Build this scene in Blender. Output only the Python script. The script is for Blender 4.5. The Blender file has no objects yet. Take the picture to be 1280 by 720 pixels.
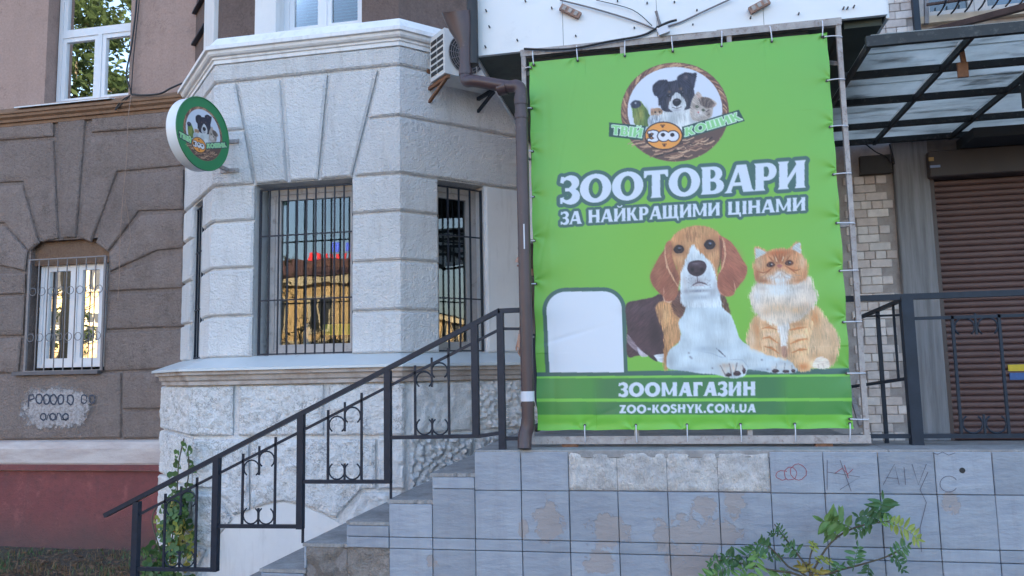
import bpy, math, random
import numpy as np
from mathutils import Vector, Matrix, noise
random.seed(7)
R_ = math.radians
scene = bpy.context.scene
# ------------------------------------------------------------------ camera
F_PX = 965.0
CAM = Vector((0, 0, 1.78))
YAW, PITCH, ROLL = R_(11.105), R_(6.335), R_(-1.159)
_f = Vector((-math.sin(YAW) * math.cos(PITCH), math.cos(YAW) * math.cos(PITCH), math.sin(PITCH)))
_r = Vector((math.cos(YAW), math.sin(YAW), 0)); _u = _r.cross(_f)
C_R = _r * math.cos(ROLL) + _u * math.sin(ROLL)
C_U = _u * math.cos(ROLL) - _r * math.sin(ROLL)
C_F = _f
cam_d = bpy.data.cameras.new('camera'); cam = bpy.data.objects.new('camera', cam_d)
scene.collection.objects.link(cam); scene.camera = cam
cam_d.sensor_fit = 'HORIZONTAL'; cam_d.sensor_width = 36; cam_d.lens = 36 * F_PX / 1280
cam_d.clip_start = 0.05; cam_d.clip_end = 2000
cam.matrix_world = Matrix(((C_R.x, C_U.x, -C_F.x, CAM.x), (C_R.y, C_U.y, -C_F.y, CAM.y), (C_R.z, C_U.z, -C_F.z, CAM.z), (0, 0, 0, 1)))
# ------------------------------------------------------------------ light
SUN_EL, SUN_AZ = R_(27), R_(12)          # the sun stands behind the house: the whole front lies in open shade
world = bpy.data.worlds.new('World'); scene.world = world; world.use_nodes = True
wn = world.node_tree; bg = wn.nodes['Background']
sky = wn.nodes.new('ShaderNodeTexSky'); sky.sky_type = 'NISHITA'; sky.sun_disc = False
sky.sun_elevation = SUN_EL; sky.sun_rotation = SUN_AZ; sky.air_density = 1.0; sky.dust_density = 2.0; sky.ozone_density = 1.0
wn.links.new(sky.outputs[0], bg.inputs[0]); bg.inputs[1].default_value = 0.12
sd = bpy.data.lights.new('sun', 'SUN'); sd.energy = 3.8; sd.angle = R_(0.5); sd.color = (1.0, 0.83, 0.62)
sun = bpy.data.objects.new('sun', sd); scene.collection.objects.link(sun)
_sv = Vector((math.sin(SUN_AZ) * math.cos(SUN_EL), math.cos(SUN_AZ) * math.cos(SUN_EL), math.sin(SUN_EL)))
sun.rotation_euler = _sv.to_track_quat('Z', 'Y').to_euler(); sun.location = _sv * 60
vs = scene.view_settings
vs.view_transform = 'Standard'; vs.look = 'None'; vs.gamma = 1; vs.use_curve_mapping = False
vs.exposure = 2.6
scene.cycles.max_bounces = 8; scene.cycles.use_denoising = True
scene.cycles.sample_clamp_indirect = 10

# ------------------------------------------------------------------ helpers
def ray(x, y):
    return C_R * ((x - 640) / F_PX) + C_U * ((360 - y) / F_PX) + C_F
def aty(x, y, Y):
    d = ray(x, y); return CAM + d * ((Y - CAM.y) / d.y)
def atz(x, y, Z):
    d = ray(x, y); return CAM + d * ((Z - CAM.z) / d.z)
def atx(x, y, X):
    d = ray(x, y); return CAM + d * ((X - CAM.x) / d.x)
def atp(x, y, p0, n):
    d = ray(x, y); return CAM + d * ((p0 - CAM).dot(n) / d.dot(n))
def V(*a): return Vector(a)
COL = scene.collection
ORG = {}
def tag(o, label=None, cat=None, group=None, kind=None):
    if label: o['label'] = label
    if cat: o['category'] = cat
    if group: o['group'] = group
    if kind: o['kind'] = kind
    return o
def thing(name, loc, label, cat, group=None):
    o = bpy.data.objects.new(name, None); COL.objects.link(o); o.location = loc
    o.empty_display_size = 0.1
    ORG[o.name] = Vector(loc); return tag(o, label, cat, group)
class MB:
    def __init__(s): s.v = []; s.f = []
    def add(s, vs, fs):
        b = len(s.v); s.v += [Vector(p) for p in vs]; s.f += [tuple(i + b for i in f) for f in fs]; return s
    def poly(s, pts): return s.add(pts, [tuple(range(len(pts)))])
    def box(s, x0, x1, y0, y1, z0, z1):
        return s.add([(x, y, z) for z in (z0, z1) for y in (y0, y1) for x in (x0, x1)],
                     [(0, 2, 3, 1), (4, 5, 7, 6), (0, 1, 5, 4), (2, 6, 7, 3), (0, 4, 6, 2), (1, 3, 7, 5)])
    def obox(s, c, ax, ay, az):          # centre and three half-axis vectors
        c = Vector(c)
        return s.add([c + ax * i + ay * j + az * k for k in (-1, 1) for j in (-1, 1) for i in (-1, 1)],
                     [(0, 2, 3, 1), (4, 5, 7, 6), (0, 1, 5, 4), (2, 6, 7, 3), (0, 4, 6, 2), (1, 3, 7, 5)])
    def bbox(s, x0, x1, y0, y1, z0, z1, b=0.004):   # chamfered box
        pts = []; idx = {}
        for a in (0, 1):
            for c in (0, 1):
                for d in (0, 1):
                    X = (x0, x1)[a]; Y = (y0, y1)[c]; Z = (z0, z1)[d]
                    sx = b if a == 0 else -b; sy = b if c == 0 else -b; sz = b if d == 0 else -b
                    idx[a, c, d, 0] = len(pts); pts.append((X, Y + sy, Z + sz))
                    idx[a, c, d, 1] = len(pts); pts.append((X + sx, Y, Z + sz))
                    idx[a, c, d, 2] = len(pts); pts.append((X + sx, Y + sy, Z))
        I = lambda a, c, d, k: idx[a, c, d, k]
        fs = []
        for a in (0, 1):
            fs.append((I(a, 0, 0, 0), I(a, 0, 1, 0), I(a, 1, 1, 0), I(a, 1, 0, 0)))
            fs.append((I(0, a, 0, 1), I(1, a, 0, 1), I(1, a, 1, 1), I(0, a, 1, 1)))
            fs.append((I(0, 0, a, 2), I(0, 1, a, 2), I(1, 1, a, 2), I(1, 0, a, 2)))
        for a in (0, 1):
            for c in (0, 1):
                fs.append((I(a, c, 0, 0), I(a, c, 1, 0), I(a, c, 1, 1), I(a, c, 0, 1)))
                fs.append((I(a, 0, c, 0), I(a, 1, c, 0), I(a, 1, c, 2), I(a, 0, c, 2)))
                fs.append((I(0, a, c, 1), I(1, a, c, 1), I(1, a, c, 2), I(0, a, c, 2)))
        for a in (0, 1):
            for c in (0, 1):
                for d in (0, 1): fs.append((I(a, c, d, 0), I(a, c, d, 1), I(a, c, d, 2)))
        return s.add(pts, fs)
    def bar(s, p, q, w, h, up=Vector((0, 0, 1))):    # rectangular bar p->q ; w across, h along up
        p = Vector(p); q = Vector(q); d = (q - p); L = d.length; d = d / L
        side = d.cross(up)
        if side.length < 1e-4: side = d.cross(Vector((0, 1, 0)))
        side.normalize(); u = side.cross(d)
        return s.obox((p + q) / 2, d * (L / 2), side * (w / 2), u * (h / 2))
    def tube(s, path, r, n=8, closed=False, caps=True):
        path = [Vector(p) for p in path]; m = len(path)
        rs = r if isinstance(r, (list, tuple)) else [r] * m
        pu = None; b = len(s.v); vs = []
        for i in range(m):
            if closed: t = path[(i + 1) % m] - path[i - 1]
            else: t = path[min(i + 1, m - 1)] - path[max(i - 1, 0)]
            t.normalize()
            if pu is None:
                a = Vector((0, 0, 1)) if abs(t.z) < 0.9 else Vector((1, 0, 0)); pu = (a - t * a.dot(t)).normalized()
            else:
                pu = pu - t * pu.dot(t); pu.normalize()
            w = t.cross(pu)
            for k in range(n):
                an = 2 * math.pi * k / n; vs.append(path[i] + (pu * math.cos(an) + w * math.sin(an)) * rs[i])
        fs = []
        for i in range(m if closed else m - 1):
            for k in range(n):
                a0 = i * n + k; a1 = i * n + (k + 1) % n; j = (i + 1) % m
                fs.append((a0, a1, j * n + (k + 1) % n, j * n + k))
        if caps and not closed:
            fs.append(tuple(range(n - 1, -1, -1))); fs.append(tuple((m - 1) * n + k for k in range(n)))
        return s.add(vs, fs)
    def prism(s, pts, vec):
        n = len(pts); pts = [Vector(p) for p in pts]; vec = Vector(vec)
        return s.add(pts + [p + vec for p in pts], [tuple(range(n - 1, -1, -1)), tuple(range(n, 2 * n))] + [(i, (i + 1) % n, n + (i + 1) % n, n + i) for i in range(n)])
    def grid(s, rows):
        n = len(rows[0]); m = len(rows)
        return s.add([p for r in rows for p in r], [(i * n + j, i * n + j + 1, (i + 1) * n + j + 1, (i + 1) * n + j) for i in range(m - 1) for j in range(n - 1)])
    def build(s, name, mat, parent=None, smooth=False, origin=None):
        me = bpy.data.meshes.new(name)
        if parent is not None: o_ = ORG[parent.name]
        elif origin is not None: o_ = Vector(origin)
        else:
            xs = [p.x for p in s.v]; ys = [p.y for p in s.v]; zs = [p.z for p in s.v]
            o_ = Vector(((min(xs) + max(xs)) / 2, (min(ys) + max(ys)) / 2, min(zs)))
        me.from_pydata([tuple(p - o_) for p in s.v], [], s.f); me.update()
        if smooth:
            me.polygons.foreach_set('use_smooth', [True] * len(me.polygons))
            if smooth != True and smooth != 1:
                try: me.set_sharp_from_angle(angle=smooth)
                except Exception: pass
        if mat: me.materials.append(mat)
        ob = bpy.data.objects.new(name, me); COL.objects.link(ob)
        if parent is not None: ob.parent = parent
        else: ob.location = o_
        ORG[ob.name] = o_.copy()
        # consistent outward normals
        return ob
def fixn(ob):
    import bmesh
    bm = bmesh.new(); bm.from_mesh(ob.data); bmesh.ops.recalc_face_normals(bm, faces=bm.faces[:]); bm.to_mesh(ob.data); bm.free(); return ob
def place(name, me, parent, loc, rot=None, scl=None):    # a piece that shares mesh data
    ob = bpy.data.objects.new(name, me); COL.objects.link(ob); ob.parent = parent
    ob.location = Vector(loc) - ORG[parent.name]
    if rot is not None: ob.rotation_euler = rot
    if scl is not None: ob.scale = scl
    return ob
def miter(path):
    """outward (towards the street) miter vectors of a plan path running left to right"""
    out = []; n = len(path)
    ns = []
    for i in range(n - 1):
        d = Vector((path[i + 1][0] - path[i][0], path[i + 1][1] - path[i][1])).normalized(); ns.append(Vector((d.y, -d.x)))
    for i in range(n):
        if i == 0: m = ns[0]
        elif i == n - 1: m = ns[-1]
        else:
            b = (ns[i - 1] + ns[i]).normalized(); m = b / max(0.3, b.dot(ns[i]))
        out.append(m)
    return out
def offset_path(path, o, ends=None):
    ms = miter(path); return [(p[0] + m.x * o, p[1] + m.y * o) for p, m in zip(path, ms)]
def sweep(mb, path, profile):
    ms = miter(path); rows = []
    for (o, z) in profile: rows.append([Vector((p[0] + m.x * o, p[1] + m.y * o, z)) for p, m in zip(path, ms)])
    mb.grid(rows); return mb
def pathwall(mb, path, z0, z1, o=0.0, thick=0.3):
    ms = miter(path)
    for i in range(len(path) - 1):
        q = []
        for z in (z0, z1):
            for k in (i, i + 1):
                p = path[k]; m = ms[k]
                q.append(Vector((p[0] + m.x * o, p[1] + m.y * o, z))); q.append(Vector((p[0] - m.x * thick, p[1] - m.y * thick, z)))
        mb.add(q, [(0, 2, 6, 4), (1, 5, 7, 3), (0, 4, 5, 1), (2, 3, 7, 6), (4, 6, 7, 5), (0, 1, 3, 2)])
def samples(L, n, e):
    n = max(2, n)
    a = [0, 0.25 * e, e]; b = [L - e, L - 0.25 * e, L]
    mid = [e + (L - 2 * e) * i / n for i in range(1, n)]
    return a + mid + b
def lerp_line(pts, t):
    Ls = [0]
    for i in range(len(pts) - 1): Ls.append(Ls[-1] + 1.0)
    x = t * Ls[-1]; i = min(int(x), len(pts) - 2); f = x - i
    return pts[i].lerp(pts[i + 1], f)
def block(mb, bot, top, nrm, thick, step=0.12, amp=0.003, ns=9.0, edge=0.022, kind=0, seed=0):
    """a proud stone or stucco block between two polylines, with rounded arrises and an uneven face"""
    bot = [Vector(p) for p in bot]; top = [Vector(p) for p in top]; nrm = [Vector(p) for p in nrm]
    n = len(bot)
    def clen(pts): return sum((pts[i + 1] - pts[i]).length for i in range(len(pts) - 1))
    L = (clen(bot) + clen(top)) / 2; Hh = ((top[0] - bot[0]).length + (top[-1] - bot[-1]).length) / 2
    # parametrise along by mean length so that corners stay corners
    seg = [((bot[i + 1] - bot[i]).length + (top[i + 1] - top[i]).length) / 2 for i in range(n - 1)]
    cum = [0]
    for s_ in seg: cum.append(cum[-1] + s_)
    us = samples(cum[-1], int(cum[-1] / step) + 1, edge)
    us = sorted(set([round(u, 5) for u in us] + [round(c, 5) for c in cum]))
    vs_ = samples(Hh, int(Hh / step) + 1, edge)
    rows = []
    for v in vs_:
        r = []
        for u in us:
            i = 0
            while i < n - 2 and u > cum[i + 1] + 1e-6: i += 1
            f = 0 if seg[i] < 1e-9 else min(1, max(0, (u - cum[i]) / seg[i]))
            b = bot[i].lerp(bot[i + 1], f); t = top[i].lerp(top[i + 1], f); nn = nrm[i].lerp(nrm[i + 1], f)
            p = b.lerp(t, v / Hh)
            e = min(u, cum[-1] - u, v, Hh - v)
            k = 0.0 if e <= 0 else (0.62 if e < 0.5 * edge else 1.0)
            h = thick * k
            if e > 0:
                q = (p + Vector((seed * 3.1, seed * 1.7, 0)))
                if kind == 0: h += amp * noise.noise(q * ns) + amp * 0.6 * noise.noise(q * ns * 2.7)
                elif kind == 1:      # rock faced
                    h += amp * (noise.fractal(q * ns, 0.8, 2.1, 4) * (1 if e > edge else 0.5)) 
                else:                # lumpy, pebble-like
                    d_, _p = noise.voronoi(q * ns); h += amp * (0.9 - 1.6 * min(1, d_[0])) + amp * 0.3 * noise.noise(q * ns * 2)
            r.append(p + nn * h)
        rows.append(r)
    mb.grid(rows); return mb
def resample(pts, n):
    pts = [Vector(p) for p in pts]; cum = [0]
    for i in range(len(pts) - 1): cum.append(cum[-1] + (pts[i + 1] - pts[i]).length)
    out = []
    for k in range(n):
        d = cum[-1] * k / (n - 1); i = 0
        while i < len(pts) - 2 and d > cum[i + 1]: i += 1
        f = (d - cum[i]) / max(1e-9, cum[i + 1] - cum[i]); out.append(pts[i].lerp(pts[i + 1], f))
    return out
def crom(pts, k=6, closed=False):
    pts = [Vector(p) for p in pts]; n = len(pts); out = []
    rng = range(n if closed else n - 1)
    for i in rng:
        if closed: a, b, c, d = pts[i - 1], pts[i], pts[(i + 1) % n], pts[(i + 2) % n]
        else: a, b, c, d = pts[max(0, i - 1)], pts[i], pts[i + 1], pts[min(n - 1, i + 2)]
        for j in range(k):
            t = j / k
            out.append(0.5 * ((2 * b) + (c - a) * t + (2 * a - 5 * b + 4 * c - d) * t * t + (3 * b - a - 3 * c + d) * t ** 3))
    if not closed: out.append(pts[-1])
    return out

# ------------------------------------------------------------------ materials
def lin(c):
    c = c / 255.0
    return c / 12.92 if c <= 0.04045 else ((c + 0.055) / 1.055) ** 2.4
def A(r, g, b):
    """albedo of a thing from the tone it has in open shade"""
    return (min(.9, lin(r) * 1.03), min(.9, lin(g) * 0.98), min(.9, lin(b) * 0.91))
class NT:
    def __init__(s, name):
        s.m = bpy.data.materials.new(name); s.m.use_nodes = True; s.t = s.m.node_tree; s.n = s.t.nodes; s.l = s.t.links
        s.b = s.n['Principled BSDF']; s._pos = None
    def pos(s):
        if s._pos is None: s._pos = s.n.new('ShaderNodeNewGeometry').outputs['Position']
        return s._pos
    def noise(s, scale, detail=4, rough=0.6, vec=None, stretch=None):
        v = vec or s.pos()
        if stretch:
            mp = s.n.new('ShaderNodeMapping'); mp.inputs['Scale'].default_value = stretch; s.l.new(v, mp.inputs['Vector']); v = mp.outputs[0]
        t = s.n.new('ShaderNodeTexNoise'); t.inputs['Scale'].default_value = scale; t.inputs['Detail'].default_value = detail; t.inputs['Roughness'].default_value = rough
        s.l.new(v, t.inputs['Vector']); return t.outputs[0]
    def voro(s, scale, feature='F1', vec=None):
        t = s.n.new('ShaderNodeTexVoronoi'); t.feature = feature; t.inputs['Scale'].default_value = scale; s.l.new(vec or s.pos(), t.inputs['Vector']); return t.outputs['Distance']
    def ramp(s, fac, stops):
        r = s.n.new('ShaderNodeValToRGB'); e = r.color_ramp.elements
        while len(e) > len(stops): e.remove(e[-1])
        while len(e) < len(stops): e.new(0.5)
        for el, (p, c) in zip(e, stops):
            el.position = p; el.color = (c, c, c, 1) if not isinstance(c, (tuple, list)) else (*c[:3], 1)
        s.l.new(fac, r.inputs[0]); return r.outputs[0]
    def mix(s, fac, a, b, mode='MIX'):
        m = s.n.new('ShaderNodeMix'); m.data_type = 'RGBA'; m.blend_type = mode
        for sock, val in ((m.inputs[0], fac), (m.inputs[6], a), (m.inputs[7], b)):
            if isinstance(val, (int, float)): sock.default_value = val
            elif isinstance(val, (tuple, list)): sock.default_value = (*val[:3], 1)
            else: s.l.new(val, sock)
        return m.outputs[2]
    def math(s, op, a, b=0.0):
        m = s.n.new('ShaderNodeMath'); m.operation = op
        for sock, val in ((m.inputs[0], a), (m.inputs[1], b)):
            if isinstance(val, (int, float)): sock.default_value = val
            else: s.l.new(val, sock)
        return m.outputs[0]
    def sep(s, v):
        x = s.n.new('ShaderNodeSeparateXYZ'); s.l.new(v, x.inputs[0]); return x.outputs
    def color(s, c):
        if isinstance(c, (tuple, list)): s.b.inputs['Base Color'].default_value = (*c[:3], 1)
        else: s.l.new(c, s.b.inputs['Base Color'])
    def rough(s, r):
        if isinstance(r, (int, float)): s.b.inputs['Roughness'].default_value = r
        else: s.l.new(r, s.b.inputs['Roughness'])
    def bump(s, h, strength=0.5, dist=0.01):
        b = s.n.new('ShaderNodeBump'); b.inputs['Strength'].default_value = strength; b.inputs['Distance'].default_value = dist
        s.l.new(h, b.inputs['Height']); s.l.new(b.outputs[0], s.b.inputs['Normal'])
def mul(c, k): return tuple(min(0.95, x * k) for x in c)
def simple(name, col, rough=0.6, var=0.15, vs=6.0, bump=None, metal=0.0, dirt=None, spec=None, fine=0.0):
    t = NT(name); n1 = t.noise(vs, 5, 0.65)
    c = t.mix(t.ramp(n1, [(0.3, 0.0), (0.7, 1.0)]), mul(col, 1 - var), mul(col, 1 + var))
    if fine:
        n2 = t.noise(vs * 14, 3, 0.7); c = t.mix(t.ramp(n2, [(0.35, 0.0), (0.65, 1.0)]), t.mix(1.0, c, mul((1, 1, 1), 1 - fine), 'MULTIPLY'), c)
    if dirt:
        dc, ds, lo, hi = dirt; c = t.mix(t.ramp(t.noise(ds, 6, 0.7), [(lo, 0.0), (hi, 1.0)]), c, dc)
    t.color(c); t.rough(rough); t.b.inputs['Metallic'].default_value = metal
    if spec is not None: t.b.inputs['Specular IOR Level'].default_value = spec
    if bump:
        bs, st, di = bump; t.bump(t.noise(bs, 5, 0.65), st, di)
    return t.m
M = {}
# stucco of the old house (brown grey, rough, streaked)
def stucco(name, col, dcol, streak=0.5, bs=60, bd=0.012, blotch=1.4, strength=0.9):
    t = NT(name)
    n1 = t.ramp(t.noise(blotch, 6, 0.7), [(0.35, 0.0), (0.68, 1.0)])
    n2 = t.ramp(t.noise(7, 4, 0.6, stretch=(1.6, 1.6, 0.18)), [(0.45, 0.0), (0.75, 1.0)])
    n3 = t.ramp(t.noise(45, 3, 0.7), [(0.3, 0.0), (0.7, 1.0)])
    c = t.mix(n1, col, dcol)
    c = t.mix(t.math('MULTIPLY', n2, streak), c, mul(dcol, 0.75))
    c = t.mix(0.5, c, t.mix(n3, mul(col, 0.72), mul(col, 1.18)))
    st_ = t.ramp(t.noise(2.3, 7, 0.78), [(0.52, 0.0), (0.66, 1.0)]); c = t.mix(t.math('MULTIPLY', st_, 0.4), c, mul(dcol, 0.62))
    ck = t.math('MULTIPLY', t.ramp(t.noise(3.1, 6, 0.7), [(0.491, 0.0), (0.5, 1.0), (0.509, 0.0)]), t.ramp(t.noise(1.1, 2, 0.5), [(0.52, 0.0), (0.6, 1.0)])); c = t.mix(t.math('MULTIPLY', ck, 0.6), c, mul(dcol, 0.35))
    c = t.mix(1.0, c, t.ramp(t.n.new('ShaderNodeObjectInfo').outputs['Random'], [(0., .88), (1., 1.07)]), 'MULTIPLY')
    t.color(c); t.rough(0.92); t.b.inputs['Specular IOR Level'].default_value = 0.2
    h = t.math('ADD', t.noise(bs, 4, 0.7), t.math('MULTIPLY', t.noise(bs * 0.3, 3, 0.6), 1.2)); t.bump(h, strength, bd)
    return t.m
M['stucco'] = stucco('brown_stucco', A(152, 140, 138), A(128, 116, 113), 0.5, 48, 0.03, 1.4, 1.0)
M['plaster'] = stucco('pinkish_plaster', A(172, 150, 145), A(152, 134, 130), 0.35, 50, 0.004, 0.9, 0.5)
M['tympanum'] = stucco('old_brown_plaster', A(128, 106, 92), A(96, 78, 68), 0.5)
M['brown_panel'] = stucco('upper_brown_stucco', A(112, 98, 96), A(92, 80, 78), 0.6, 70, 0.008)
M['ochre'] = stucco('ochre_cornice', A(140, 112, 92), A(122, 100, 88), 0.4, 60, 0.004, 1.2, 0.4)
def white_paint(name, bs, bd, st, extra=0.0):
    t = NT(name)
    n1 = t.ramp(t.noise(1.6, 6, 0.7), [(0.3, 0.0), (0.75, 1.0)])
    n2 = t.ramp(t.noise(9, 4, 0.6, stretch=(1.5, 1.5, 0.2)), [(0.52, 0.0), (0.8, 1.0)])
    c = t.mix(n1, (0.80, 0.79, 0.79), (0.69, 0.685, 0.695))
    c = t.mix(t.math('MULTIPLY', n2, 0.45), c, (0.42, 0.40, 0.39))
    c = t.mix(t.math('MULTIPLY', t.ramp(t.noise(3.2, 7, 0.8), [(0.62, 0.0), (0.72, 1.0)]), 0.25), c, (0.38, 0.35, 0.33))
    if extra:
        n3 = t.ramp(t.noise(26, 6, 0.75), [(0.57, 0.0), (0.66, 1.0)])
        c = t.mix(t.math('MULTIPLY', n3, extra * .6), c, (0.26, 0.245, 0.24))
        v1 = t.ramp(t.noise(11, 7, 0.72), [(0.478, 0.0), (0.5, 1.0), (0.522, 0.0)]); v2 = t.ramp(t.noise(4, 3, 0.6), [(0.42, 0.0), (0.6, 1.0)])
        c = t.mix(t.math('MULTIPLY', t.math('MULTIPLY', v1, v2), extra), c, (0.13, 0.12, 0.12))
    c = t.mix(1.0, c, t.ramp(t.n.new('ShaderNodeObjectInfo').outputs['Random'], [(0., .91), (1., 1.03)]), 'MULTIPLY')
    t.color(c); t.rough(0.75); t.b.inputs['Specular IOR Level'].default_value = 0.3
    t.bump(t.math('ADD', t.noise(bs, 3, 0.6), t.math('MULTIPLY', t.noise(bs * 0.35, 3, 0.6), 0.8)), st, bd)
    return t.m
M['white'] = white_paint('white_painted_stucco', 62, 0.026, 1.0)
M['white_smooth'] = white_paint('white_painted_smooth', 90, 0.002, 0.35)
M['white_rock'] = white_paint('white_painted_rock', 46, 0.022, 1.0, 0.95)
M['white_lump'] = white_paint('grey_painted_lumps', 60, 0.016, 0.9, 0.35)
M['sill_metal'] = simple('painted_sheet_metal', A(196, 204, 212), 0.45, 0.06, 3, dirt=(A(120, 108, 100), 9, 0.62, 0.85))
M['moulding'] = simple('grimy_moulding', A(182, 176, 176), 0.8, 0.12, 4, bump=(60, 0.4, 0.004), dirt=(A(130, 112, 102), 5, 0.45, 0.8))
M['upvc'] = simple('white_upvc', A(214, 220, 232), 0.35, 0.03, 3)
M['old_frame'] = simple('old_white_frame', A(178, 176, 180), 0.6, 0.12, 8, dirt=(A(110, 100, 95), 12, 0.55, 0.8))
def glass(name, ior=1.9, tint=(0.75, 0.82, 0.84)):
    t = NT(name); t.n.remove(t.b)
    tr = t.n.new('ShaderNodeBsdfTransparent'); tr.inputs[0].default_value = (*tint, 1)
    gl = t.n.new('ShaderNodeBsdfGlossy'); gl.inputs['Roughness'].default_value = 0.004
    fr = t.n.new('ShaderNodeFresnel'); fr.inputs['IOR'].default_value = ior
    b = t.n.new('ShaderNodeBump'); b.inputs['Strength'].default_value = 0.25; b.inputs['Distance'].default_value = 0.004
    t.l.new(t.noise(2.2, 2, 0.5), b.inputs['Height']); t.l.new(b.outputs[0], gl.inputs['Normal'])
    mx = t.n.new('ShaderNodeMixShader'); t.l.new(fr.outputs[0], mx.inputs[0]); t.l.new(tr.outputs[0], mx.inputs[1]); t.l.new(gl.outputs[0], mx.inputs[2])
    t.l.new(mx.outputs[0], t.n['Material Output'].inputs[0]); return t.m
M['glass'] = glass('window_glass', 1.66)
M['dark_room'] = simple('dark_interior', (0.035, 0.038, 0.042), 0.9, 0.2, 2)
M['iron'] = simple('dark_painted_iron', (0.014, 0.021, 0.036), 0.45, 0.25, 14, dirt=((0.05, 0.032, 0.024), 30, 0.68, 0.85), spec=.3)
M['grille_grey'] = simple('grey_painted_grille', A(120, 118, 124), 0.5, 0.15, 20, dirt=(A(90, 70, 58), 40, 0.6, 0.8))
M['pipe'] = simple('brown_plastic_pipe', A(72, 57, 62), 0.38, 0.15, 5, dirt=(A(110, 98, 98), 9, 0.6, 0.85))
M['galv'] = simple('weathered_galvanised_steel', A(160, 156, 158), 0.55, 0.2, 18, dirt=(A(112, 92, 84), 35, 0.52, 0.75), bump=(120, 0.3, 0.002))
M['tie'] = simple('white_cable_tie', A(205, 210, 225), 0.4, 0.04, 8)
M['black'] = simple('cable_and_opening_black', (0.015, 0.015, 0.018), 0.5, 0.2, 10)  # cables; also the painted dark inside slots, holes and the hopper
M['cord'] = simple('old_cord', A(150, 130, 120), 0.8, 0.2, 10)
M['cladding'] = simple('white_sheet_cladding', (0.74, 0.745, 0.755), 0.42, 0.03, 1.2, dirt=((0.50, 0.50, 0.52), 2.5, 0.62, 0.95))
M['soffit'] = simple('green_grey_soffit', A(92, 100, 96), 0.8, 0.15, 2, dirt=(A(60, 62, 58), 3, 0.5, 0.8))
M['screw'] = simple('rusty_screw', (0.05, 0.04, 0.04), 0.5, 0.2, 40)
M['ac_white'] = simple('air_conditioner_casing', A(198, 202, 208), 0.4, 0.05, 4, dirt=(A(140, 130, 122), 8, 0.62, 0.85))
M['rust'] = simple('rusty_steel', A(120, 86, 66), 0.85, 0.3, 16, bump=(90, 0.4, 0.003))
M['rust_dark'] = simple('dark_rusty_steel', A(72, 54, 50), 0.8, 0.35, 14, bump=(90, 0.4, 0.003))
M['concrete'] = simple('raw_concrete', A(136, 132, 134), 0.9, 0.2, 5, bump=(70, 0.7, 0.008), fine=0.25)
M['deck'] = simple('worn_deck_concrete', A(158, 158, 162), 0.85, 0.2, 4, bump=(60, 0.6, 0.008), fine=0.25, dirt=(A(110, 106, 106), 7, 0.5, 0.8))
M['asphalt'] = simple('asphalt', (0.05, 0.05, 0.055), 0.9, 0.25, 3, bump=(150, 0.6, 0.006), fine=0.3)
M['soil'] = simple('dry_soil', (0.10, 0.075, 0.055), 0.95, 0.35, 6, bump=(50, 0.8, 0.02), fine=0.3)
M['roof_red'] = simple('red_roof', (0.15, 0.075, 0.06), 0.8, 0.2, 2)
M['yellow_wall'] = simple('ochre_rendered_wall', (0.60, 0.41, 0.19), 0.85, 0.3, 0.8)
M['cream_wall'] = simple('cream_rendered_wall', (0.55, 0.46, 0.30), 0.85, 0.12, 0.6)
# ------------------------------------------------------------------ ground
YF = 7.3; YB = 6.4; YT = 4.9             # house front, bay front, terrace front
DECK = aty(900, 562.5, YT).z
TOPZ = 13.0  # unseen upper height, picked so the house shades everything in view
FN = V(0, -1, 0)
g = MB(); g.box(-400, 400, -400, 400, -1.0, 0.0); tag(g.build('ground', M['asphalt']), kind='structure')
g = MB()
rows = []
for j in range(9):
    y = YF + 0.1 - 1.05 * j / 8
    rows.append([V(-12 + 8 * i / 60, y + 0.06 * noise.noise(V(i * .5, j, 0)) * (j > 0), (0.012 + 0.05 * (1 - j / 8) + 0.02 * noise.noise(V(i * .4, j * .4, 3))) if j < 8 else -0.01) for i in range(61)])
g.grid(rows); tag(fixn(g.build('soil_strip', M['soil'], smooth=True)), kind='structure')
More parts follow.
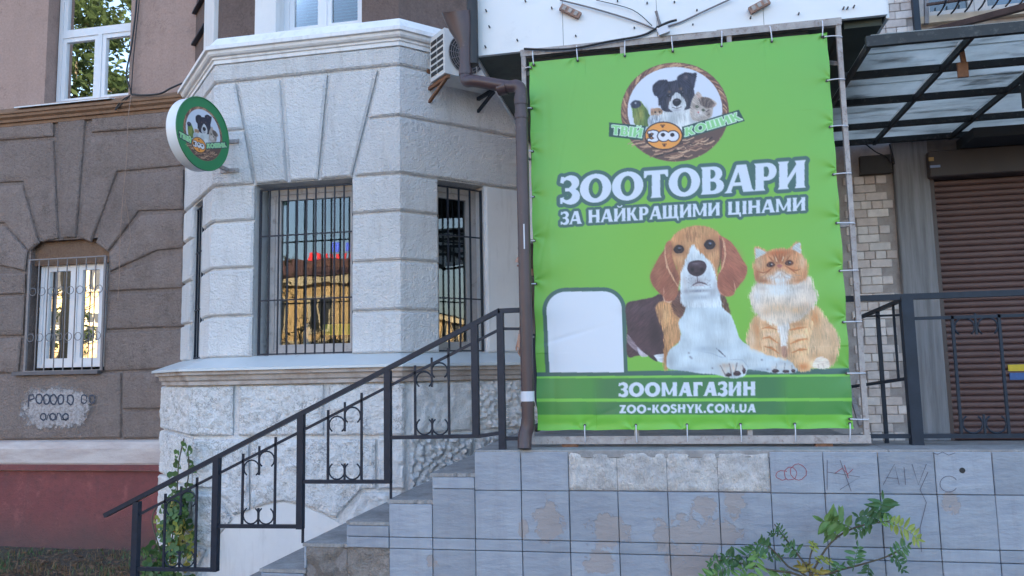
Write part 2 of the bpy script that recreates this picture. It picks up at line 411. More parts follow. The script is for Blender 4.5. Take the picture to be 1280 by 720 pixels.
# ------------------------------------------------------------------ window builder
def window(parent, O, ux, w, h, n, cols=(0.5,), transom=None, fw=0.055, sash=0.05, depth=0.06, fm='upvc', gm='glass', name='window', cut=True, opened=True):
    """frame, sashes and panes in the plane through O (lower left) along ux and z; n looks outwards"""
    ux = ux.normalized(); uz = V(0, 0, 1)
    P = lambda a, b, c: O + ux * a + uz * b + n * c
    def rect(mb, a0, a1, b0, b1, c0, c1): mb.obox(P((a0 + a1) / 2, (b0 + b1) / 2, (c0 + c1) / 2), ux * ((a1 - a0) / 2), n * ((c1 - c0) / 2), uz * ((b1 - b0) / 2))
    f = MB()
    rect(f, 0, fw, 0, h, -depth, 0); rect(f, w - fw, w, 0, h, -depth, 0); rect(f, fw, w - fw, 0, fw, -depth, -0.001); rect(f, fw, w - fw, h - fw, h, -depth, -0.001)
    hh = h - fw if transom is None else transom
    if transom is not None: rect(f, fw, w - fw, transom, transom + fw, -depth, -0.002)
    xs = [fw] + [c * w for c in cols] + [w - fw]
    for c in cols: rect(f, c * w - fw / 2, c * w + fw / 2, fw, hh, -depth, -0.003)
    wo = f.build(name, M[fm], parent)
    cells = []
    for i in range(len(xs) - 1):
        a0 = xs[i] + (fw / 2 if i else 0); a1 = xs[i + 1] - (fw / 2 if i < len(xs) - 2 else 0)
        cells.append((a0, a1, fw, hh))
    if transom is not None: cells.append((fw, w - fw, transom + fw, h - fw))
    for (a0, a1, b0, b1) in cells:
        s = MB(); c0, c1 = -depth + 0.012, -0.012
        rect(s, a0, a0 + sash, b0, b1, c0, c1); rect(s, a1 - sash, a1, b0, b1, c0, c1); rect(s, a0 + sash, a1 - sash, b0, b0 + sash, c0, c1 - 0.001); rect(s, a0 + sash, a1 - sash, b1 - sash, b1, c0, c1 - 0.001)
        s.build('sash', M[fm], wo)
        g_ = MB(); rect(g_, a0 + sash - 0.004, a1 - sash + 0.004, b0 + sash - 0.004, b1 - sash + 0.004, -depth * 0.62, -depth * 0.52)
        g_.build('pane', M[gm], wo)
    return wo
def room(parent, O, ux, w, h, n, d=1.0, mat='dark_room'):
    """the dark space behind a window: five walls"""
    P = lambda a, b, c: O + ux * a + V(0, 0, b) - n * c
    r = MB(); a = -0.15; b = w + 0.15; z0 = -0.1; z1 = h + 0.1
    r.poly([P(a, z0, d), P(b, z0, d), P(b, z1, d), P(a, z1, d)])
    r.poly([P(a, z0, 0), P(a, z0, d), P(a, z1, d), P(a, z1, 0)]); r.poly([P(b, z0, 0), P(b, z1, 0), P(b, z1, d), P(b, z0, d)])
    r.poly([P(a, z0, 0), P(b, z0, 0), P(b, z0, d), P(a, z0, d)]); r.poly([P(a, z1, 0), P(a, z1, d), P(b, z1, d), P(b, z1, 0)])
    return r.build('room_lining', M[mat], parent)
# ------------------------------------------------------------------ plan of the bay
P1 = aty(268, 300, YB); P2 = aty(500, 300, YB); DB = YF - YB
P0 = V(P1.x - DB, YF, 0); P3 = V(P2.x + DB, YF, 0)
BAY = [(P0.x, P0.y), (P1.x, P1.y), (P2.x, P2.y), (P3.x, P3.y)]
S2 = math.sqrt(0.5); NR = V(S2, -S2, 0); NL = V(-S2, -S2, 0); DR = V(S2, S2, 0); DL = V(S2, -S2, 0)
zb = lambda y: aty(500, y, YB).z
Z_SILL = zb(441); Z_WT = zb(218); Z_J = [zb(388), zb(326), zb(265)]; Z_MID = zb(146); Z_FAN = zb(83); Z_COR = zb(58); Z_CTOP = zb(40); Z_BAND = zb(24)
fw0 = aty(318, 330, YB).x; fw1 = aty(441, 330, YB).x
sR = lambda px, py: (atp(px, py, P2, NR) - V(P2.x, P2.y, 0)).dot(DR)
ra = sR(547, 330); rb = sR(606, 330); rb = min(rb, 1.1)
# ------------------------------------------------------------------ old house, left
house = thing('old_house', (-8, YF + 0.5, 0), 'grey brown plastered old house with arched window and red plinth, left of the white bay', 'house')
zf = lambda x, y: aty(x, y, YF).z
xf = lambda x, y: aty(x, y, YF).x
Z_CB = zf(100, 149); Z_CT = zf(100, 128)
# openings
ax0, ax1 = xf(38, 330), xf(136, 330); az0, az1 = zf(80, 464), zf(88, 297)
ux0, ux1 = xf(59, 60), xf(163, 60); uz0 = zf(110, 124); uz1 = uz0 + 1.55
XL = -25.0; XR = P0.x
w = MB()
YW0, YW1 = YF + 0.002, YF + 0.34
# lower wall round the arched opening
w.box(XL, ax0, YW0, YW1, 0, Z_CB); w.box(ax1, XR + 0.3, YW0, YW1, 0, Z_CB); w.box(ax0, ax1, YW0, YW1, 0, az0); w.box(ax0, ax1, YW0, YW1, az1 - 0.02, Z_CB)
w.build('wall', M['stucco'], house)
w = MB()
w.box(XL, ux0, YW0 - .01, YW1, Z_CB, TOPZ); w.box(ux1, XR + 0.3, YW0 - .01, YW1, Z_CB, TOPZ); w.box(ux0, ux1, YW0 - .01, YW1, Z_CB, uz0); w.box(ux0, ux1, YW0 - .01, YW1, uz1, TOPZ)
w.build('upper_wall', M['plaster'], house)
w = MB(); w.box(XL, 25, YF + 1.75, 18, 0, TOPZ); w.box(XL, 25, YF + .3, YF + 1.76, TOPZ - .3, TOPZ + .2); w.box(XL, XL + .3, YF + .3, YF + 1.76, 0, TOPZ - .3); w.box(24.7, 25, YF + .3, YF + 1.76, 0, TOPZ - .3)  # unseen bulk, top slab and ends shaped to keep the sun out
w.build('sun_blocking_core', M['dark_room'], house)
# cornice between the storeys
c = MB(); sweep(c, [(XL, YF), (XR + .05, YF)], [(0.0, Z_CB - 0.02), (0.03, Z_CB - 0.02), (0.03, Z_CB + 0.015), (0.055, Z_CB + 0.02), (0.055, Z_CB + 0.05), (0.085, Z_CB + 0.07), (0.085, Z_CB + 0.10), (0.10, Z_CB + 0.105), (0.10, Z_CB + 0.125), (-0.01, Z_CT + 0.02)])
c.build('cornice', M['ochre'], house)
def fblock(bot, top, mat='stucco', thick=0.026, amp=0.005, step=0.08, seed=0, name='stucco_block', parent=None, Y=YF, kind=0, ns=9, edge=0.018):
    b = [aty(x, y, Y) for x, y in bot]; t = [aty(x, y, Y) for x, y in top]
    m = max(len(b), len(t)); 
    if len(b) != len(t): b = resample(b, m); t = resample(t, m)
    mb = MB(); block(mb, b, t, [FN] * m, thick, step, amp, ns, edge, kind, seed)
    return mb.build(name, M[mat], parent or house, smooth=0.6)
G = 2.1      # half a joint, in pixels of the photograph
# band under the cornice
fblock([(-130, 185), (70 - G, 173 - G)], [(-130, 166), (70 - G, 151)], seed=1)
fblock([(113 + G, 168 - G), (230, 160 - G)], [(113 + G, 147), (230, 135)], seed=2)
# keystone and the bent voussoirs of the arch
fblock([(78, 298), (96, 297)], [(71 + G, 151), (110 - G, 148)], seed=3)
fblock([(-130, 236), (32 - G, 227), (54, 303)][::1], [(-130, 189), (70 - G, 174 + G), (76 - G, 298)], seed=4)
fblock([(117 - G, 303), (147, 217 - G), (230, 209 - G)], [(98 + G, 297), (112 + G, 169 + G), (230, 161 + G)], seed=5)
fblock([(-130, 283), (7, 279), (38, 314)], [(-130, 241), (31 - G, 229 + G), (52 - G, 304)], seed=6)
fblock([(136, 315), (174, 266 - G), (230, 264 - G)], [(119 + G, 304), (148 + G, 219 + G), (230, 210 + G)], seed=7)
fblock([(-130, 338), (0, 332), (33, 339)], [(-130, 286), (7, 281 + G), (36, 314)], seed=12)
fblock([(138, 340), (197, 313), (230, 310)], [(138, 317), (176, 268 + G), (230, 266)], seed=13)
fblock([(-130, 374), (33, 367)], [(-130, 342), (33, 342)], seed=14)
fblock([(138, 366 - G), (230, 362 - G)], [(138, 344), (230, 313 + G)], seed=15)
fblock([(-130, 424), (30, 419)], [(-130, 377), (32, 370)], seed=16)
fblock([(134, 414 - G), (230, 410.5 - G)], [(138, 366 + G), (230, 362 + G)], seed=17)
fblock([(-130, 552), (152, 547)], [(-130, 427), (28, 423)] if False else [(-130, 470), (152, 466)], seed=18, amp=0.009, ns=7)
fblock([(-130, 468), (24, 466)], [(-130, 427), (28, 422)], seed=19)
fblock([(131, 464), (230, 462 - G)], [(132, 414 + G), (230, 410.5 + G)], seed=20)
fblock([(155, 511), (230, 511)], [(155, 464 + G), (230, 462 + G)], seed=21, amp=0.007)
fblock([(155, 548), (230, 547)], [(155, 514), (230, 514)], seed=22, amp=0.007)
# arch infill and reveals
t = MB(); t.box(ax0 - .02, ax1 + .02, YF + 0.06, YF + 0.16, zf(88, 327) - .02, az1 + 0.05); t.build('arch_infill', M['tympanum'], house)
# plinth
t = MB(); zt0, zt1, zt2, zt3 = zf(95, 551), zf(95, 560), zf(95, 581), zf(95, 587)
sweep(t, [(XL, YF), (XR, YF)], [(0.0, zt0 + .01), (0.05, zt0 - 0.01), (0.075, zt1), (0.078, zt2 + .03), (0.06, zt2), (0.085, zt2 - .012), (0.085, zt3), (0.03, zt3 - .01)])
tt = NT('grey_limewash'); nn = tt.ramp(tt.noise(3, 6, .7, stretch=(.6, .6, 3)), [(.4, 0.), (.75, 1.)])
tt.color(tt.mix(nn, A(196, 190, 192), A(164, 148, 148))); tt.rough(.9); tt.bump(tt.noise(40, 5, .7), .6, .01)
t.build('plinth_band', tt.m, house)
lip = MB(); sweep(lip, [(XL, YF), (XR, YF)], [(0.06, zt2 + .012), (0.092, zt2 + .006), (0.094, zt3 + .004), (0.03, zt3 - .012)])
tt = NT('faded_red_paint'); zz = tt.sep(tt.pos())[2]
nn = tt.noise(2.5, 6, .7); base = tt.mix(tt.ramp(nn, [(.3, 0.), (.7, 1.)]), A(134, 78, 80), A(112, 66, 70))
base = tt.mix(tt.ramp(tt.noise(18, 5, .7), [(.5, 0.), (.7, .6)]), base, A(96, 66, 70))
base = tt.mix(tt.ramp(tt.noise(3.4, 7, .78), [(.56, 0.), (.64, .7)]), base, A(148, 92, 92)); base = tt.mix(tt.ramp(tt.noise(9, 5, .7, stretch=(1.6, 1, .2)), [(.55, 0.), (.8, .6)]), base, A(92, 70, 76))
damp = tt.ramp(tt.math('ADD', zz, tt.math('MULTIPLY', tt.noise(3.0, 5, .7), .35)), [(.30, 1.), (.66, 0.)])
tt.color(tt.mix(tt.math('MULTIPLY', damp, .8), base, A(92, 74, 76))); tt.rough(.9); tt.bump(tt.math('ADD', tt.noise(60, 4, .7), tt.noise(16, 4, .6)), .8, .012)
t = MB(); rows = []
for j in range(15):
    z = zt3 * (1 - j / 14) - .02 * (j == 14)
    rows.append([V(x, YF - 0.035 - .007 * noise.noise(V(x * 5, z * 5, 0)) - .004 * noise.noise(V(x * 17, z * 17, 2)), z) for x in [XL] + [-9 + 4.1 * i / 80 for i in range(81)]])
t.grid(rows); t.build('plinth', tt.m, house, smooth=True); lip.build('plinth_lip', tt.m, house)
# windows of the old house
fx0, fx1 = aty(52, 335, YF + .1).x, min(ax1 + .0, aty(134, 335, YF + .1).x); fz0, fz1 = aty(90, 459, YF + .1).z, aty(90, 327, YF + .1).z
window(house, V(fx0, YF + 0.10, fz0), V(1, 0, 0), fx1 - fx0, fz1 - fz0, FN, (0.535,), None, 0.045, 0.055, 0.07)
room(house, V(fx0, YF + 0.18, fz0), V(1, 0, 0), fx1 - fx0, fz1 - fz0, FN)
t = MB(); t.box(ax0 - .10, ax1 - .03, YF - .075, YF + 0.2, az0 - .035, az0 + .004); t.build('window_sill', simple('dull_grey_sill', A(96, 94, 100), .7, .15, 8), house)
window(house, V(ux0 + .012, YF + 0.15, uz0), V(1, 0, 0), ux1 - ux0 - .024, uz1 - uz0, FN, (0.52,), 0.83, 0.05, 0.05, 0.07)
room(house, V(ux0, YF + 0.24, uz0), V(1, 0, 0), ux1 - ux0, uz1 - uz0, FN)
t = MB(); s0 = V(xf(27, 128), 0, 0).x; t.prism([V(s0, YF - .10, uz0 - .06), V(ux1 - .16, YF - .10, uz0 - .06), V(ux1 - .16, YF + .14, uz0 + .0), V(s0, YF + .14, uz0 + .0)], (0, 0, .012)); fixn(t.build('window_sill', M['upvc'], house))
# writing on the wall: a pale washed patch with blue loops
def ribbon(mb, pts, wd, Y, n=V(0, -1, 0), pr=None):
    P = [aty(x, y, Y) for x, y in pts] if pr is None else [pr(x, y) for x, y in pts]
    for i in range(len(P)):
        pass
    L = []; Rr = []
    for i in range(len(P)):
        d = (P[min(i + 1, len(P) - 1)] - P[max(0, i - 1)]).normalized(); s = d.cross(n).normalized() * wd / 2
        L.append(P[i] + s); Rr.append(P[i] - s)
    mb.grid([L, Rr])
def ell(cx, cy, rx, ry, a0=0, a1=360, n=16): return [(cx + rx * math.cos(R_(a0 + (a1 - a0) * i / n)), cy - ry * math.sin(R_(a0 + (a1 - a0) * i / n))) for i in range(n + 1)]
tt = NT('washed_white_patch'); tt.color(tt.mix(tt.ramp(tt.noise(30, 5, .8), [(.42, 0.), (.6, 1.)]), A(176, 174, 180), A(140, 134, 136))); tt.rough(.9); tt.bump(tt.noise(60, 4, .7), .8, .012)
pp = MB(); ctr = []
outl = []
for i in range(48):
    a = 2 * math.pi * i / 48; e = 1 + .22 * noise.noise(V(math.cos(a) * 2.4, math.sin(a) * 2.4, 1)); ex = abs(math.cos(a)) ** .6 * math.copysign(1, math.cos(a)); ey = abs(math.sin(a)) ** .6 * math.copysign(1, math.sin(a))
    outl.append(aty(72 + 46 * ex * e, 510 + 23 * ey * e, YF - .0385))
pp.poly([aty(72 + 66 * math.cos(2 * math.pi * i / 40), 510 + 42 * math.sin(2 * math.pi * i / 40), YF - .0385) for i in range(40)])
x_, y_, z_ = tt.sep(tt.pos()); pc = aty(72, 510, YF); ddx = tt.math('POWER', tt.math('ABSOLUTE', tt.math('DIVIDE', tt.math('SUBTRACT', x_, pc.x), .44)), 3.); ddz = tt.math('POWER', tt.math('ABSOLUTE', tt.math('DIVIDE', tt.math('SUBTRACT', z_, pc.z), .235)), 3.)
mk_ = tt.ramp(tt.math('ADD', tt.math('ADD', ddx, ddz), tt.math('MULTIPLY', tt.math('SUBTRACT', tt.noise(14, 6, .75), .5), 2.6)), [(.45, 1.), (.95, 0.)])
trp = tt.n.new('ShaderNodeBsdfTransparent'); mxp = tt.n.new('ShaderNodeMixShader'); tt.l.new(mk_, mxp.inputs[0]); tt.l.new(trp.outputs[0], mxp.inputs[1]); tt.l.new(tt.b.outputs[0], mxp.inputs[2]); tt.l.new(mxp.outputs[0], tt.n['Material Output'].inputs[0])
pp.build('whitewash_patch', tt.m, house)
gm = simple('blue_black_marker', (0.035, 0.045, 0.075), .7, .2, 20)
for L, wd in [(ell(cx, 499 + (cx - 55) * .02, 3.9, 6, 20, 385), .018) for cx in (49, 58, 67, 76, 88)] + [([(35, 508), (36, 494), (41, 493), (43, 498), (37, 501)], .018)] + [(ell(cx, 499, 3.6, 5.2), .014) for cx in (105, 115)] + [(ell(cx, 521, 3.3, 4), .017) for cx in (54, 66, 82)] + [([(58, 525), (61, 517), (64, 525)], .015), ([(70, 525), (72, 516), (76, 518), (77, 525), (86, 524)], .015)]:
    gr = MB(); ribbon(gr, [(x_ + random.uniform(-.5, .5), y_ + random.uniform(-.5, .5)) for x_, y_ in L], wd, YF - .041); gr.build('graffiti', gm, house)

# ------------------------------------------------------------------ white bay
bay = thing('bay_window', ((P1.x + P2.x) / 2, YB, 0), 'white painted three-sided bay of rusticated stucco beside the entrance stairs', 'bay')
def bpt(face, s):
    """plan point at distance s along a face of the bay"""
    if face == 'L': q = V(P0.x, P0.y, 0) + DL * s
    elif face == 'F': q = V(s, YB, 0)
    else: q = V(P2.x, P2.y, 0) + DR * s
    return (q.x, q.y)
LEN = DB * math.sqrt(2)
la, lb = LEN - rb, LEN - ra
piers = [[bpt('L', 0), bpt('L', la)], [bpt('L', lb), BAY[1], bpt('F', fw0)], [bpt('F', fw1), BAY[2], bpt('R', ra)], [bpt('R', rb), bpt('R', LEN)]]
wl = MB()
for p in piers: pathwall(wl, p, Z_SILL - .02, Z_WT, 0, .26)
pathwall(wl, BAY, Z_WT, Z_CTOP, 0, .26)
wl.build('wall', M['white'], bay)
def pblock(path, z0, z1, thick=0.035, mat='white', amp=0.003, o=0.0, step=.09, kind=0, ns=10, seed=0, edge=.02, name='stucco_block', parent=None):
    ms = miter(path); path = [(p[0] + m.x * o, p[1] + m.y * o) for p, m in zip(path, ms)]
    mb = MB(); block(mb, [V(p[0], p[1], z0) for p in path], [V(p[0], p[1], z1) for p in path], [V(m.x, m.y, 0) for m in ms], thick, step, amp, ns, edge, kind, seed)
    return mb.build(name, M[mat], parent or bay, smooth=0.6)
g2 = 0.009
zs = [Z_SILL] + Z_J + [Z_WT]
k = 0
for p in piers[3:]:
    pblock(p, Z_SILL + .004, Z_WT - .004, thick=.03, mat='white_smooth', amp=.001, seed=99, name='plaster_slab')
for p in piers[:3]:
    for i in range(4):
        k += 1; pblock(p, zs[i] + (g2 if i else 0), zs[i + 1] - g2, seed=k)
# lintel zone: side blocks, fan of voussoirs over the front window
xfan = [(297, 104, 320, 222), (353, 101, 362, 221), (412, 97, 400, 219), (475, 91, 442, 217)]
ft = [aty(a, b, YB).x for a, b, c_, d in xfan]; fb = [aty(c_, d, YB).x for a, b, c_, d in xfan]
for i in range(3):
    mb = MB(); q = .016
    block(mb, [V(fb[i] + q, YB, Z_WT + .004), V(fb[i + 1] - q, YB, Z_WT + .004)], [V(ft[i] + q, YB, Z_FAN - g2 * 2), V(ft[i + 1] - q, YB, Z_FAN - g2 * 2)], [FN] * 2, .035, .09, .003, 10, .02, 0, 40 + i)
    mb.build('voussoir', M['white'], bay, smooth=0.6)
def fx(i, z): f = (z - Z_WT) / (Z_FAN - Z_WT); return fb[i] + (ft[i] - fb[i]) * f
for (z0, z1) in ((Z_WT, Z_MID), (Z_MID, Z_FAN)):
    for side in (0, 1):
        mb = MB(); za, zc = z0 + g2, z1 - g2
        if side == 0:
            B = [V(*BAY[0], za), V(*BAY[1], za), V(fx(0, za) - .016, YB, za)]; T = [V(*BAY[0], zc), V(*BAY[1], zc), V(fx(0, zc) - .016, YB, zc)]
        else:
            B = [V(fx(3, za) + .016, YB, za), V(*BAY[2], za), V(*BAY[3], za)]; T = [V(fx(3, zc) + .016, YB, zc), V(*BAY[2], zc), V(*BAY[3], zc)]
        ms = miter([(b.x, b.y) for b in B])
        block(mb, B, T, [V(m.x, m.y, 0) for m in ms], .035, .09, .003, 10, .02, 0, 50 + side + int(z0 * 10)); mb.build('stucco_block', M['white'], bay, smooth=0.6)
pblock(BAY, Z_FAN + g2, Z_COR, seed=60, name='frieze')
# crowning cornice and band above
def ext(path, d=.02): return path
c = MB(); hC = Z_CTOP - Z_COR
sweep(c, BAY, [(0.0, Z_COR - .005), (0.045, Z_COR - .005), (0.045, Z_COR + .03), (0.06, Z_COR + .035), (0.06, Z_COR + .055), (0.085, Z_COR + .06), (0.10, Z_COR + .075), (0.105, Z_COR + .10), (0.13, Z_COR + .105), (0.13, Z_CTOP + .005), (0.10, Z_CTOP + .01), (0.02, Z_BAND), (-.12, Z_BAND + .005)])
c.build('cornice', M['white_smooth'], bay, smooth=0.5)
# upper storey of the bay: brown stucco piers, white window surround
uo = -0.03
UB = offset_path(BAY, uo)
wxa, wxb = aty(345, 20, YB).x, aty(450, 20, YB).x
ZU = Z_BAND - .02; ZUW = ZU + .05; ZUT = ZUW + 1.5
wl = MB(); jl = aty(319, 20, YB).x
pathwall(wl, [(wxb + .005, YB - uo), UB[2], UB[3]], ZU, ZUT + .6, 0, .25); pathwall(wl, [UB[0], UB[1], (jl, YB - uo)], ZU, ZUT + .6, 0, .25); pathwall(wl, [(jl, YB - uo + .01), (wxb + .005, YB - uo + .01)], ZUT, ZUT + .6, 0, .23)
pathwall(wl, [UB[0], UB[1], UB[2], UB[3]], ZUT + .6, TOPZ, 0, .25)
wl.build('upper_pier', M['brown_panel'], bay)
t = MB(); t.box(jl, wxa, YB - uo - .035, YB - uo + .24, ZU, ZUT); t.box(wxa, wxb, YB - uo - .0, YB - uo + .24, ZU, ZUW)
d0 = V(P0.x, P0.y, 0) + DL * (LEN * .52); d1 = V(P0.x, P0.y, 0) + DL * (LEN * .86)
t.prism([d0 + NL * -.02, d1 + NL * -.02, d1 + NL * .03, d0 + NL * .03], (0, 0, ZUT + .5 - 0)) if False else None
q = [d0 - NL * .04, d1 - NL * .04, d1 + NL * .012, d0 + NL * .012]; t.prism([p + V(0, 0, ZU) for p in q], (0, 0, 3.0))
t.build('window_surround', M['white_smooth'], bay)
for zz_ in (0.42, 0.78, 1.2):
    t = MB(); e0 = V(P0.x, P0.y, 0) + DL * (LEN * .04) + NL * -.028; e1 = V(P0.x, P0.y, 0) + DL * (LEN * .5) + NL * -.028
    t.prism([e0 + V(0, 0, ZU + zz_), e1 + V(0, 0, ZU + zz_), e1 + NL * .045 + V(0, 0, ZU + zz_), e0 + NL * .045 + V(0, 0, ZU + zz_)], (0, 0, .02)); t.build('drip_moulding', M['iron'], bay)
window(bay, V(wxa, YB + .16, ZUW), V(1, 0, 0), wxb - wxa, ZUT - ZUW, FN, (.49,), None, .05, .045, .07)
bl = MB()
for i in range(46):
    z = ZUW + .06 + i * .032; bl.obox(V((wxa + wxb) / 2, YB + .28, z), V((wxb - wxa) / 2 - .05, 0, 0), V(0, .010, .010), V(0, -.0006, .0006))
bl.build('window_blind', simple('pale_blue_blind', (.13, .25, .30), .5, .05, 3), bay)
room(bay, V(wxa, YB + .24, ZUW), V(1, 0, 0), wxb - wxa, ZUT - ZUW, FN, .7)
# main windows of the bay
fwz0 = zb(440) + .0; fwh = Z_WT - fwz0 - .02
window(bay, V(fw0 + .06, YB + .17, fwz0), V(1, 0, 0), fw1 - fw0 - .06, fwh, FN, (), None, .05, .05, .07, 'old_frame')
room(bay, V(fw0, YB + .25, fwz0), V(1, 0, 0), fw1 - fw0, fwh, FN, .95)
o = V(*bpt('R', ra), fwz0) - NR * .15; wr = rb - ra
window(bay, o + DR * .0, DR, wr, fwh, NR, (), None, .05, .05, .07, 'old_frame')
room(bay, o - NR * .08, DR, wr, fwh, NR, .5)
o = V(*bpt('L', la), fwz0) - NL * .15
window(bay, o, DL, lb - la, fwh, NL, (), None, .05, .05, .07, 'old_frame')
room(bay, o - NL * .08, DL, lb - la, fwh, NL, .5)
# sheet-metal sill ledge and moulding under it
Z_LE = Z_SILL - .10
c = MB(); sweep(c, BAY, [(-.25, Z_SILL + .006), (0.0, Z_SILL + .004), (0.30, Z_LE), (0.302, Z_LE - .022), (0.285, Z_LE - .024)]); c.build('sill_sheet', M['sill_metal'], bay)
for fpos in (.25, .62, .93):       # standing seams of the ledge
    pass
c = MB(); sweep(c, BAY, [(0.285, Z_LE - .015), (0.27, Z_LE - .02), (0.27, Z_LE - .055), (0.235, Z_LE - .06), (0.225, Z_LE - .10), (0.205, Z_LE - .115), (0.205, Z_LE - .145), (0.14, Z_LE - .15)]); c.build('ledge_moulding', M['moulding'], bay, smooth=0.5)
# rock faced base
OB = 0.15; Z_BT = Z_LE - .15
BASE = offset_path(BAY, OB); BASE[0] = (P0.x - OB * math.sqrt(2), YF); BASE[3] = (P3.x + OB * math.sqrt(2), YF)
wl = MB(); pathwall(wl, BASE, 0, Z_BT, 0, .12); wl.build('base_wall', M['white_lump'], bay)
YBB = YB - OB
zq = lambda x, y: aty(x, y, YBB).z
xq = lambda x: aty(x, 600, YBB).x
zc1 = zq(292, 546)
kw = dict(thick=.035, step=.022, edge=.02)
pblock([BASE[0], BASE[1], (xq(291), YBB)], zc1 + .008, Z_BT - .005, mat='white_rock', amp=.02, kind=1, ns=13, seed=71, name='base_stone', **kw)
pblock([(xq(298), YBB), (xq(405), YBB)], zc1 + .008, Z_BT - .005, mat='white_rock', amp=.02, kind=1, ns=13, seed=72, name='base_stone', **kw)
pblock([(xq(411), YBB), BASE[2], tuple(V(*BASE[2]).lerp(V(*BASE[3]), .02))], zc1 + .008, Z_BT - .005, mat='white_rock', amp=.02, kind=1, ns=13, seed=73, name='base_stone', **kw)
sl = lambda f: tuple(V(*BASE[2]).lerp(V(*BASE[3]), f))
pblock([sl(.06), sl(.45)], zc1 + .008, Z_BT - .005, mat='white_lump', amp=.02, kind=1, ns=13, seed=74, name='base_stone', **kw)
pblock([sl(.47), sl(.98)], zc1 + .008, Z_BT - .005, mat='white_lump', amp=.045, kind=2, ns=19, seed=75, name='base_stone', thick=.035, step=.012, edge=.02)
zc2 = zq(250, 611)
def bblock(bot, top, seed, kind=1, amp=.02, ns=13, mat='white_rock', step=.022):
    return fblock(bot, top, mat, .035, amp, step, seed, 'base_stone', bay, YBB, kind, ns, .02)
pblock([BASE[0], BASE[1], (xq(240), YBB)], zc2 + .006, zc1 - .008, mat='white_rock', amp=.02, kind=1, ns=13, seed=76, name='base_stone', **kw)
bblock([(242, 610), (267, 610), (293, 644), (313, 637)], [(242, 549), (267, 549), (290, 549), (312, 549)], 77)
bblock([(315, 636), (333, 629.5), (356, 626.5), (378, 630), (401, 640), (420, 648), (453, 611), (470, 611)], [(315, 549), (338, 549), (360, 549), (380, 549), (400, 549), (425, 549), (450, 549), (470, 549)], 78)
pblock([(xq(473), YBB), BASE[2], sl(.02)], zq(480, 611), zc1 - .008, mat='white_lump', amp=.02, kind=1, ns=13, seed=79, name='base_stone', **kw)
pblock([sl(.04), sl(.45)], .55, zc1 - .008, mat='white_lump', amp=.045, kind=2, ns=19, seed=80, name='base_stone', thick=.035, step=.012, edge=.02)
pblock([sl(.47), sl(.98)], .55, zc1 - .008, mat='white_lump', amp=.045, kind=2, ns=19, seed=81, name='base_stone', thick=.035, step=.012, edge=.02)
bblock([(240, 676), (262, 684), (290, 650)], [(242, 614), (266, 614), (291, 647)], 82)
bblock([(238, 716), (246, 718), (258, 688)], [(240, 680), (250, 682), (259, 686)], 83)
bblock([(425, 662), (470, 700), (500, 700)], [(455, 615), (478, 615), (503, 615)], 84, 1, .022, 11, 'white_lump')
pblock([BASE[0], BASE[1], (xq(238), YBB)], 0.02, zc2 - .008, mat='white_rock', amp=.02, kind=1, ns=13, seed=85, name='base_stone', **kw)
arch = [(262, 760), (258, 720), (262, 690), (276, 667), (293, 648), (313, 639), (333, 631.5), (356, 628.5), (378, 632), (401, 642), (420, 651), (440, 672), (446, 700), (446, 760)]
t = MB(); t.prism([aty(x, y, YBB - .012) for x, y in arch], (0, .02, 0)); fixn(t.build('arch_infill', M['white_smooth'], bay))
# ------------------------------------------------------------------ plain wall behind banner, brick wall right
whitewall = MB(); whitewall.box(P3.x - .2, 0.4, YF - .0, YF + .3, 0, TOPZ); tag(whitewall.build('plain_wall', M['white_smooth']), 'smooth white painted wall between bay and green banner', 'wall')
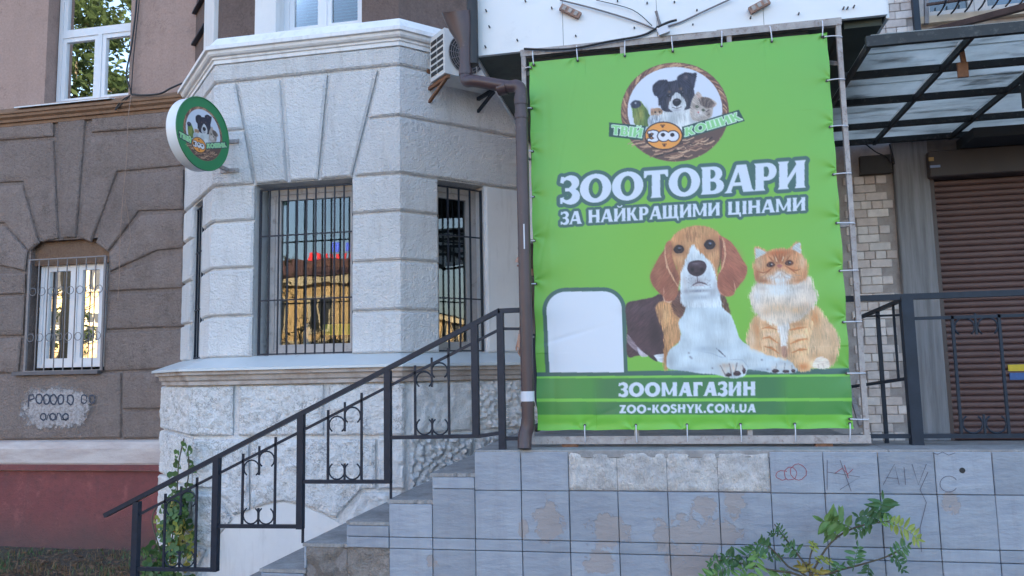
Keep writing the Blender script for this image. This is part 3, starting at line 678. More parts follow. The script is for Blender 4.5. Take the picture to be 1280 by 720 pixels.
# ------------------------------------------------------------------ tiled terrace and stairs
def tile_mat():
    t = NT('grey_blue_painted_tile')
    n1 = t.ramp(t.noise(3, 5, .65), [(.3, 0.), (.7, 1.)])
    c = t.mix(n1, A(148, 158, 176), A(134, 144, 162))
    rip = t.noise(7, 4, .6, stretch=(1., 1., 3.2))
    c = t.mix(t.ramp(rip, [(.35, .0), (.7, .35)]), c, A(172, 180, 192))
    # worn places where the paint has come off, each with its own outline
    spots = [(685, 650, 26, 34), (760, 664, 34, 26), (748, 702, 22, 18), (828, 668, 14, 26), (868, 664, 50, 26), (880, 634, 22, 16), (918, 626, 16, 26), (905, 668, 24, 18), (870, 698, 46, 26), (1190, 630, 12, 14), (860, 712, 30, 14), (540, 703, 10, 12), (655, 660, 8, 16)]
    p = t.pos(); x, y, z = t.sep(p); nz = t.noise(11, 5, .7); nz2 = t.noise(34, 4, .7)
    wear = None
    for (cx, cy, rx, ry) in spots:
        q = aty(cx, cy, YT); sc = .0052
        dx = t.math('DIVIDE', t.math('SUBTRACT', x, q.x), rx * sc); dz = t.math('DIVIDE', t.math('SUBTRACT', z, q.z), ry * sc)
        d = t.math('ADD', t.math('MULTIPLY', dx, dx), t.math('MULTIPLY', dz, dz))
        m = t.math('SUBTRACT', 1.0, d); wear = m if wear is None else t.math('MAXIMUM', wear, m)
    wr = t.math('ADD', wear, t.math('ADD', t.math('MULTIPLY', t.math('SUBTRACT', nz, .5), 3.2), t.math('MULTIPLY', t.math('SUBTRACT', nz2, .5), 1.4)))
    mask = t.ramp(wr, [(.42, 0.), (.56, 1.)])
    oi = t.n.new('ShaderNodeObjectInfo').outputs['Random']
    c = t.mix(1., c, t.ramp(oi, [(0., .84), (1., 1.06)]), 'MULTIPLY')
    c = t.mix(t.math('MULTIPLY', t.ramp(t.noise(4, 6, .75, stretch=(2.5, 1, .35)), [(.5, 0.), (.8, 1.)]), .35), c, A(112, 112, 118))
    c = t.mix(t.math('MULTIPLY', mask, .7), c, A(150, 142, 142))
    scr = t.ramp(t.noise(22, 6, .8, stretch=(1, 1, .5)), [(.66, 0.), (.74, 1.)])
    c = t.mix(t.math('MULTIPLY', scr, .4), c, A(120, 120, 126))
    t.color(c); t.rough(.5); h = t.math('ADD', rip, t.math('MULTIPLY', t.noise(40, 3, .6), .25)); t.bump(t.math('SUBTRACT', h, t.math('MULTIPLY', mask, .4)), .55, .012)
    return t.m
M['tile'] = tile_mat()
def mortar_mat():
    t = NT('bare_tile_mortar'); n1 = t.ramp(t.noise(8, 6, .7), [(.35, 0.), (.65, 1.)]); n2 = t.ramp(t.noise(60, 4, .7, stretch=(1.5, 1, .2)), [(.4, 0.), (.7, 1.)])
    c = t.mix(n1, A(226, 226, 230), A(176, 176, 182)); c = t.mix(t.math('MULTIPLY', n2, .25), c, A(226, 226, 230))
    t.color(c); t.rough(.95); t.bump(t.math('ADD', t.noise(45, 4, .7, stretch=(1.3, 1, .6)), t.noise(9, 5, .7)), 1., .03); return t.m
M['mortar'] = mortar_mat()
M['old_render'] = stucco('crumbled_render', A(160, 154, 152), A(104, 98, 98), .7, 40, .03, 3.5, 1.)
M['grout'] = simple('dark_grout', A(108, 110, 118), .95, .3, 12, bump=(60, .5, .004))
terr = thing('tiled_terrace', (1.5, YT + 1, 0), 'raised terrace faced with worn grey blue tiles, under the banner', 'terrace')
X0T = aty(593.5, 614, YT).x; PIT = 0.3022; XE = 6.5
rowsz = [aty(708, y, YT).z for y in (563.0, 614, 676.3, 691)]
DZ = DECK
t = MB(); t.box(X0T, 1.25, YT + .022, YF, 0, DZ - .05); t.box(1.25, XE, YT + .022, YT + .42, 0, DZ - .05); t.box(1.25, XE, YT + .42, YF, 0, DZ - .21); t.build('core', M['grout'], terr)
XK = 1.25; DL2 = DZ - .16; YK = YT + .42
t = MB(); t.bbox(X0T + .0, XK, YT + .008, YF - .001, DZ - .05, DZ, .006); t.build('deck_slab', M['deck'], terr)
t = MB(); t.bbox(XK + .001, XE, YT + .008, YK, DZ - .05, DZ, .006); t.build('kerb_slab', M['deck'], terr)
t = MB(); t.bbox(XK + .001, XE, YK + .001, YF - .001, DL2 - .05, DL2, .006); t.build('lower_floor', M['deck'], terr)
zrow = [(rowsz[1] + .0, DZ - .012), (rowsz[2], rowsz[1]), (rowsz[3], rowsz[2]), (rowsz[3] - .3, rowsz[3]), (rowsz[3] - .6, rowsz[3] - .3), (.0, rowsz[3] - .6)]
gp = .0022
for ci in range(25):
    xa = X0T + ci * PIT; xb_ = xa + PIT
    for ri, (za, zc) in enumerate(zrow):
        if ri == 0 and 2 <= ci <= 5: continue
        dy = random.uniform(-.0015, .0015); j = random.uniform(-.0012, .0012)
        t = MB(); t.bbox(xa + gp + j, xb_ - gp + j, YT + dy, YT + .024, za + gp, zc - gp, .003); t.build('tile', M['tile'], terr)
# the four lost tiles: mortar beds with trowel marks
for ci in range(2, 6):
    xa = X0T + ci * PIT + .001; za, zc = zrow[0]
    mb = MB(); rws = []
    for j in range(15):
        rr = []
        for i in range(19):
            u = i / 18; v = j / 14; e = min(u, 1 - u, v, 1 - v); x = xa + u * (PIT - .002); z = za + .006 + v * (zc - za - .008)
            h = (.015 * min(1, (e + .02) / .05)) * (1 + 1.1 * noise.noise(V(x * 14, z * 14, ci))) + .003 * noise.noise(V(x * 60, z * 12, 0))
            rr.append(V(x, YT + .021 - h, z))
        rws.append(rr)
    mb.grid(rws); mb.build('mortar_bed', M['mortar'], terr, smooth=True)
# marks on the tiles
red = simple('red_marker', A(150, 80, 92), .7, .1, 20); dk = simple('dark_marker', A(92, 92, 108), .7, .1, 20)
YG = YT - .0035
for L in [ell(*c_) for c_ in ((998, 590, 10, 10), (988, 592, 8, 8), (978, 594, 8, 6, 40, 320))] + [[(1044, 592), (1052, 586), (1060, 592), (1066, 587)], [(1056, 582), (1060, 598)]]:
    gr = MB(); ribbon(gr, [(x_ + random.uniform(-.6, .6), y_ + random.uniform(-.6, .6)) for x_, y_ in L], .004, YG); gr.build('graffiti', red, terr)
for L in ([(1034, 575), (1034, 612)], [(1034, 590), (1075, 596), (1050, 612)], [(1050, 575), (1064, 614)], [(1104, 606), (1118, 580), (1124, 606)], [(1108, 597), (1123, 598)], [(1130, 584), (1132, 606)], [(1140, 580), (1148, 606), (1158, 580)], [(1160, 590), (1150, 612), (1158, 628), (1150, 660), (1152, 690)], [(1166, 566), (1172, 568), (1178, 565), (1186, 569), (1194, 566)], ell(1186, 605, 11, 10, 30, 330)):
    gr = MB(); ribbon(gr, L, .0035, YG); gr.build('graffiti', dk, terr)
t = MB(); q = aty(1203, 588, YG); t.tube([q, q + V(0, .004, 0)], .016, 12); t.build('drilled_hole', M['black'], terr)  # black disc painting the dark of a drilled hole
# stairs
stairs = thing('entrance_stairs', (-2.2, YT + .6, 0), 'tiled entrance steps climbing to the terrace past the white bay', 'stairs')
stx = [X0T, aty(540, 591.6, YT).x, aty(486, 625, YT).x, aty(433, 652, YT).x, aty(380, 679, YT).x, aty(326, 711, YT).x]
stz = [DZ, aty(540, 591.6, YT).z, aty(486, 625, YT).z, aty(433, 652, YT).z, aty(380, 679, YT).z, aty(326, 711, YT).z]
stx += [stx[-1] - .30, stx[-1] - .60, stx[-1] - .9]; stz += [stz[-1] - .155, stz[-1] - .31, stz[-1] - .465]
YS1 = YBB - .03
# step i spans stx[i+1]..stx[i] with top stz[i+1]
for i in range(len(stx) - 1):
    zt_ = stz[i + 1]; xa, xb_ = stx[i + 1], stx[i]
    if zt_ < .05: continue
    t = MB(); t.box(xa + .012, xb_, YT + .024, YS1, 0, zt_ - .022); t.build('step_core', M['concrete'], stairs)
    jag = [V(xa - .012 + (xb_ - xa + .022) * k_ / 18, YT + .004 + .007 * abs(noise.noise(V(k_ * .9, i * 5, 1))) + (.02 if random.random() < .1 else 0), zt_ - .022) for k_ in range(19)]
    jag2 = [V(xa - .012 + .006 * abs(noise.noise(V(k_ * .8, i * 3, 7))), YT + .004 + (YS1 + .006 - YT) * k_ / 12, zt_ - .022) for k_ in range(1, 13)]
    t = MB(); t.prism(jag + [V(xb_ + .01, YS1 + .01, zt_ - .022)] + jag2[::-1], (0, 0, .022)); fixn(t.build('tread', M['deck'], stairs))
    t = MB(); t.bbox(xa, xa + .014, YT + .004, YS1, zt_ - .16, zt_ - .024, .003); t.build('riser', M['tile'], stairs)
    cuts = [zt_ - .024]
    for zj in ([aty(540, 611, YT).z] if i == 0 else []) + [rowsz[2], rowsz[3], rowsz[3] - .3, 0.0]:
        if zj < cuts[-1] - .02: cuts.append(zj)
    for k_ in range(len(cuts) - 1):
        zc, za = cuts[k_], cuts[k_ + 1]
        broken = (i == 2 and za < rowsz[3] - .05) or (i == 3) 
        if broken:
            if zc - za < .05: pass
            mb = MB(); rws = []
            for j in range(13):
                rr = []
                for ii in range(13):
                    u = ii / 12; v = j / 12; x = xa + .002 + u * (xb_ - xa - .004); z = za + v * (zc - za)
                    h = .010 + .03 * noise.fractal(V(x * 9, z * 9, 4), .8, 2, 4); rr.append(V(x, YT + .022 - h * (0 < u < 1 or .6), z))
                rws.append(rr)
            mb.grid(rws); mb.build('broken_render', M['old_render'], stairs, smooth=True)
        else:
            t = MB(); dy = random.uniform(-.0015, .0015); t.bbox(xa + .003, xb_ - gp, YT + dy, YT + .024, za + gp, zc - gp, .003); t.build('tile', M['tile'], stairs)
# ------------------------------------------------------------------ stair railing
YR = YT + .055
rail = thing('stair_railing', aty(400, 690, YR), 'black iron stair railing with scrolled panels climbing from lower left', 'railing')
pr = lambda x, y: aty(x, y, YR)
t = MB(); hp = [pr(132, 644), pr(625, 388), pr(652, 387.5)]
t.bar(hp[0], hp[1], .045, .030); t.bar(hp[1] + V(-.01, 0, -.004), hp[2] + V(.06, 0, 0), .045, .030); t.build('handrail', M['iron'], rail)
t = MB(); t.bar(pr(172, 644), pr(627, 410.5), .014, .018); t.bar(pr(627, 411), pr(656, 411), .014, .018); t.build('mid_rail', M['iron'], rail)
posts = [((174, 627), (165.5, 740)), ((274, 572), (266, 714)), ((379, 518), (373, 661)), ((486, 463), (484, 604)), ((595, 405), (593.5, 544)), ((627, 390), (626.5, 562))]
px_ = []
for (a, b) in posts:
    p_ = pr(*a); q_ = pr(*b); q_ = V((p_.x + q_.x) / 2, YR, q_.z); p_ = V(q_.x, YR, p_.z); px_.append((q_.x, p_.z, q_.z))
    t = MB(); t.box(q_.x - .022, q_.x + .022, YR - .022, YR + .022, max(q_.z, .0), p_.z); t.build('post', M['iron'], rail)
for i, ystub in ((2, stz[4]), (3, stz[2])):
    x, _, zb_ = px_[i]; t = MB(); t.box(x + .012, x + .026, YR - .007, YR + .007, ystub - .01, zb_ + .02); t.build('foot_rod', M['iron'], rail)
for (a, b) in (((168, 711), (267, 712)), ((273, 657.5), (373, 658)), ((378, 602), (485, 602)), ((486, 547), (600, 545)), ((600, 545), (627, 541)), ((627, 548), (652, 548))):
    t = MB(); t.bar(pr(*a), pr(*b), .030, .024); t.build('bottom_rail', M['iron'], rail)
# scrolled panels: two long rods, two stubs, four open rings
hz = lambda x: (lambda f: hpz0 + (hpz1 - hpz0) * f)((x - hpx0) / (hpx1 - hpx0))
mr0, mr1 = pr(172, 644), pr(627, 410.5)
zmid = lambda x: mr0.z + (mr1.z - mr0.z) * (x - mr0.x) / (mr1.x - mr0.x)
def ring(c, r, a0, a1, th=.006, n=14):
    return [V(c.x + r * math.cos(R_(a0 + (a1 - a0) * i / n)), c.y, c.z + r * math.sin(R_(a0 + (a1 - a0) * i / n))) for i in range(n + 1)]
for i in range(4):
    xa, xb_ = px_[i][0], px_[i + 1][0]; zbot = pr(*[(217, 711), (323, 657.7), (431, 602), (540, 546)][i]).z
    s_ = (xb_ - xa); x1 = xa + s_ * (.315 if i else .36); x2 = xa + s_ * (.70 if i else .755); xm = (x1 + x2) / 2; r = (x2 - x1) * .235
    for x in (x1, x2):
        t = MB(); t.box(x - .007, x + .007, YR - .007, YR + .007, zbot, zmid(x) + .05); t.build('rod', M['iron'], rail)
    t = MB(); t.box(xm - .006, xm + .006, YR - .006, YR + .006, zbot, zbot + .12); t.build('rod', M['iron'], rail)
    t = MB(); t.box(xm - .006, xm + .006, YR - .006, YR + .006, zmid(xm) - .15, zmid(xm) + .045); t.build('rod', M['iron'], rail)
    for x, a0, a1, zc in ((x1 + r + .008, 125, 415, zbot + r + .014), (x2 - r - .008, 125, 415, zbot + r + .014), (x1 + r + .008, -52, 232, zmid(x1 + r) - r * 1.35), (x2 - r - .008, -52, 232, zmid(x2 - r) - r * 1.35)):
        t = MB(); t.tube(ring(V(x, YR, zc), r, a0, a1), .0055, 6); t.build('scroll', M['iron'], rail, smooth=True)
# ------------------------------------------------------------------ terrace railing, right
YR2 = YT + .31
rail2 = thing('terrace_railing', aty(1200, 555, YR2), 'black iron terrace railing with scroll ornament in front of roller shutter', 'railing')
pr = lambda x, y: aty(x, y, YR2)
t = MB(); t.bar(pr(1040, 374.5), V(5.2, YR2, pr(1040, 374.5).z), .05, .036); t.build('handrail', M['iron'], rail2)
xp = (pr(1131, 372).x + pr(1147, 556).x) / 2
t = MB(); t.box(xp - .034, xp + .034, YR2 - .034, YR2 + .034, DZ, pr(1140, 371).z); t.build('post', M['iron'], rail2)
t = MB(); t.box(xp + 1.35, xp + 1.418, YR2 - .034, YR2 + .034, DZ, pr(1140, 371).z); t.build('post', M['iron'], rail2)
zm2 = pr(1150, 398).z; zb2 = pr(1150, 545).z
t = MB(); t.bar(V(xp, YR2, zm2), V(5.2, YR2, zm2), .016, .02); t.build('mid_rail', M['iron'], rail2)
t = MB(); t.bar(V(aty(1040, 500, YR2).x, YR2, zb2), V(5.2, YR2, zb2), .03, .026); t.build('bottom_rail', M['iron'], rail2)
for x0_ in (pr(1190, 398).x, pr(1190, 398).x + .9):
    xs_ = x0_; xe_ = x0_ + .262; r = .056; xm = (xs_ + xe_) / 2
    for x in (xs_, xe_):
        t = MB(); t.box(x - .008, x + .008, YR2 - .008, YR2 + .008, zb2, zm2 + .012); t.build('rod', M['iron'], rail2)
    t = MB(); t.box(xm - .006, xm + .006, YR2 - .006, YR2 + .006, zb2, zb2 + .13); t.build('rod', M['iron'], rail2)
    t = MB(); t.box(xm - .006, xm + .006, YR2 - .006, YR2 + .006, zm2 - .11, zm2 + .02); t.build('rod', M['iron'], rail2)
    for x, a0, a1, zc in ((xs_ + r + .01, 125, 415, zb2 + r + .016), (xe_ - r - .01, 125, 415, zb2 + r + .016), (xs_ + r + .01, -52, 232, zm2 - r - .006), (xe_ - r - .01, -52, 232, zm2 - r - .006)):
        t = MB(); t.tube(ring(V(x, YR2, zc), r, a0, a1), .006, 6); t.build('scroll', M['iron'], rail2, smooth=True)
# inner railing running back from the post to the wall behind
rail3 = thing('inner_railing', V(xp - .2, YR2 + .6, DZ), 'short black iron railing running back from the post to the brick wall', 'railing')
y3 = YR2 + .95
e_top = aty(1070, 399, y3); e_mid = aty(1075, 399, y3); e_low = aty(1060, 484, y3)
t = MB(); t.bar(V(xp - .01, YR2 + .03, pr(1131, 374).z), e_top, .03, .022); t.build('handrail', M['iron'], rail3)
t = MB(); t.bar(V(xp - .01, YR2 + .03, pr(1138, 393).z), aty(1070, 396, y3), .012, .014); t.build('mid_rail', M['iron'], rail3)
t = MB(); t.bar(V(xp - .01, YR2 + .03, pr(1140, 473).z), e_low, .022, .02); t.build('bottom_rail', M['iron'], rail3)
for f, thick in ((.18, .007), (.5, .012), (.93, .012)):
    a = V(xp - .01, YR2 + .03, pr(1131, 374).z).lerp(e_top, f); z0 = DL2 if thick > .01 else V(xp, 0, pr(1140, 473).z).lerp(e_low, f).z
    t = MB(); t.box(a.x - thick, a.x + thick, a.y - thick, a.y + thick, z0, a.z); t.build('rod' if thick < .01 else 'post', M['iron'], rail3)
# ------------------------------------------------------------------ brick wall with pilaster, roller shutter
brick = thing('brick_facade', (3, YF + .3, 0), 'whitewashed brick wall with concrete pilaster, behind the glass canopy on the right', 'building')
xpl0, xpl1 = aty(1122, 300, YF).x, aty(1163, 300, YF).x
ZSH = aty(1220, 192, YF).z      # underside of lintel over shutter
zwin = aty(1200, 22, YF).z; xwin = aty(1150, 20, YF).x
t = MB(); YM = YF + .008
t.box(.4, xpl1, YM, YF + .3, 0, zwin); t.box(xpl1, 25, YM, YF + .3, ZSH, zwin); t.box(.4, xwin, YM, YF + .3, zwin, TOPZ); t.box(xwin + 1.6, 25, YM, YF + .3, zwin, TOPZ); t.box(xwin, xwin + 1.6, YM, YF + .3, zwin + 1.6, TOPZ); t.box(xpl1 + 2.6, 25, YM, YF + .3, 0, ZSH)
tt = NT('lime_mortar'); tt.color(tt.mix(tt.ramp(tt.noise(9, 5, .7), [(.3, 0.), (.7, 1.)]), A(180, 172, 172), A(146, 138, 138))); tt.rough(.95); tt.bump(tt.noise(70, 4, .7), .6, .006)
t.build('mortar_wall', tt.m, brick)
bm_ = []
for nm, c0, c1 in (('a', (222, 212, 212), (200, 190, 190)), ('b', (214, 202, 200), (192, 178, 176)), ('c', (228, 220, 220), (208, 200, 200))):
    tt = NT('whitewashed_brick_' + nm); oi = tt.n.new('ShaderNodeObjectInfo').outputs['Random']
    n1 = tt.ramp(tt.noise(16, 6, .7), [(.35, 0.), (.68, 1.)]); c = tt.mix(n1, A(*c0), A(*c1)); c = tt.mix(tt.ramp(tt.noise(30, 5, .8), [(.68, 0.), (.78, 1.)]), c, A(128, 104, 96))
    c = tt.mix(1.0, c, tt.ramp(oi, [(0., .88), (1., 1.06)]), 'MULTIPLY')
    tt.color(c); tt.rough(.9); tt.bump(tt.noise(60, 4, .7), .7, .006); bm_.append(tt.m)
BL, BH = .182, .0757
def brick_mesh(w, h, m):
    b = MB(); b.bbox(-w / 2, w / 2, -.02, .02, -h / 2, h / 2, .0045); o = b.build('brick', m, None, origin=(0, 0, 0)); me = o.data; bpy.data.objects.remove(o); return me
bmesh_l = [brick_mesh(BL - .005, BH - .005, m) for m in bm_]; bmesh_s = [brick_mesh(BL / 2 - .005, BH - .005, m) for m in bm_]
def lay(x0, x1, z0, z1, skip=None):
    n = 0; zi = math.floor(z0 / BH)
    while zi * BH < z1:
        z = (zi + .5) * BH
        if z - BH / 2 >= z0 - .04 and z + BH / 2 <= z1 + .02:
            header = zi % 3 == 0; L = BL / 2 if header else BL; off = (0 if zi % 2 else .5) * L
            xi = math.floor((x0 - off) / L) + 1
            while (xi + 1) * L + off <= x1 + .002:
                xc = (xi + .5) * L + off
                if not (skip and skip(xc, z)):
                    place('brick', random.choice(bmesh_s if header else bmesh_l), brick, V(xc + random.uniform(-.002, .002), YF + .012 - random.uniform(0, .005), z), (0, random.uniform(-.008, .008), 0)); n += 1
                xi += 1
        zi += 1
    return n
vx0, vx1 = aty(1074, 207, YF).x, aty(1112, 207, YF).x; vz0, vz1 = aty(1090, 219, YF).z, aty(1090, 196, YF).z
nb = lay(aty(1052, 300, YF).x, xpl0 - .005, DL2, aty(1090, 186, YF).z, lambda x, z: vx0 - .09 < x < vx1 + .06 and vz0 - .03 < z < vz1 + .03)
nb += lay(aty(1046, 100, YF).x, xwin - .01, aty(1090, 130, YF).z, aty(1100, -25, YF).z)
nb += lay(xwin, xwin + 1.5, aty(1200, 60, YF).z, zwin - .06)
print('bricks', nb)
tt = NT('grey_concrete_pilaster'); n2 = tt.ramp(tt.noise(9, 5, .7, stretch=(2.5, 1, .12)), [(.35, 0.), (.7, 1.)]); tt.color(tt.mix(n2, A(140, 142, 150), A(104, 104, 110))); tt.rough(.85); tt.bump(tt.noise(30, 4, .7, stretch=(3, 1, .15)), .5, .006)
t = MB(); t.bbox(xpl0, xpl1 + .02, YF - .05, YF + .1, DL2, aty(1140, 176, YF).z, .008); t.build('pilaster', tt.m, brick)
t = MB(); t.box(xpl1, xpl1 + 2.6, YF - .04, YF + .12, ZSH, aty(1200, 168, YF).z); t.build('lintel', simple('dark_grey_concrete', A(96, 92, 92), .9, .3, 5, bump=(40, .6, .006)), brick)  # lintel concrete toned darker than the pilaster
t = MB(); t.box(vx0, vx1, YF - .05, YF + .02, vz0 + .03, vz1); t.prism([V(vx0 - .005, YF - .06, vz0 + .03), V(vx1 + .005, YF - .06, vz0 + .03), V(vx1 + .005, YF + .01, vz0 + .03), V(vx0 - .005, YF + .01, vz0 + .03)], (0, 0, -.03)); t.build('vent_box', simple('dark_brown_metal', (.035, .028, .026), .6, .2, 6), brick)
# window top right with grille
win_z = zwin
window(brick, V(xwin + .02, YF + .12, win_z + .03), V(1, 0, 0), 1.56, 1.5, FN, (.33, .66), None, .06, .05, .07, 'old_frame')
room(brick, V(xwin, YF + .2, win_z), V(1, 0, 0), 1.6, 1.55, FN, .8)
cb = MB(); cb.box(xwin + .75, xwin + 1.5, YF + .3, YF + .32, win_z, win_z + 1.4); cb.build('blue_curtain', simple('blue_cloth', A(70, 120, 170), .8, .2, 6), brick)
cb = MB(); cb.box(xwin + .1, xwin + .6, YF + .3, YF + .32, win_z, win_z + 1.4); cb.build('grey_curtain', simple('grey_cloth', A(110, 110, 120), .8, .2, 6), brick)
t = MB(); t.box(xwin - .02, xwin + 1.65, YF - .06, YF + .12, win_z - .045, win_z + .02); t.build('window_sill', simple('cream_sill', A(186, 172, 156), .8, .15, 8), brick)
wg = thing('window_grille', V(xwin + .7, YF - .3, win_z), 'rusty pot-bellied window grille high above the glass canopy', 'grille', 'window grilles')
gx0 = aty(1146, 30, YF - .1).x
bl0 = aty(1141, 46, YF - .1); br = aty(1290, 6, YF - .75)
t = MB(); t.bar(bl0, br, .05, .05); t.build('bottom_rail', M['rust_dark'], wg)
t = MB(); t.bar(V(gx0, YF - .1, bl0.z), V(gx0, YF - .1, bl0.z + 1.4), .05, .05, V(0, 1, 0)); t.build('post', M['iron'], wg)
t = MB(); t.bar(aty(1158, 30, YF - .06), aty(1158, -60, YF - .06), .035, .035, V(0, 1, 0)); t.build('post', M['grille_grey'], wg)
t = MB(); t.bar(aty(1158, 6, YF - .16), aty(1300, -14, YF - .4), .02, .02); t.build('mid_rail', M['rust_dark'], wg)
for i in range(7):
    x = 1172 + i * 17; y0 = 18 - i * 2.2
    t = MB(); t.tube(crom([aty(x, y0 + 1, YF - .08), aty(x + 5, y0 - 5, YF - .16), aty(x + 10, y0 - 16, YF - .3), aty(x + 12, y0 - 34, YF - .34), aty(x + 12, y0 - 70, YF - .34)], 4), .008, 6); t.build('bar', M['iron'], wg, smooth=True)
# roller shutter
sh = thing('roller_shutter', V(xpl1 + 1.3, YF, DZ), 'closed brown roller shutter with its box above the terrace', 'shutter')
xs0 = xpl1 - .02; xs1 = xpl1 + 2.6; zs0 = DL2; zs1 = aty(1220, 222, YF).z
brown = simple('brown_lacquered_aluminium', A(96, 74, 74), .6, .12, 3, dirt=(A(98, 80, 76), 3, .55, .85))
brown2 = simple('dark_brown_lacquer', A(66, 50, 50), .45, .08, 3)
t = MB(); t.box(xs0 + .0, xs0 + .075, YF - .035, YF + .08, zs0, zs1); t.build('guide_rail', brown2, sh)
t = MB(); t.box(xs1 - .075, xs1, YF - .035, YF + .08, zs0, zs1); t.build('guide_rail', brown2, sh)
nsl = int((zs1 - zs0) / .0535); hs = (zs1 - zs0) / nsl
sm = MB(); prof = [(.012, 0), (.004, .003), (-.008, .012), (-.0115, .026), (-.009, .042), (.002, .050), (.012, .0525)]
sm.grid([[V(-(xs1 - xs0 - .15) / 2, y_, z_ * hs / .0535), V((xs1 - xs0 - .15) / 2, y_, z_ * hs / .0535)] for y_, z_ in prof]); so = sm.build('slat', brown, None, smooth=.7, origin=(0, 0, 0)); sme = so.data; bpy.data.objects.remove(so)
for i in range(nsl): place('slat', sme, sh, V((xs0 + xs1) / 2, YF + .03, zs0 + i * hs))
t = MB(); t.bbox(xs0 + .02, xs1, YF - .13, YF + .06, zs1 + .0, ZSH + .02, .01); t.build('shutter_box', simple('dark_box_lacquer', A(62, 54, 56), .5, .08, 3), sh)
t = MB(); q = aty(1262, 464, YF - .012); t.box(q.x, q.x + .22, YF + .008, YF + .0165, q.z, q.z + .055); t.build('yellow_sticker', simple('yellow_print', A(200, 176, 40), .5, .08, 30), sh)
t = MB(); q = aty(1264, 475, YF - .012); t.box(q.x, q.x + .22, YF + .008, YF + .0165, q.z, q.z + .06); t.build('blue_sticker', simple('blue_print', A(50, 88, 150), .5, .2, 60), sh)
t = MB(); q = aty(1164, 199, YF - .135); t.box(q.x - .02, q.x + .02, YF - .14, YF - .129, q.z - .016, q.z + .016); t.build('tag', simple('tan_tag', A(170, 140, 90), .6, .1, 20), sh)
t = MB(); q = aty(1169, 208, YF - .135); t.box(q.x - .04, q.x + .04, YF - .14, YF - .129, q.z - .01, q.z + .01); t.build('label_strip', simple('pale_label', A(130, 150, 190), .6, .1, 20), sh)
# ------------------------------------------------------------------ glass canopy
ZCN = aty(1083, 182, YF).z
can = thing('glass_canopy', V(3, YF - 1, ZCN), 'old glazed canopy on black steel beams above the shutter', 'canopy')
yc0 = atz(1180, 44, ZCN).y; xc0 = atz(1083, 52, ZCN).x; xc1 = xc0 + 3.6
ys = [yc0, atz(1170, 88, ZCN).y, atz(1170, 122, ZCN).y, atz(1130, 156, ZCN).y, atz(1120, 176, ZCN).y]
bm2 = simple('flaking_black_steel', (.02, .023, .025), .6, .3, 10, dirt=((.10, .095, .09), 24, .54, .74))
for y_ in ys:
    t = MB(); t.box(xc0, xc1, y_ - .018, y_ + .018, ZCN - .012 - (.02 if y_ == ys[0] else 0), ZCN + .035); t.build('beam', bm2, can)
xr = [xc0 + .03, atz(1213, 47, ZCN).x, atz(1275, 100, ZCN).x, atz(1275, 100, ZCN).x + .75, xc1 - .03]
for x_ in xr:
    t = MB(); t.box(x_ - .012, x_ + .012, ys[0] + .0185, YF - .06, ZCN - .02, ZCN + .02); t.build('rafter', bm2, can)
tt = NT('weathered_wired_glass')
nA = tt.ramp(tt.noise(3.2, 7, .78, stretch=(.6, 2.6, 1)), [(.52, 0.), (.70, 1.)]); nB = tt.ramp(tt.noise(2, 5, .7), [(.4, 0.), (.75, 1.)])
tt.color(tt.mix(nA, tt.mix(nB, (.60, .61, .58), (.27, .28, .26)), (.06, .06, .055))); tt.rough(.35)
tl = tt.n.new('ShaderNodeBsdfTranslucent'); tt.l.new(tt.mix(nB, (.88, .88, .84), (.64, .64, .60)), tl.inputs[0]); mx = tt.n.new('ShaderNodeMixShader')
tt.l.new(tt.ramp(nA, [(0., .8), (1., .12)]), mx.inputs[0]); tt.l.new(tt.b.outputs[0], mx.inputs[1]); tt.l.new(tl.outputs[0], mx.inputs[2]); tt.l.new(mx.outputs[0], tt.n['Material Output'].inputs[0])
yy = ys + [YF - .06]
for i in range(len(yy) - 1):
    ym = (yy[i] + yy[i + 1]) / 2
    for (ya, yb_) in ((yy[i] + .0, ym + .012), (ym - .004, yy[i + 1] + .0)):
        for k_ in range(len(xr) - 1):
            if i == len(yy) - 2 and k_ > 1: continue
            dz = random.uniform(0, .006); t = MB(); t.box(xr[k_] + .004, xr[k_ + 1] - .004, ya + .004, yb_ - .002, ZCN + .037 + dz, ZCN + .043 + dz); t.build('pane', tt.m, can)
t = MB(); q = atz(1202, 72, ZCN - .05); t.bar(q + V(0, 0, .08), q + V(.01, 0, -.04), .025, .025); t.box(q.x - .03, q.x + .03, q.y - .01, q.y + .01, q.z - .13, q.z - .035); t.build('hanger', M['rust'], can)
t = MB(); q = atz(1276, 90, ZCN); t.box(q.x, q.x + .05, q.y - .03, q.y + .03, ZCN - .25, ZCN - .036); t.build('hanger', bm2, can)
sb = MB(); sb.box(xpl1 + .25, xc1, YF - .45, YF - .07, ZCN - .12, ZCN - .036); sb.build('canopy_shade_board', simple('canopy_shade_black', (.025, .027, .03), .8, .2, 4), can)  # black sheet standing in for the shade under the canopy's back
tag(MB().tube(crom([aty(1082, 180, YF - .2), aty(1095, 190, YF - .06), aty(1108, 196, YF - .06), aty(1118, 205, YF - .07), aty(1112, 180, YF - .1)], 5), .006, 6).build('cable', M['black'], smooth=True), 'thin black cable drooping over the vent box under the canopy', 'cable')
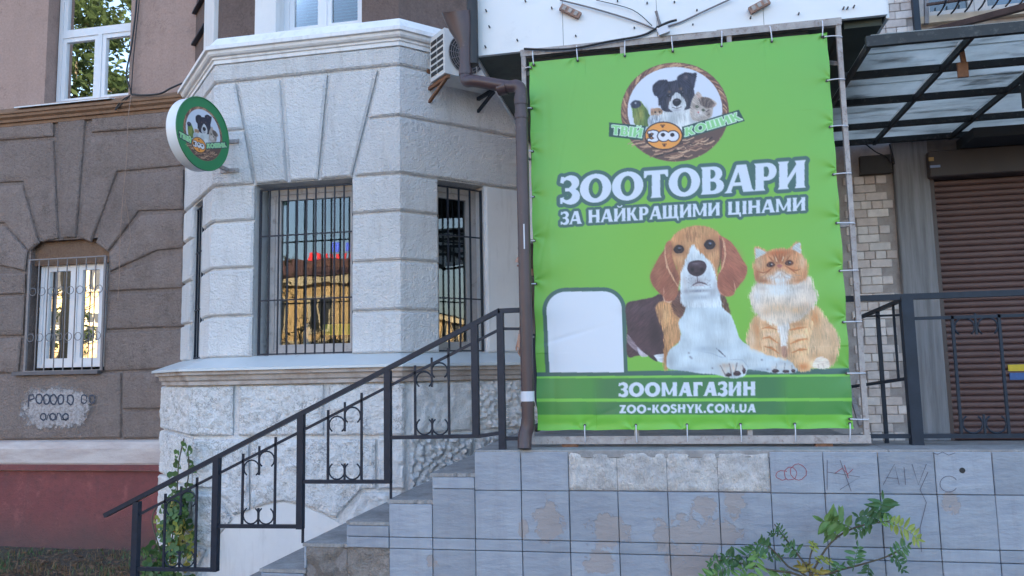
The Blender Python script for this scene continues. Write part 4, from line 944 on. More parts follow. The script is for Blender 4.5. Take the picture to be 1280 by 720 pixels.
# ------------------------------------------------------------------ print raster
class Canvas:
    """a small painter: shapes are filled on a fine raster that is then carried by the vertices of the print"""
    def __init__(s, w, h, tf): s.w = w; s.h = h; s.tf = tf; s.c = np.zeros((h, w, 3), np.float32)
    def pts(s, P, tf=None):
        P = np.asarray(P, np.float64)
        if tf is not None: P = tf(P)
        return s.tf(P)
    def mask(s, polys, tf=None):
        """polys: list of (sign, points); returns bbox and boolean mask"""
        Q = [(sg, s.pts(p, tf)) for sg, p in polys]
        al = np.concatenate([q for sg, q in Q]); x0 = max(0, int(al[:, 0].min()) - 1); x1 = min(s.w, int(al[:, 0].max()) + 2); y0 = max(0, int(al[:, 1].min()) - 1); y1 = min(s.h, int(al[:, 1].max()) + 2)
        if x1 <= x0 or y1 <= y0: return None
        m = np.zeros((y1 - y0, x1 - x0), bool)
        for sg, q in Q:
            a0 = max(x0, int(q[:, 0].min()) - 1); a1 = min(x1, int(q[:, 0].max()) + 2); b0 = max(y0, int(q[:, 1].min()) - 1); b1 = min(y1, int(q[:, 1].max()) + 2)
            if a1 <= a0 or b1 <= b0: continue
            X = (np.arange(a0, a1) + .5)[None, :]; Y = (np.arange(b0, b1) + .5)[:, None]; ins = np.zeros((b1 - b0, a1 - a0), bool)
            n = len(q)
            for i in range(n):
                xa, ya = q[i]; xb, yb = q[(i + 1) % n]
                if ya == yb: continue
                ins ^= ((ya > Y) != (yb > Y)) & (X < (xb - xa) * (Y - ya) / (yb - ya) + xa)
            sub = m[b0 - y0:b1 - y0, a0 - x0:a1 - x0]
            if sg > 0: sub |= ins
            else: sub &= ~ins
        return x0, y0, m
    def paint(s, bm, col, al=1.0):
        if bm is None: return
        x0, y0, m = bm; h, w = m.shape; r = s.c[y0:y0 + h, x0:x0 + w]; r[m] = r[m] * (1 - al) + np.array(col, np.float32) * al
    def fill(s, P, col, al=1.0, tf=None): s.paint(s.mask([(1, P)], tf), col, al)
    def blob(s, P, col, al=1.0, tf=None, k=6): s.fill(cr2(P, k), col, al, tf)
    def oval(s, cx, cy, rx, ry, col, al=1.0, tf=None, n=40): s.fill([(cx + rx * math.cos(2 * math.pi * i / n), cy + ry * math.sin(2 * math.pi * i / n)) for i in range(n)], col, al, tf)
    def line(s, P, wd, col, al=1.0, tf=None): s.fill(rib(P, wd), col, al, tf)
    def soft(s, cx, cy, rx, ry, col, al, tf=None):
        for k in range(8): s.oval(cx, cy, rx * (1 - k / 8), ry * (1 - k / 8), col, al / 5, tf, 24)
    def dil(s, bm, r):
        x0, y0, m = bm; r = int(round(r)); h, w = m.shape
        p = np.zeros((h + 2 * r, w + 2 * r), bool)
        for rr in (r, r * .5, 0):
            for k in range(40 if rr else 1):
                a = 2 * math.pi * k / 40; dx = int(round(rr * math.cos(a))); dy = int(round(rr * math.sin(a))); p[r + dy:r + dy + h, r + dx:r + dx + w] |= m
        X0 = x0 - r; Y0 = y0 - r; cx = max(0, -X0); cy = max(0, -Y0); p = p[cy:, cx:]; X0 += cx; Y0 += cy
        p = p[:max(0, s.h - Y0), :max(0, s.w - X0)]
        return X0, Y0, p
    def fur(s, region, dirs, n, L, wd, cols, al, tf=None, rs=None):
        """short hairs inside a region (bbox, mask)"""
        if region is None: return
        x0, y0, m = region; ys, xs = np.nonzero(m)
        if len(ys) == 0: return
        for k in range(n):
            i = rs.randrange(len(ys)); x = xs[i] + x0; y = ys[i] + y0; a = dirs(x, y) + rs.gauss(0, .35); l = L * rs.uniform(.5, 1.3)
            dx, dy = math.cos(a) * l, math.sin(a) * l; nx, ny = -math.sin(a) * wd / 2, math.cos(a) * wd / 2
            q = np.array([(x + nx, y + ny), (x + dx, y + dy), (x - nx, y - ny)]); save = s.tf; s.tf = lambda P: P; s.fill(q, rs.choice(cols), al); s.tf = save
def cr2(P, k=6): return [(p.x, p.y) for p in crom([V(x, y, 0) for x, y in P], k, True)]
def rib(P, wd):
    n = len(P); ws = wd if isinstance(wd, (list, tuple)) else [wd] * n; L = []; R2 = []
    for i in range(n):
        a = P[max(0, i - 1)]; b = P[min(n - 1, i + 1)]; dx, dy = b[0] - a[0], b[1] - a[1]; l = math.hypot(dx, dy) or 1
        L.append((P[i][0] - dy / l * ws[i] / 2, P[i][1] + dx / l * ws[i] / 2)); R2.append((P[i][0] + dy / l * ws[i] / 2, P[i][1] - dx / l * ws[i] / 2))
    return L + R2[::-1]
# ---- letters: heavy, slightly flared; unit height, y up
def glyph(ch, T=.27, t=.13, s=.05):
    def stem(x, y0=0, y1=1, w=None):
        w = w or T; e = .09
        return (1, [(x - s, y0), (x + w + s, y0), (x + w, y0 + e), (x + w, y1 - e), (x + w + s, y1), (x - s, y1), (x, y1 - e), (x, y0 + e)])
    rect = lambda x0, y0, x1, y1, sg=1: (sg, [(x0, y0), (x1, y0), (x1, y1), (x0, y1)])
    dg = lambda x0, y0, x1, y1, w: (1, [(x0, y0), (x0 + w, y0), (x1 + w, y1), (x1, y1)])
    el = lambda cx, cy, rx, ry, sg=1: (sg, [(cx + rx * math.cos(2 * math.pi * i / 36), cy + ry * math.sin(2 * math.pi * i / 36)) for i in range(36)])
    arc = lambda cx, cy, rx, ry, a0, a1, n=18: [(cx + rx * math.cos(R_(a0 + (a1 - a0) * i / n)), cy + ry * math.sin(R_(a0 + (a1 - a0) * i / n))) for i in range(n + 1)]
    if ch in 'OО': return 1.12, [el(.56, .5, .56, .53), el(.56, .5, .56 - T * 1.05, .53 - t * 1.25, -1)]
    if ch == 'З':
        a = arc(.30, .735, .24, .20, 150, -80); b = arc(.30, .275, .26, .215, 80, -150)
        wa = [t * .9 + (T * .95 - t * .9) * max(0, math.sin(math.pi * min(1, max(0, (i - 3) / 15)))) for i in range(19)]; wb = [t * .9 + (T - t * .9) * max(0, math.sin(math.pi * min(1, max(0, i / 15)))) for i in range(19)]
        return .68, [(1, rib(a, wa)), (1, rib(b, wb)), rect(.18, .45, .42, .57), (1, [(.0, .78), (.12, .74), (.14, .98), (.04, 1.0)]), (1, [(.0, .0), (.08, .0), (.14, .25), (-.0, .22)])]
    if ch == 'Т': return .86, [stem(.43 - T / 2), rect(.02, 1 - t * 1.2, .84, 1), (1, [(.0, .74), (.06, .74), (.14, 1 - t), (.14, 1), (.0, 1)]), (1, [(.86, .74), (.80, .74), (.72, 1 - t), (.72, 1), (.86, 1)])]
    if ch == 'В': return .86, [stem(.05), (1, [(.05, 0), (.5, 0)] + arc(.5, .28, .33, .28, -90, 90) + [(.05, .56)]), (1, [(.05, .46), (.46, .46)] + arc(.46, .73, .31, .27, -90, 90) + [(.05, 1)]), (-1, [(.05 + T, t), (.46, t)] + arc(.44, .29, .12, .16, -90, 90) + [(.05 + T, .46)]), (-1, [(.05 + T, .57), (.42, .57)] + arc(.41, .73, .11, .15, -90, 90) + [(.05 + T, .89)])]
    if ch in 'AА': return 1.0, [dg(.02, 0, .40, 1, t * 1.25), dg(1.0 - T * 1.15 - .02, 0, .40, 1, T * 1.15), rect(.22, .24, .8, .24 + t), (1, [(-.04, 0), (.26, 0), (.2, .07), (.06, .09)]), (1, [(.62, 0), (1.04, 0), (.98, .09), (.7, .09)])]
    if ch in 'РP': return .82, [stem(.05), (1, [(.05, .36), (.48, .36)] + arc(.48, .68, .32, .32, -90, 90) + [(.05, 1)]), (-1, [(.05 + T, .50), (.43, .50)] + arc(.43, .68, .10, .19, -90, 90) + [(.05 + T, .87)])]
    if ch == 'И' or ch == 'Й':
        g = [stem(.05), stem(1.0 - T - .05), (1, [(.05 + T * .7, .0), (.05 + T * .7, .26), (1.0 - T - .05 + T * .3, 1.0), (1.0 - T - .05 + T * .3, .74)])]
        if ch == 'Й': g += [(1, rib(arc(.5, 1.22, .17, .13, 180, 360), .09))]
        return 1.0, g
    if ch in 'НH': return .96, [stem(.05), stem(.91 - T), rect(.1, .44, .86, .44 + t * 1.1)]
    if ch in 'КK': return .94, [stem(.05), dg(.05 + T * .8, .42, .60, 1, T * .8), dg(.62, 0, .28, .60, T * 1.05), (1, [(.58, 0), (.98, 0), (.9, .1), (.66, .1)])]
    if ch == 'Щ': return 1.34, [stem(.05), stem(.64 - T / 2), stem(1.22 - T), rect(.05, 0, 1.24, t), (1, [(1.1, t), (1.32, t), (1.32, -.2), (1.24, -.2), (1.16, 0)])]
    if ch == 'Ш': return 1.28, [stem(.05), stem(.64 - T / 2), stem(1.23 - T), rect(.05, 0, 1.2, t)]
    if ch == 'Ц': return 1.02, [stem(.05), stem(.88 - T), rect(.05, 0, .92, t), (1, [(.8, t), (1.0, t), (1.0, -.2), (.92, -.2), (.84, 0)])]
    if ch == 'І': return .38, [stem(.19 - T / 2)]
    if ch in 'МM': return 1.2, [stem(.05, w=t * 1.4), stem(1.15 - T), (1, [(.05, 1), (.05 + T * .9, 1), (.66, .1), (.52, .1)]), (1, [(1.15 - T * .6, 1), (1.15, 1), (.66, .1), (.54, .1)])]
    if ch == 'Г': return .72, [stem(.05), rect(.05, 1 - t * 1.15, .7, 1), (1, [(.70, .72), (.64, .72), (.56, 1 - t), (.56, 1), (.7, 1)])]
    if ch == 'Z': return .82, [rect(.05, 1 - t * 1.2, .78, 1), rect(.03, 0, .80, t * 1.2), dg(.03, 0, .48, 1, T * 1.2)]
    if ch == 'S':
        a = arc(.36, .74, .24, .20, 20, 270, 16) + arc(.36, .28, .26, .215, 90, -160, 16)[1:]
        return .74, [(1, rib(a, T * .82))]
    if ch == 'C': return .86, [(1, rib(arc(.5, .5, .36, .42, 50, 310, 24), T))]
    if ch == 'Y': return .94, [stem(.47 - T / 2, 0, .55), dg(.34, .42, .0, 1, T * 1.05), dg(.42, .42, .72, 1, T * .8)]
    if ch == 'U': return .92, [rect(.05, .35, .05 + T, 1), rect(.87 - T * .8, .35, .87, 1), (1, rib(arc(.46, .38, .41 - T * .45, .36 - T * .3, 180, 360, 18), T * .85))]
    if ch == '.': return .34, [rect(.06, 0, .30, .24)]
    if ch == '-': return .52, [rect(.06, .36, .46, .36 + t * 1.5)]
    return .36, []
def text(cv, string, quad, col, out=None, orad=0, T=.27, t=.13, s=.05, gap=.06, tf=None, al=1.0, second=None):
    """lettering stretched into a quad (lower left, lower right, upper right, upper left)"""
    W = 0; items = []
    for ch in string:
        w, g = glyph(ch, T, t, s); items.append((W, g)); W += w + gap
    W -= gap; q = np.array(quad, float)
    def m(P):
        u = (P[:, 0] / W)[:, None]; v = P[:, 1][:, None]
        return q[0] * (1 - u) * (1 - v) + q[1] * u * (1 - v) + q[2] * u * v + q[3] * (1 - u) * v
    tf2 = (lambda P: tf(m(P))) if tf else m
    masks = []
    for off, g in items:
        if g: masks.append(cv.mask([(sg, [(x + off, y) for x, y in p]) for sg, p in g], tf2))
    if out is not None:
        for b in masks: cv.paint(cv.dil(b, orad), out)
    if second is not None:
        for b in masks: cv.paint(cv.dil(b, second[1]), second[0])
    for b in masks: cv.paint(b, col, al)
# ---- the round animal-basket emblem, in its own units
def emblem(cv, tf, k=1.0):
    rs = random.Random(3)
    E = lambda *a, **kw: cv.oval(*a, tf=tf, **kw)
    E(497, 385, 324, 299, (120, 88, 76)); 
    for i in range(150):                 # wicker strands of the hoop
        a = 2 * math.pi * i / 150 + rs.uniform(-.02, .02); r0, r1 = rs.uniform(.90, .93), rs.uniform(.96, 1.0); a2 = a + .16
        p = [(497 + 322 * r0 * math.cos(a), 385 + 297 * r0 * math.sin(a)), (497 + 322 * .955 * math.cos((a + a2) / 2), 385 + 297 * .955 * math.sin((a + a2) / 2)), (497 + 322 * r1 * math.cos(a2), 385 + 297 * r1 * math.sin(a2))]
        cv.line(p, 8, rs.choice([(172, 130, 104), (140, 98, 82), (204, 164, 130), (96, 66, 64)]), .9, tf)
    E(498, 375, 284, 262, (206, 216, 236))
    # weave of the basket below
    cv.fill([(195, 500)] + [(497 + 318 * math.cos(R_(a)), 385 + 294 * math.sin(R_(a))) for a in range(158, 20, -6)] + [(800, 470), (560, 540), (330, 545)], (96, 74, 68), 1, tf)
    for i in range(150):
        x = rs.uniform(230, 770); y = rs.uniform(535, 670); l = rs.uniform(40, 90)
        if ((x - 497) / 318) ** 2 + ((y - 385) / 290) ** 2 < .96:
            cv.line([(x - l / 2, y - (x - 497) * .05 + rs.uniform(-6, 12)), (x, y), (x + l / 2, y - l * .18 + (x - 497) * -.04)], rs.uniform(5, 9), rs.choice([(180, 142, 118), (146, 108, 92), (206, 172, 144), (112, 82, 72), (58, 44, 44)]), .95, tf)
    hasf = hasattr(cv, 'furp')
    B = (lambda P, c, ori=0, am=.16, rag=1.3: cv.furp(P, c, ori, am, 1, rag, tf=tf)) if hasf else (lambda P, c, ori=0, am=0, rag=0: cv.blob(P, c, 1, tf))
    G_ = (lambda x, y, rx, ry, c, al=.7, ori=0: cv.glow(x, y, rx, ry, c, al, ori, tf=tf)) if hasf else (lambda x, y, rx, ry, c, al=.7, ori=0: cv.oval(x, y, rx * .8, ry * .8, c, al * .7, tf))
    # parrot
    B([(236, 335), (255, 316), (288, 318), (312, 345), (335, 380), (352, 420), (345, 470), (268, 470), (248, 420), (243, 380)], (104, 128, 64)); G_(290, 400, 26, 50, (164, 160, 84)); G_(328, 410, 14, 50, (66, 100, 54)); G_(262, 430, 16, 40, (150, 150, 92), .6)
    B([(234, 330), (258, 314), (288, 320), (294, 346), (262, 362), (238, 354)], (54, 58, 80)); G_(250, 350, 12, 8, (40, 40, 50)); E(262, 331, 5, 5, (214, 214, 222)); E(262, 331, 2.5, 2.5, (20, 20, 24))
    # small rodent
    B([(352, 370), (372, 364), (400, 360), (422, 372), (428, 402), (400, 420), (360, 414)], (176, 140, 112)); B([(342, 414), (424, 405), (444, 475), (346, 475)], (178, 188, 202)); G_(392, 400, 20, 14, (214, 206, 200)); E(380, 386, 5, 6, (36, 28, 32)); E(407, 384, 4.5, 5.5, (36, 28, 32)); G_(360, 370, 9, 11, (206, 160, 148), .9); E(396, 402, 4, 3, (150, 96, 92))
    for x_ in (362, 386, 408): cv.line([(x_, 424), (x_ - 6, 452)], 5, (92, 112, 136), .6, tf)
    # black and white dog
    B([(436, 380), (600, 346), (644, 440), (630, 480), (440, 480), (414, 430)], (202, 208, 214), 0, .1, 2); G_(480, 430, 40, 40, (170, 178, 186)); G_(600, 420, 26, 50, (168, 172, 180)); G_(545, 450, 40, 30, (226, 230, 234))
    B([(430, 215), (470, 200), (540, 193), (600, 230), (618, 300), (602, 352), (560, 372), (470, 384), (420, 370), (408, 300)], (46, 44, 60), 0, .3)
    B([(362, 235), (380, 208), (410, 192), (452, 194), (458, 240), (432, 300), (402, 352), (396, 300), (372, 280)], (40, 38, 56), 3, .35, 2); B([(513, 172), (560, 146), (600, 152), (628, 154), (618, 215), (602, 256), (562, 232), (520, 205)], (42, 40, 58), 1, .35, 2)
    G_(562, 176, 16, 18, (118, 102, 106)); G_(420, 250, 18, 40, (66, 64, 84), .6); G_(490, 250, 16, 40, (64, 60, 74), .6); G_(600, 200, 12, 26, (64, 62, 84), .6); G_(470, 330, 22, 40, (112, 96, 92), .7); G_(560, 320, 18, 36, (100, 88, 88), .6)
    B([(500, 268), (538, 288), (562, 330), (552, 372), (502, 388), (462, 362), (470, 318)], (206, 212, 220), 0, .08); G_(505, 372, 30, 8, (150, 150, 162)); G_(480, 340, 10, 20, (170, 172, 184))
    B([(482, 322), (495, 306), (520, 304), (536, 320), (526, 342), (506, 350), (490, 342)], (34, 28, 36), 2, .1, .3); G_(508, 314, 14, 6, (110, 104, 118))
    G_(463, 262, 12, 9, (150, 116, 92)); G_(530, 244, 12, 9, (150, 116, 92)); E(462, 286, 11, 10, (22, 18, 26)); E(540, 266, 10, 9, (22, 18, 26)); G_(464, 283, 5, 4, (150, 150, 170), .9); G_(542, 263, 5, 4, (150, 150, 170), .9)
    cv.line([(480, 356), (508, 364), (538, 352)], 4, (74, 62, 70), 1, tf); cv.line([(508, 346), (508, 362)], 3, (74, 62, 70), 1, tf)
    # kitten
    B([(600, 312), (636, 262), (666, 296), (705, 300), (748, 334), (728, 360), (716, 412), (660, 442), (600, 428), (588, 372)], (176, 166, 160), 1, .14); B([(652, 298), (705, 303), (738, 345), (692, 362), (660, 342)], (104, 90, 86), 3, .2); G_(640, 290, 12, 18, (206, 170, 164)); G_(730, 345, 12, 10, (200, 168, 160))
    G_(640, 392, 36, 26, (218, 216, 218), .9); G_(700, 392, 16, 30, (130, 114, 108)); G_(612, 350, 12, 20, (128, 114, 110), .6)
    for p in ([(640, 300), (655, 345)], [(665, 305), (668, 350)], [(690, 310), (684, 352)], [(708, 330), (696, 360)], [(704, 372), (684, 384)], [(708, 396), (690, 404)]): cv.line(p, 5, (62, 52, 54), .8, tf)
    for (x_, y_) in ((630, 352), (668, 373)): E(x_, y_, 11, 8, (44, 40, 42)); E(x_, y_, 8, 6, (120, 132, 104)); E(x_, y_, 3, 5, (16, 14, 18)); G_(x_ + 2, y_ - 3, 3, 2, (230, 230, 236), .9)
    E(638, 386, 7, 5, (190, 124, 122)); cv.line([(638, 391), (632, 404)], 2.5, (110, 90, 90), .9, tf); cv.line([(638, 391), (648, 404)], 2.5, (110, 90, 90), .9, tf)
    dirs = lambda x, y: rs.uniform(0, 6.28)
    # ribbons
    dkc = (42, 78, 72)
    cv.fill([(104, 447), (325, 470), (306, 556), (102, 532)], dkc, 1, tf); cv.fill([(540, 474), (880, 372), (916, 440), (545, 548)], dkc, 1, tf)
    text(cv, 'ТВІЙ', [(118, 518), (298, 540), (310, 484), (120, 462)], (140, 206, 142), (214, 236, 226), 1.6 * k, .30, .16, .05, .03, tf)
    text(cv, 'КОШИК', [(556, 532), (900, 432), (872, 388), (556, 482)], (140, 206, 142), (214, 236, 226), 1.6 * k, .30, .16, .05, .03, tf)
    E(430, 528, 116, 86, (52, 40, 44)); E(430, 528, 108, 79, (232, 156, 74))
    # the word with eyes
    text(cv, 'З', [(336, 560), (398, 560), (398, 500), (336, 500)], (218, 222, 236), (40, 34, 44), 3 * k, .34, .2, .04, 0, tf)
    for cx in (430, 486): E(cx, 530, 40, 36, (40, 34, 44))
    for cx in (430, 486): E(cx, 530, 34, 30, (218, 222, 236)); E(cx - 4, 522, 13, 12, (44, 34, 44))
    E(350, 528, 13, 12, (44, 34, 44))
    for cx, cy in ((424, 470), (434, 584)):
        E(cx, cy + 3, 8, 6, (88, 48, 34))
        for dx in (-10, -3, 4, 11): E(cx + dx, cy - 6, 3.4, 4, (88, 48, 34))
# ------------------------------------------------------------------ banner
YBN = 5.08
bc = [aty(662.7, 79, YBN), aty(1034, 39.3, YBN), aty(1067.3, 538.3, YBN), aty(670.3, 535.3, YBN)]
BX0 = (bc[0].x + bc[3].x) / 2; BX1 = (bc[1].x + bc[2].x) / 2; BZ1 = (bc[0].z + bc[1].z) / 2; BZ0 = (bc[2].z + bc[3].z) / 2
SS = 2; NX, NY = 470, 600; CW, CH = NX * SS, NY * SS
def px2canvas(P):      # where a point seen in the photograph lies on the print
    d = np.outer((P[:, 0] - 640) / F_PX, np.array(C_R)) + np.outer((360 - P[:, 1]) / F_PX, np.array(C_U)) + np.array(C_F)
    s_ = (YBN - CAM.y) / d[:, 1]; x = CAM.x + d[:, 0] * s_; z = CAM.z + d[:, 2] * s_
    return np.stack([(x - BX0) / (BX1 - BX0) * CW, (BZ1 - z) / (BZ1 - BZ0) * CH], 1)
cv = Canvas(CW, CH, px2canvas)
GREEN = np.array((118, 188, 84), np.float32)
yy_, xx_ = np.mgrid[0:CH, 0:CW]; rad = np.sqrt(((xx_ - CW * .55) / CW) ** 2 + ((yy_ - CH * .62) / CH) ** 2)
f_ = np.clip(1 - rad / .75, 0, 1)[..., None]
cv.c[:] = np.array((112, 180, 84), np.float32) * (1 - f_) + np.array((124, 186, 66), np.float32) * f_
SL = (66, 102, 98); LIME = (124, 196, 84); DG = (78, 144, 74)
Z2 = lambda a, x0, y0, k: [(x0 + x / k, y0 + y / k) for x, y in a]
# stripes of the foot
def band(ya, yb, yc, yd, col): cv.fill([(640, ya), (1100, yb), (1100, yd), (640, yc)], col)
band(465.5, 459.5, 470.5, 467, SL); band(470.5, 467, 473, 470, LIME); band(473, 470, 498, 497, DG); band(498, 497, 502, 501, LIME); band(502, 501, 518, 518, DG); band(518, 518, 545, 545, (114, 188, 72))
for i in range(14):        # the darker field behind the words
    a = i / 14; cv.fill([(740 + 20 * a, 473.6), (985 - 20 * a, 471), (985 - 20 * a, 496.8), (740 + 20 * a, 497.8)], (66, 118, 84), .09); cv.fill([(740 + 20 * a, 502.4), (985 - 20 * a, 501.4), (985 - 20 * a, 517.6), (740 + 20 * a, 517.6)], (66, 118, 84), .09)
WHT = (208, 220, 238)
text(cv, 'ЗООМАГАЗИН', [(773.4, 495.4), (944.6, 494.2), (944.6, 476.6), (773.4, 478.2)], WHT, None, 0, .31, .19, .012, .05)
text(cv, 'ZOO-KOSHYK.COM.UA', [(774.1, 516.2), (944.8, 515), (944.8, 504.4), (774.1, 505.8)], WHT, None, 0, .29, .19, .01, .06)
text(cv, 'ЗА', [(701.3, 281.2), (727.2, 279.6), (727.2, 263.4), (701.3, 265)], WHT, SL, 9, .27, .13, .05, .03)
text(cv, 'НАЙКРАЩИМИ', [(735.5, 279.0), (900, 269.2), (900, 252.8), (735.5, 262.6)], WHT, SL, 9, .27, .14, .04, .05)
text(cv, 'ЦІНАМИ', [(909.5, 268.6), (1006.8, 262.8), (1006.8, 246.2), (909.5, 252)], WHT, SL, 9, .27, .14, .04, .06)
text(cv, 'ЗООТОВАРИ', [(700.5, 255.4), (1007, 234.6), (1007, 200.3), (700.5, 221.2)], WHT, SL, 12, .30, .13, .05, .02)
# white tab (its code left blank)
tab = lambda d, yb: [(687 - d, yb), (683.5 - d, 388)] + [(683.5 - d + (1 - math.cos(R_(a))) * (24 + d), 388 - math.sin(R_(a)) * (23.5 + d)) for a in range(0, 91, 9)] + [(754.5, 364 - d)] + [(754.5 + math.sin(R_(a)) * (23 + d), 387 - math.cos(R_(a)) * (23 + d)) for a in range(0, 91, 9)] + [(780 + d, yb)]
cv.fill(tab(5, 468), SL); cv.fill(tab(0, 465.2), (214, 224, 240))
# ---- the dog: hair is grain combed along a direction, edges are ragged by the same grain
rs = random.Random(11); rng = np.random.default_rng(5)
def combed(dx, dy, n):
    a = rng.standard_normal((CH, CW)).astype(np.float32); o = np.zeros_like(a)
    for k in range(n): o += np.roll(a, (int(round(k * dy)), int(round(k * dx))), (0, 1))
    o -= o.mean(); return o / o.std()
def boxblur(a, r):
    for ax in (0, 1):
        p = np.pad(a, [(r + 1, r) if i == ax else (0, 0) for i in (0, 1)], mode='edge').cumsum(ax, dtype=np.float64)
        a = ((p[2 * r + 1:] - p[:-2 * r - 1]) if ax == 0 else (p[:, 2 * r + 1:] - p[:, :-2 * r - 1])) / (2 * r + 1)
    return a.astype(np.float32)
TEX = {0: combed(0, 1, 16), 1: combed(.7, .7, 16), 2: combed(1, .1, 16), 3: combed(-.7, .7, 16)}
LOW = boxblur(boxblur(rng.standard_normal((CH, CW)).astype(np.float32), 14), 14); LOW /= LOW.std()
def furp(P, col, ori=0, amp=.10, fe=2, rag=.9, al=1.0, low=.05, smooth=True, tf=None, sharp=2.4):
    bm = cv.mask([(1, cr2(P) if smooth else P)], tf)
    if bm is None: return
    x0, y0, m = bm; pd = 3 * fe + 4; X0 = max(0, x0 - pd); Y0 = max(0, y0 - pd); X1 = min(CW, x0 + m.shape[1] + pd); Y1 = min(CH, y0 + m.shape[0] + pd)
    a = np.zeros((Y1 - Y0, X1 - X0), np.float32); a[y0 - Y0:y0 - Y0 + m.shape[0], x0 - X0:x0 - X0 + m.shape[1]] = m
    a = boxblur(boxblur(a, fe), fe); t = TEX[ori][Y0:Y1, X0:X1]; l = LOW[Y0:Y1, X0:X1]
    a = np.clip((a - .5 + rag * .28 * t * 4 * a * (1 - a)) * sharp + .5, 0, 1) * al
    f = (1 + amp * t + low * l)[..., None]; c = np.clip(np.array(col, np.float32) * f, 0, 255); r = cv.c[Y0:Y1, X0:X1]; r[:] = r * (1 - a[..., None]) + c * a[..., None]
def glow(cx, cy, rx, ry, col, al, ori=0, rag=.35, tf=None):
    q = cv.pts([(cx, cy), (cx + rx, cy), (cx, cy + ry)], tf); c0 = q[0]; ax = abs(q[1][0] - c0[0]) + 1e-3; ay = abs(q[2][1] - c0[1]) + 1e-3
    X0 = max(0, int(c0[0] - 2.2 * ax)); X1 = min(CW, int(c0[0] + 2.2 * ax) + 1); Y0 = max(0, int(c0[1] - 2.2 * ay)); Y1 = min(CH, int(c0[1] + 2.2 * ay) + 1)
    if X1 <= X0 or Y1 <= Y0: return
    X = (np.arange(X0, X1)[None] - c0[0]) / ax; Y = (np.arange(Y0, Y1)[:, None] - c0[1]) / ay; d = X * X + Y * Y
    a = np.clip(al * np.exp(-1.4 * d) * (1 + rag * TEX[ori][Y0:Y1, X0:X1]), 0, 1)[..., None]; r = cv.c[Y0:Y1, X0:X1]; r[:] = r * (1 - a) + np.array(col, np.float32) * a
def hair(P, w, col, al=.8, ori=0, tf=None): furp(rib(P, w), col, ori, .1, 1, .8, al, 0, False, tf, 1.8)
EMT = lambda P: np.stack([740 + np.asarray(P)[:, 0] / 4.8, 60 + np.asarray(P)[:, 1] / 4.8], 1)
cv.furp = furp; cv.glow = glow; emblem(cv, EMT)
hd = lambda a: Z2(a, 800, 275, 6.857)
bd = lambda a: Z2(a, 780, 360, 5.818)
ct = lambda a: Z2(a, 920, 295, 4.0)
hg = lambda x, y, rx, ry, c, al, ori=0: glow(*hd([(x, y)])[0], rx / 6.857, ry / 6.857, c, al, ori)
bg_ = lambda x, y, rx, ry, c, al, ori=0: glow(*bd([(x, y)])[0], rx / 5.818, ry / 5.818, c, al, ori)
cg = lambda x, y, rx, ry, c, al, ori=0: glow(*ct([(x, y)])[0], rx / 4, ry / 4, c, al, ori)
# body
furp(bd([(16, 122), (100, 88), (200, 68), (262, 42), (320, 60), (310, 200), (305, 350), (300, 486), (170, 492), (100, 490), (26, 492), (22, 300)]), (76, 55, 62), 3, .14, 2, .6)
bg_(120, 150, 120, 40, (104, 82, 90), .5, 3); bg_(230, 330, 50, 120, (52, 36, 42), .6, 3); bg_(60, 420, 40, 50, (96, 70, 76), .6, 3)
furp(bd([(25, 335), (60, 378), (110, 438), (168, 490), (140, 494), (92, 456), (28, 400)]), (150, 136, 148), 1, .12, 2, .8, .8); furp(bd([(96, 425), (135, 462), (176, 494), (120, 494)]), (198, 192, 204), 1, .1, 1, .8, .8)
furp(bd([(212, 492), (260, 480), (305, 480), (300, 536), (262, 536), (228, 520)]), (206, 212, 222), 2, .06, 1); furp(bd([(176, 490), (215, 492), (246, 532), (222, 526)]), (62, 50, 54), 1, .1, 1)
furp(bd([(236, 125), (300, 85), (390, 40), (450, 100), (432, 200), (404, 245), (414, 330), (412, 385), (335, 455), (320, 584), (286, 580), (292, 400), (284, 300), (250, 215)]), (192, 143, 98), 0, .16, 3, 1.3)
bg_(300, 200, 40, 90, (218, 176, 128), .6); bg_(350, 340, 50, 90, (206, 158, 112), .6); bg_(300, 480, 16, 90, (160, 108, 70), .6); bg_(395, 350, 20, 60, (168, 118, 80), .4); bg_(262, 190, 22, 50, (150, 106, 78), .5)
furp(bd([(345, 95), (405, 10), (462, 100), (440, 180), (412, 216), (380, 200), (350, 150)]), (98, 66, 58), 1, .2, 3, 1.4); bg_(380, 170, 40, 40, (150, 104, 78), .5, 1)
furp(bd([(684, 20), (726, 46), (766, 140), (772, 194), (742, 190), (708, 130)]), (98, 72, 58), 0, .25, 2, 1.2); bg_(745, 160, 12, 26, (170, 136, 100), .6)
furp(bd([(415, -20), (690, -20), (700, 60), (716, 140), (776, 196), (808, 270), (846, 372), (920, 420), (1010, 462), (1110, 490), (1205, 520), (1252, 566), (1258, 606), (1180, 620), (1080, 616), (1000, 602), (905, 590), (892, 606), (868, 642), (800, 656), (740, 646), (650, 626), (560, 620), (450, 602), (322, 582), (310, 510), (334, 448), (400, 392), (412, 330), (396, 245), (436, 186), (452, 100)]), (198, 214, 226), 0, .022, 2, .5)
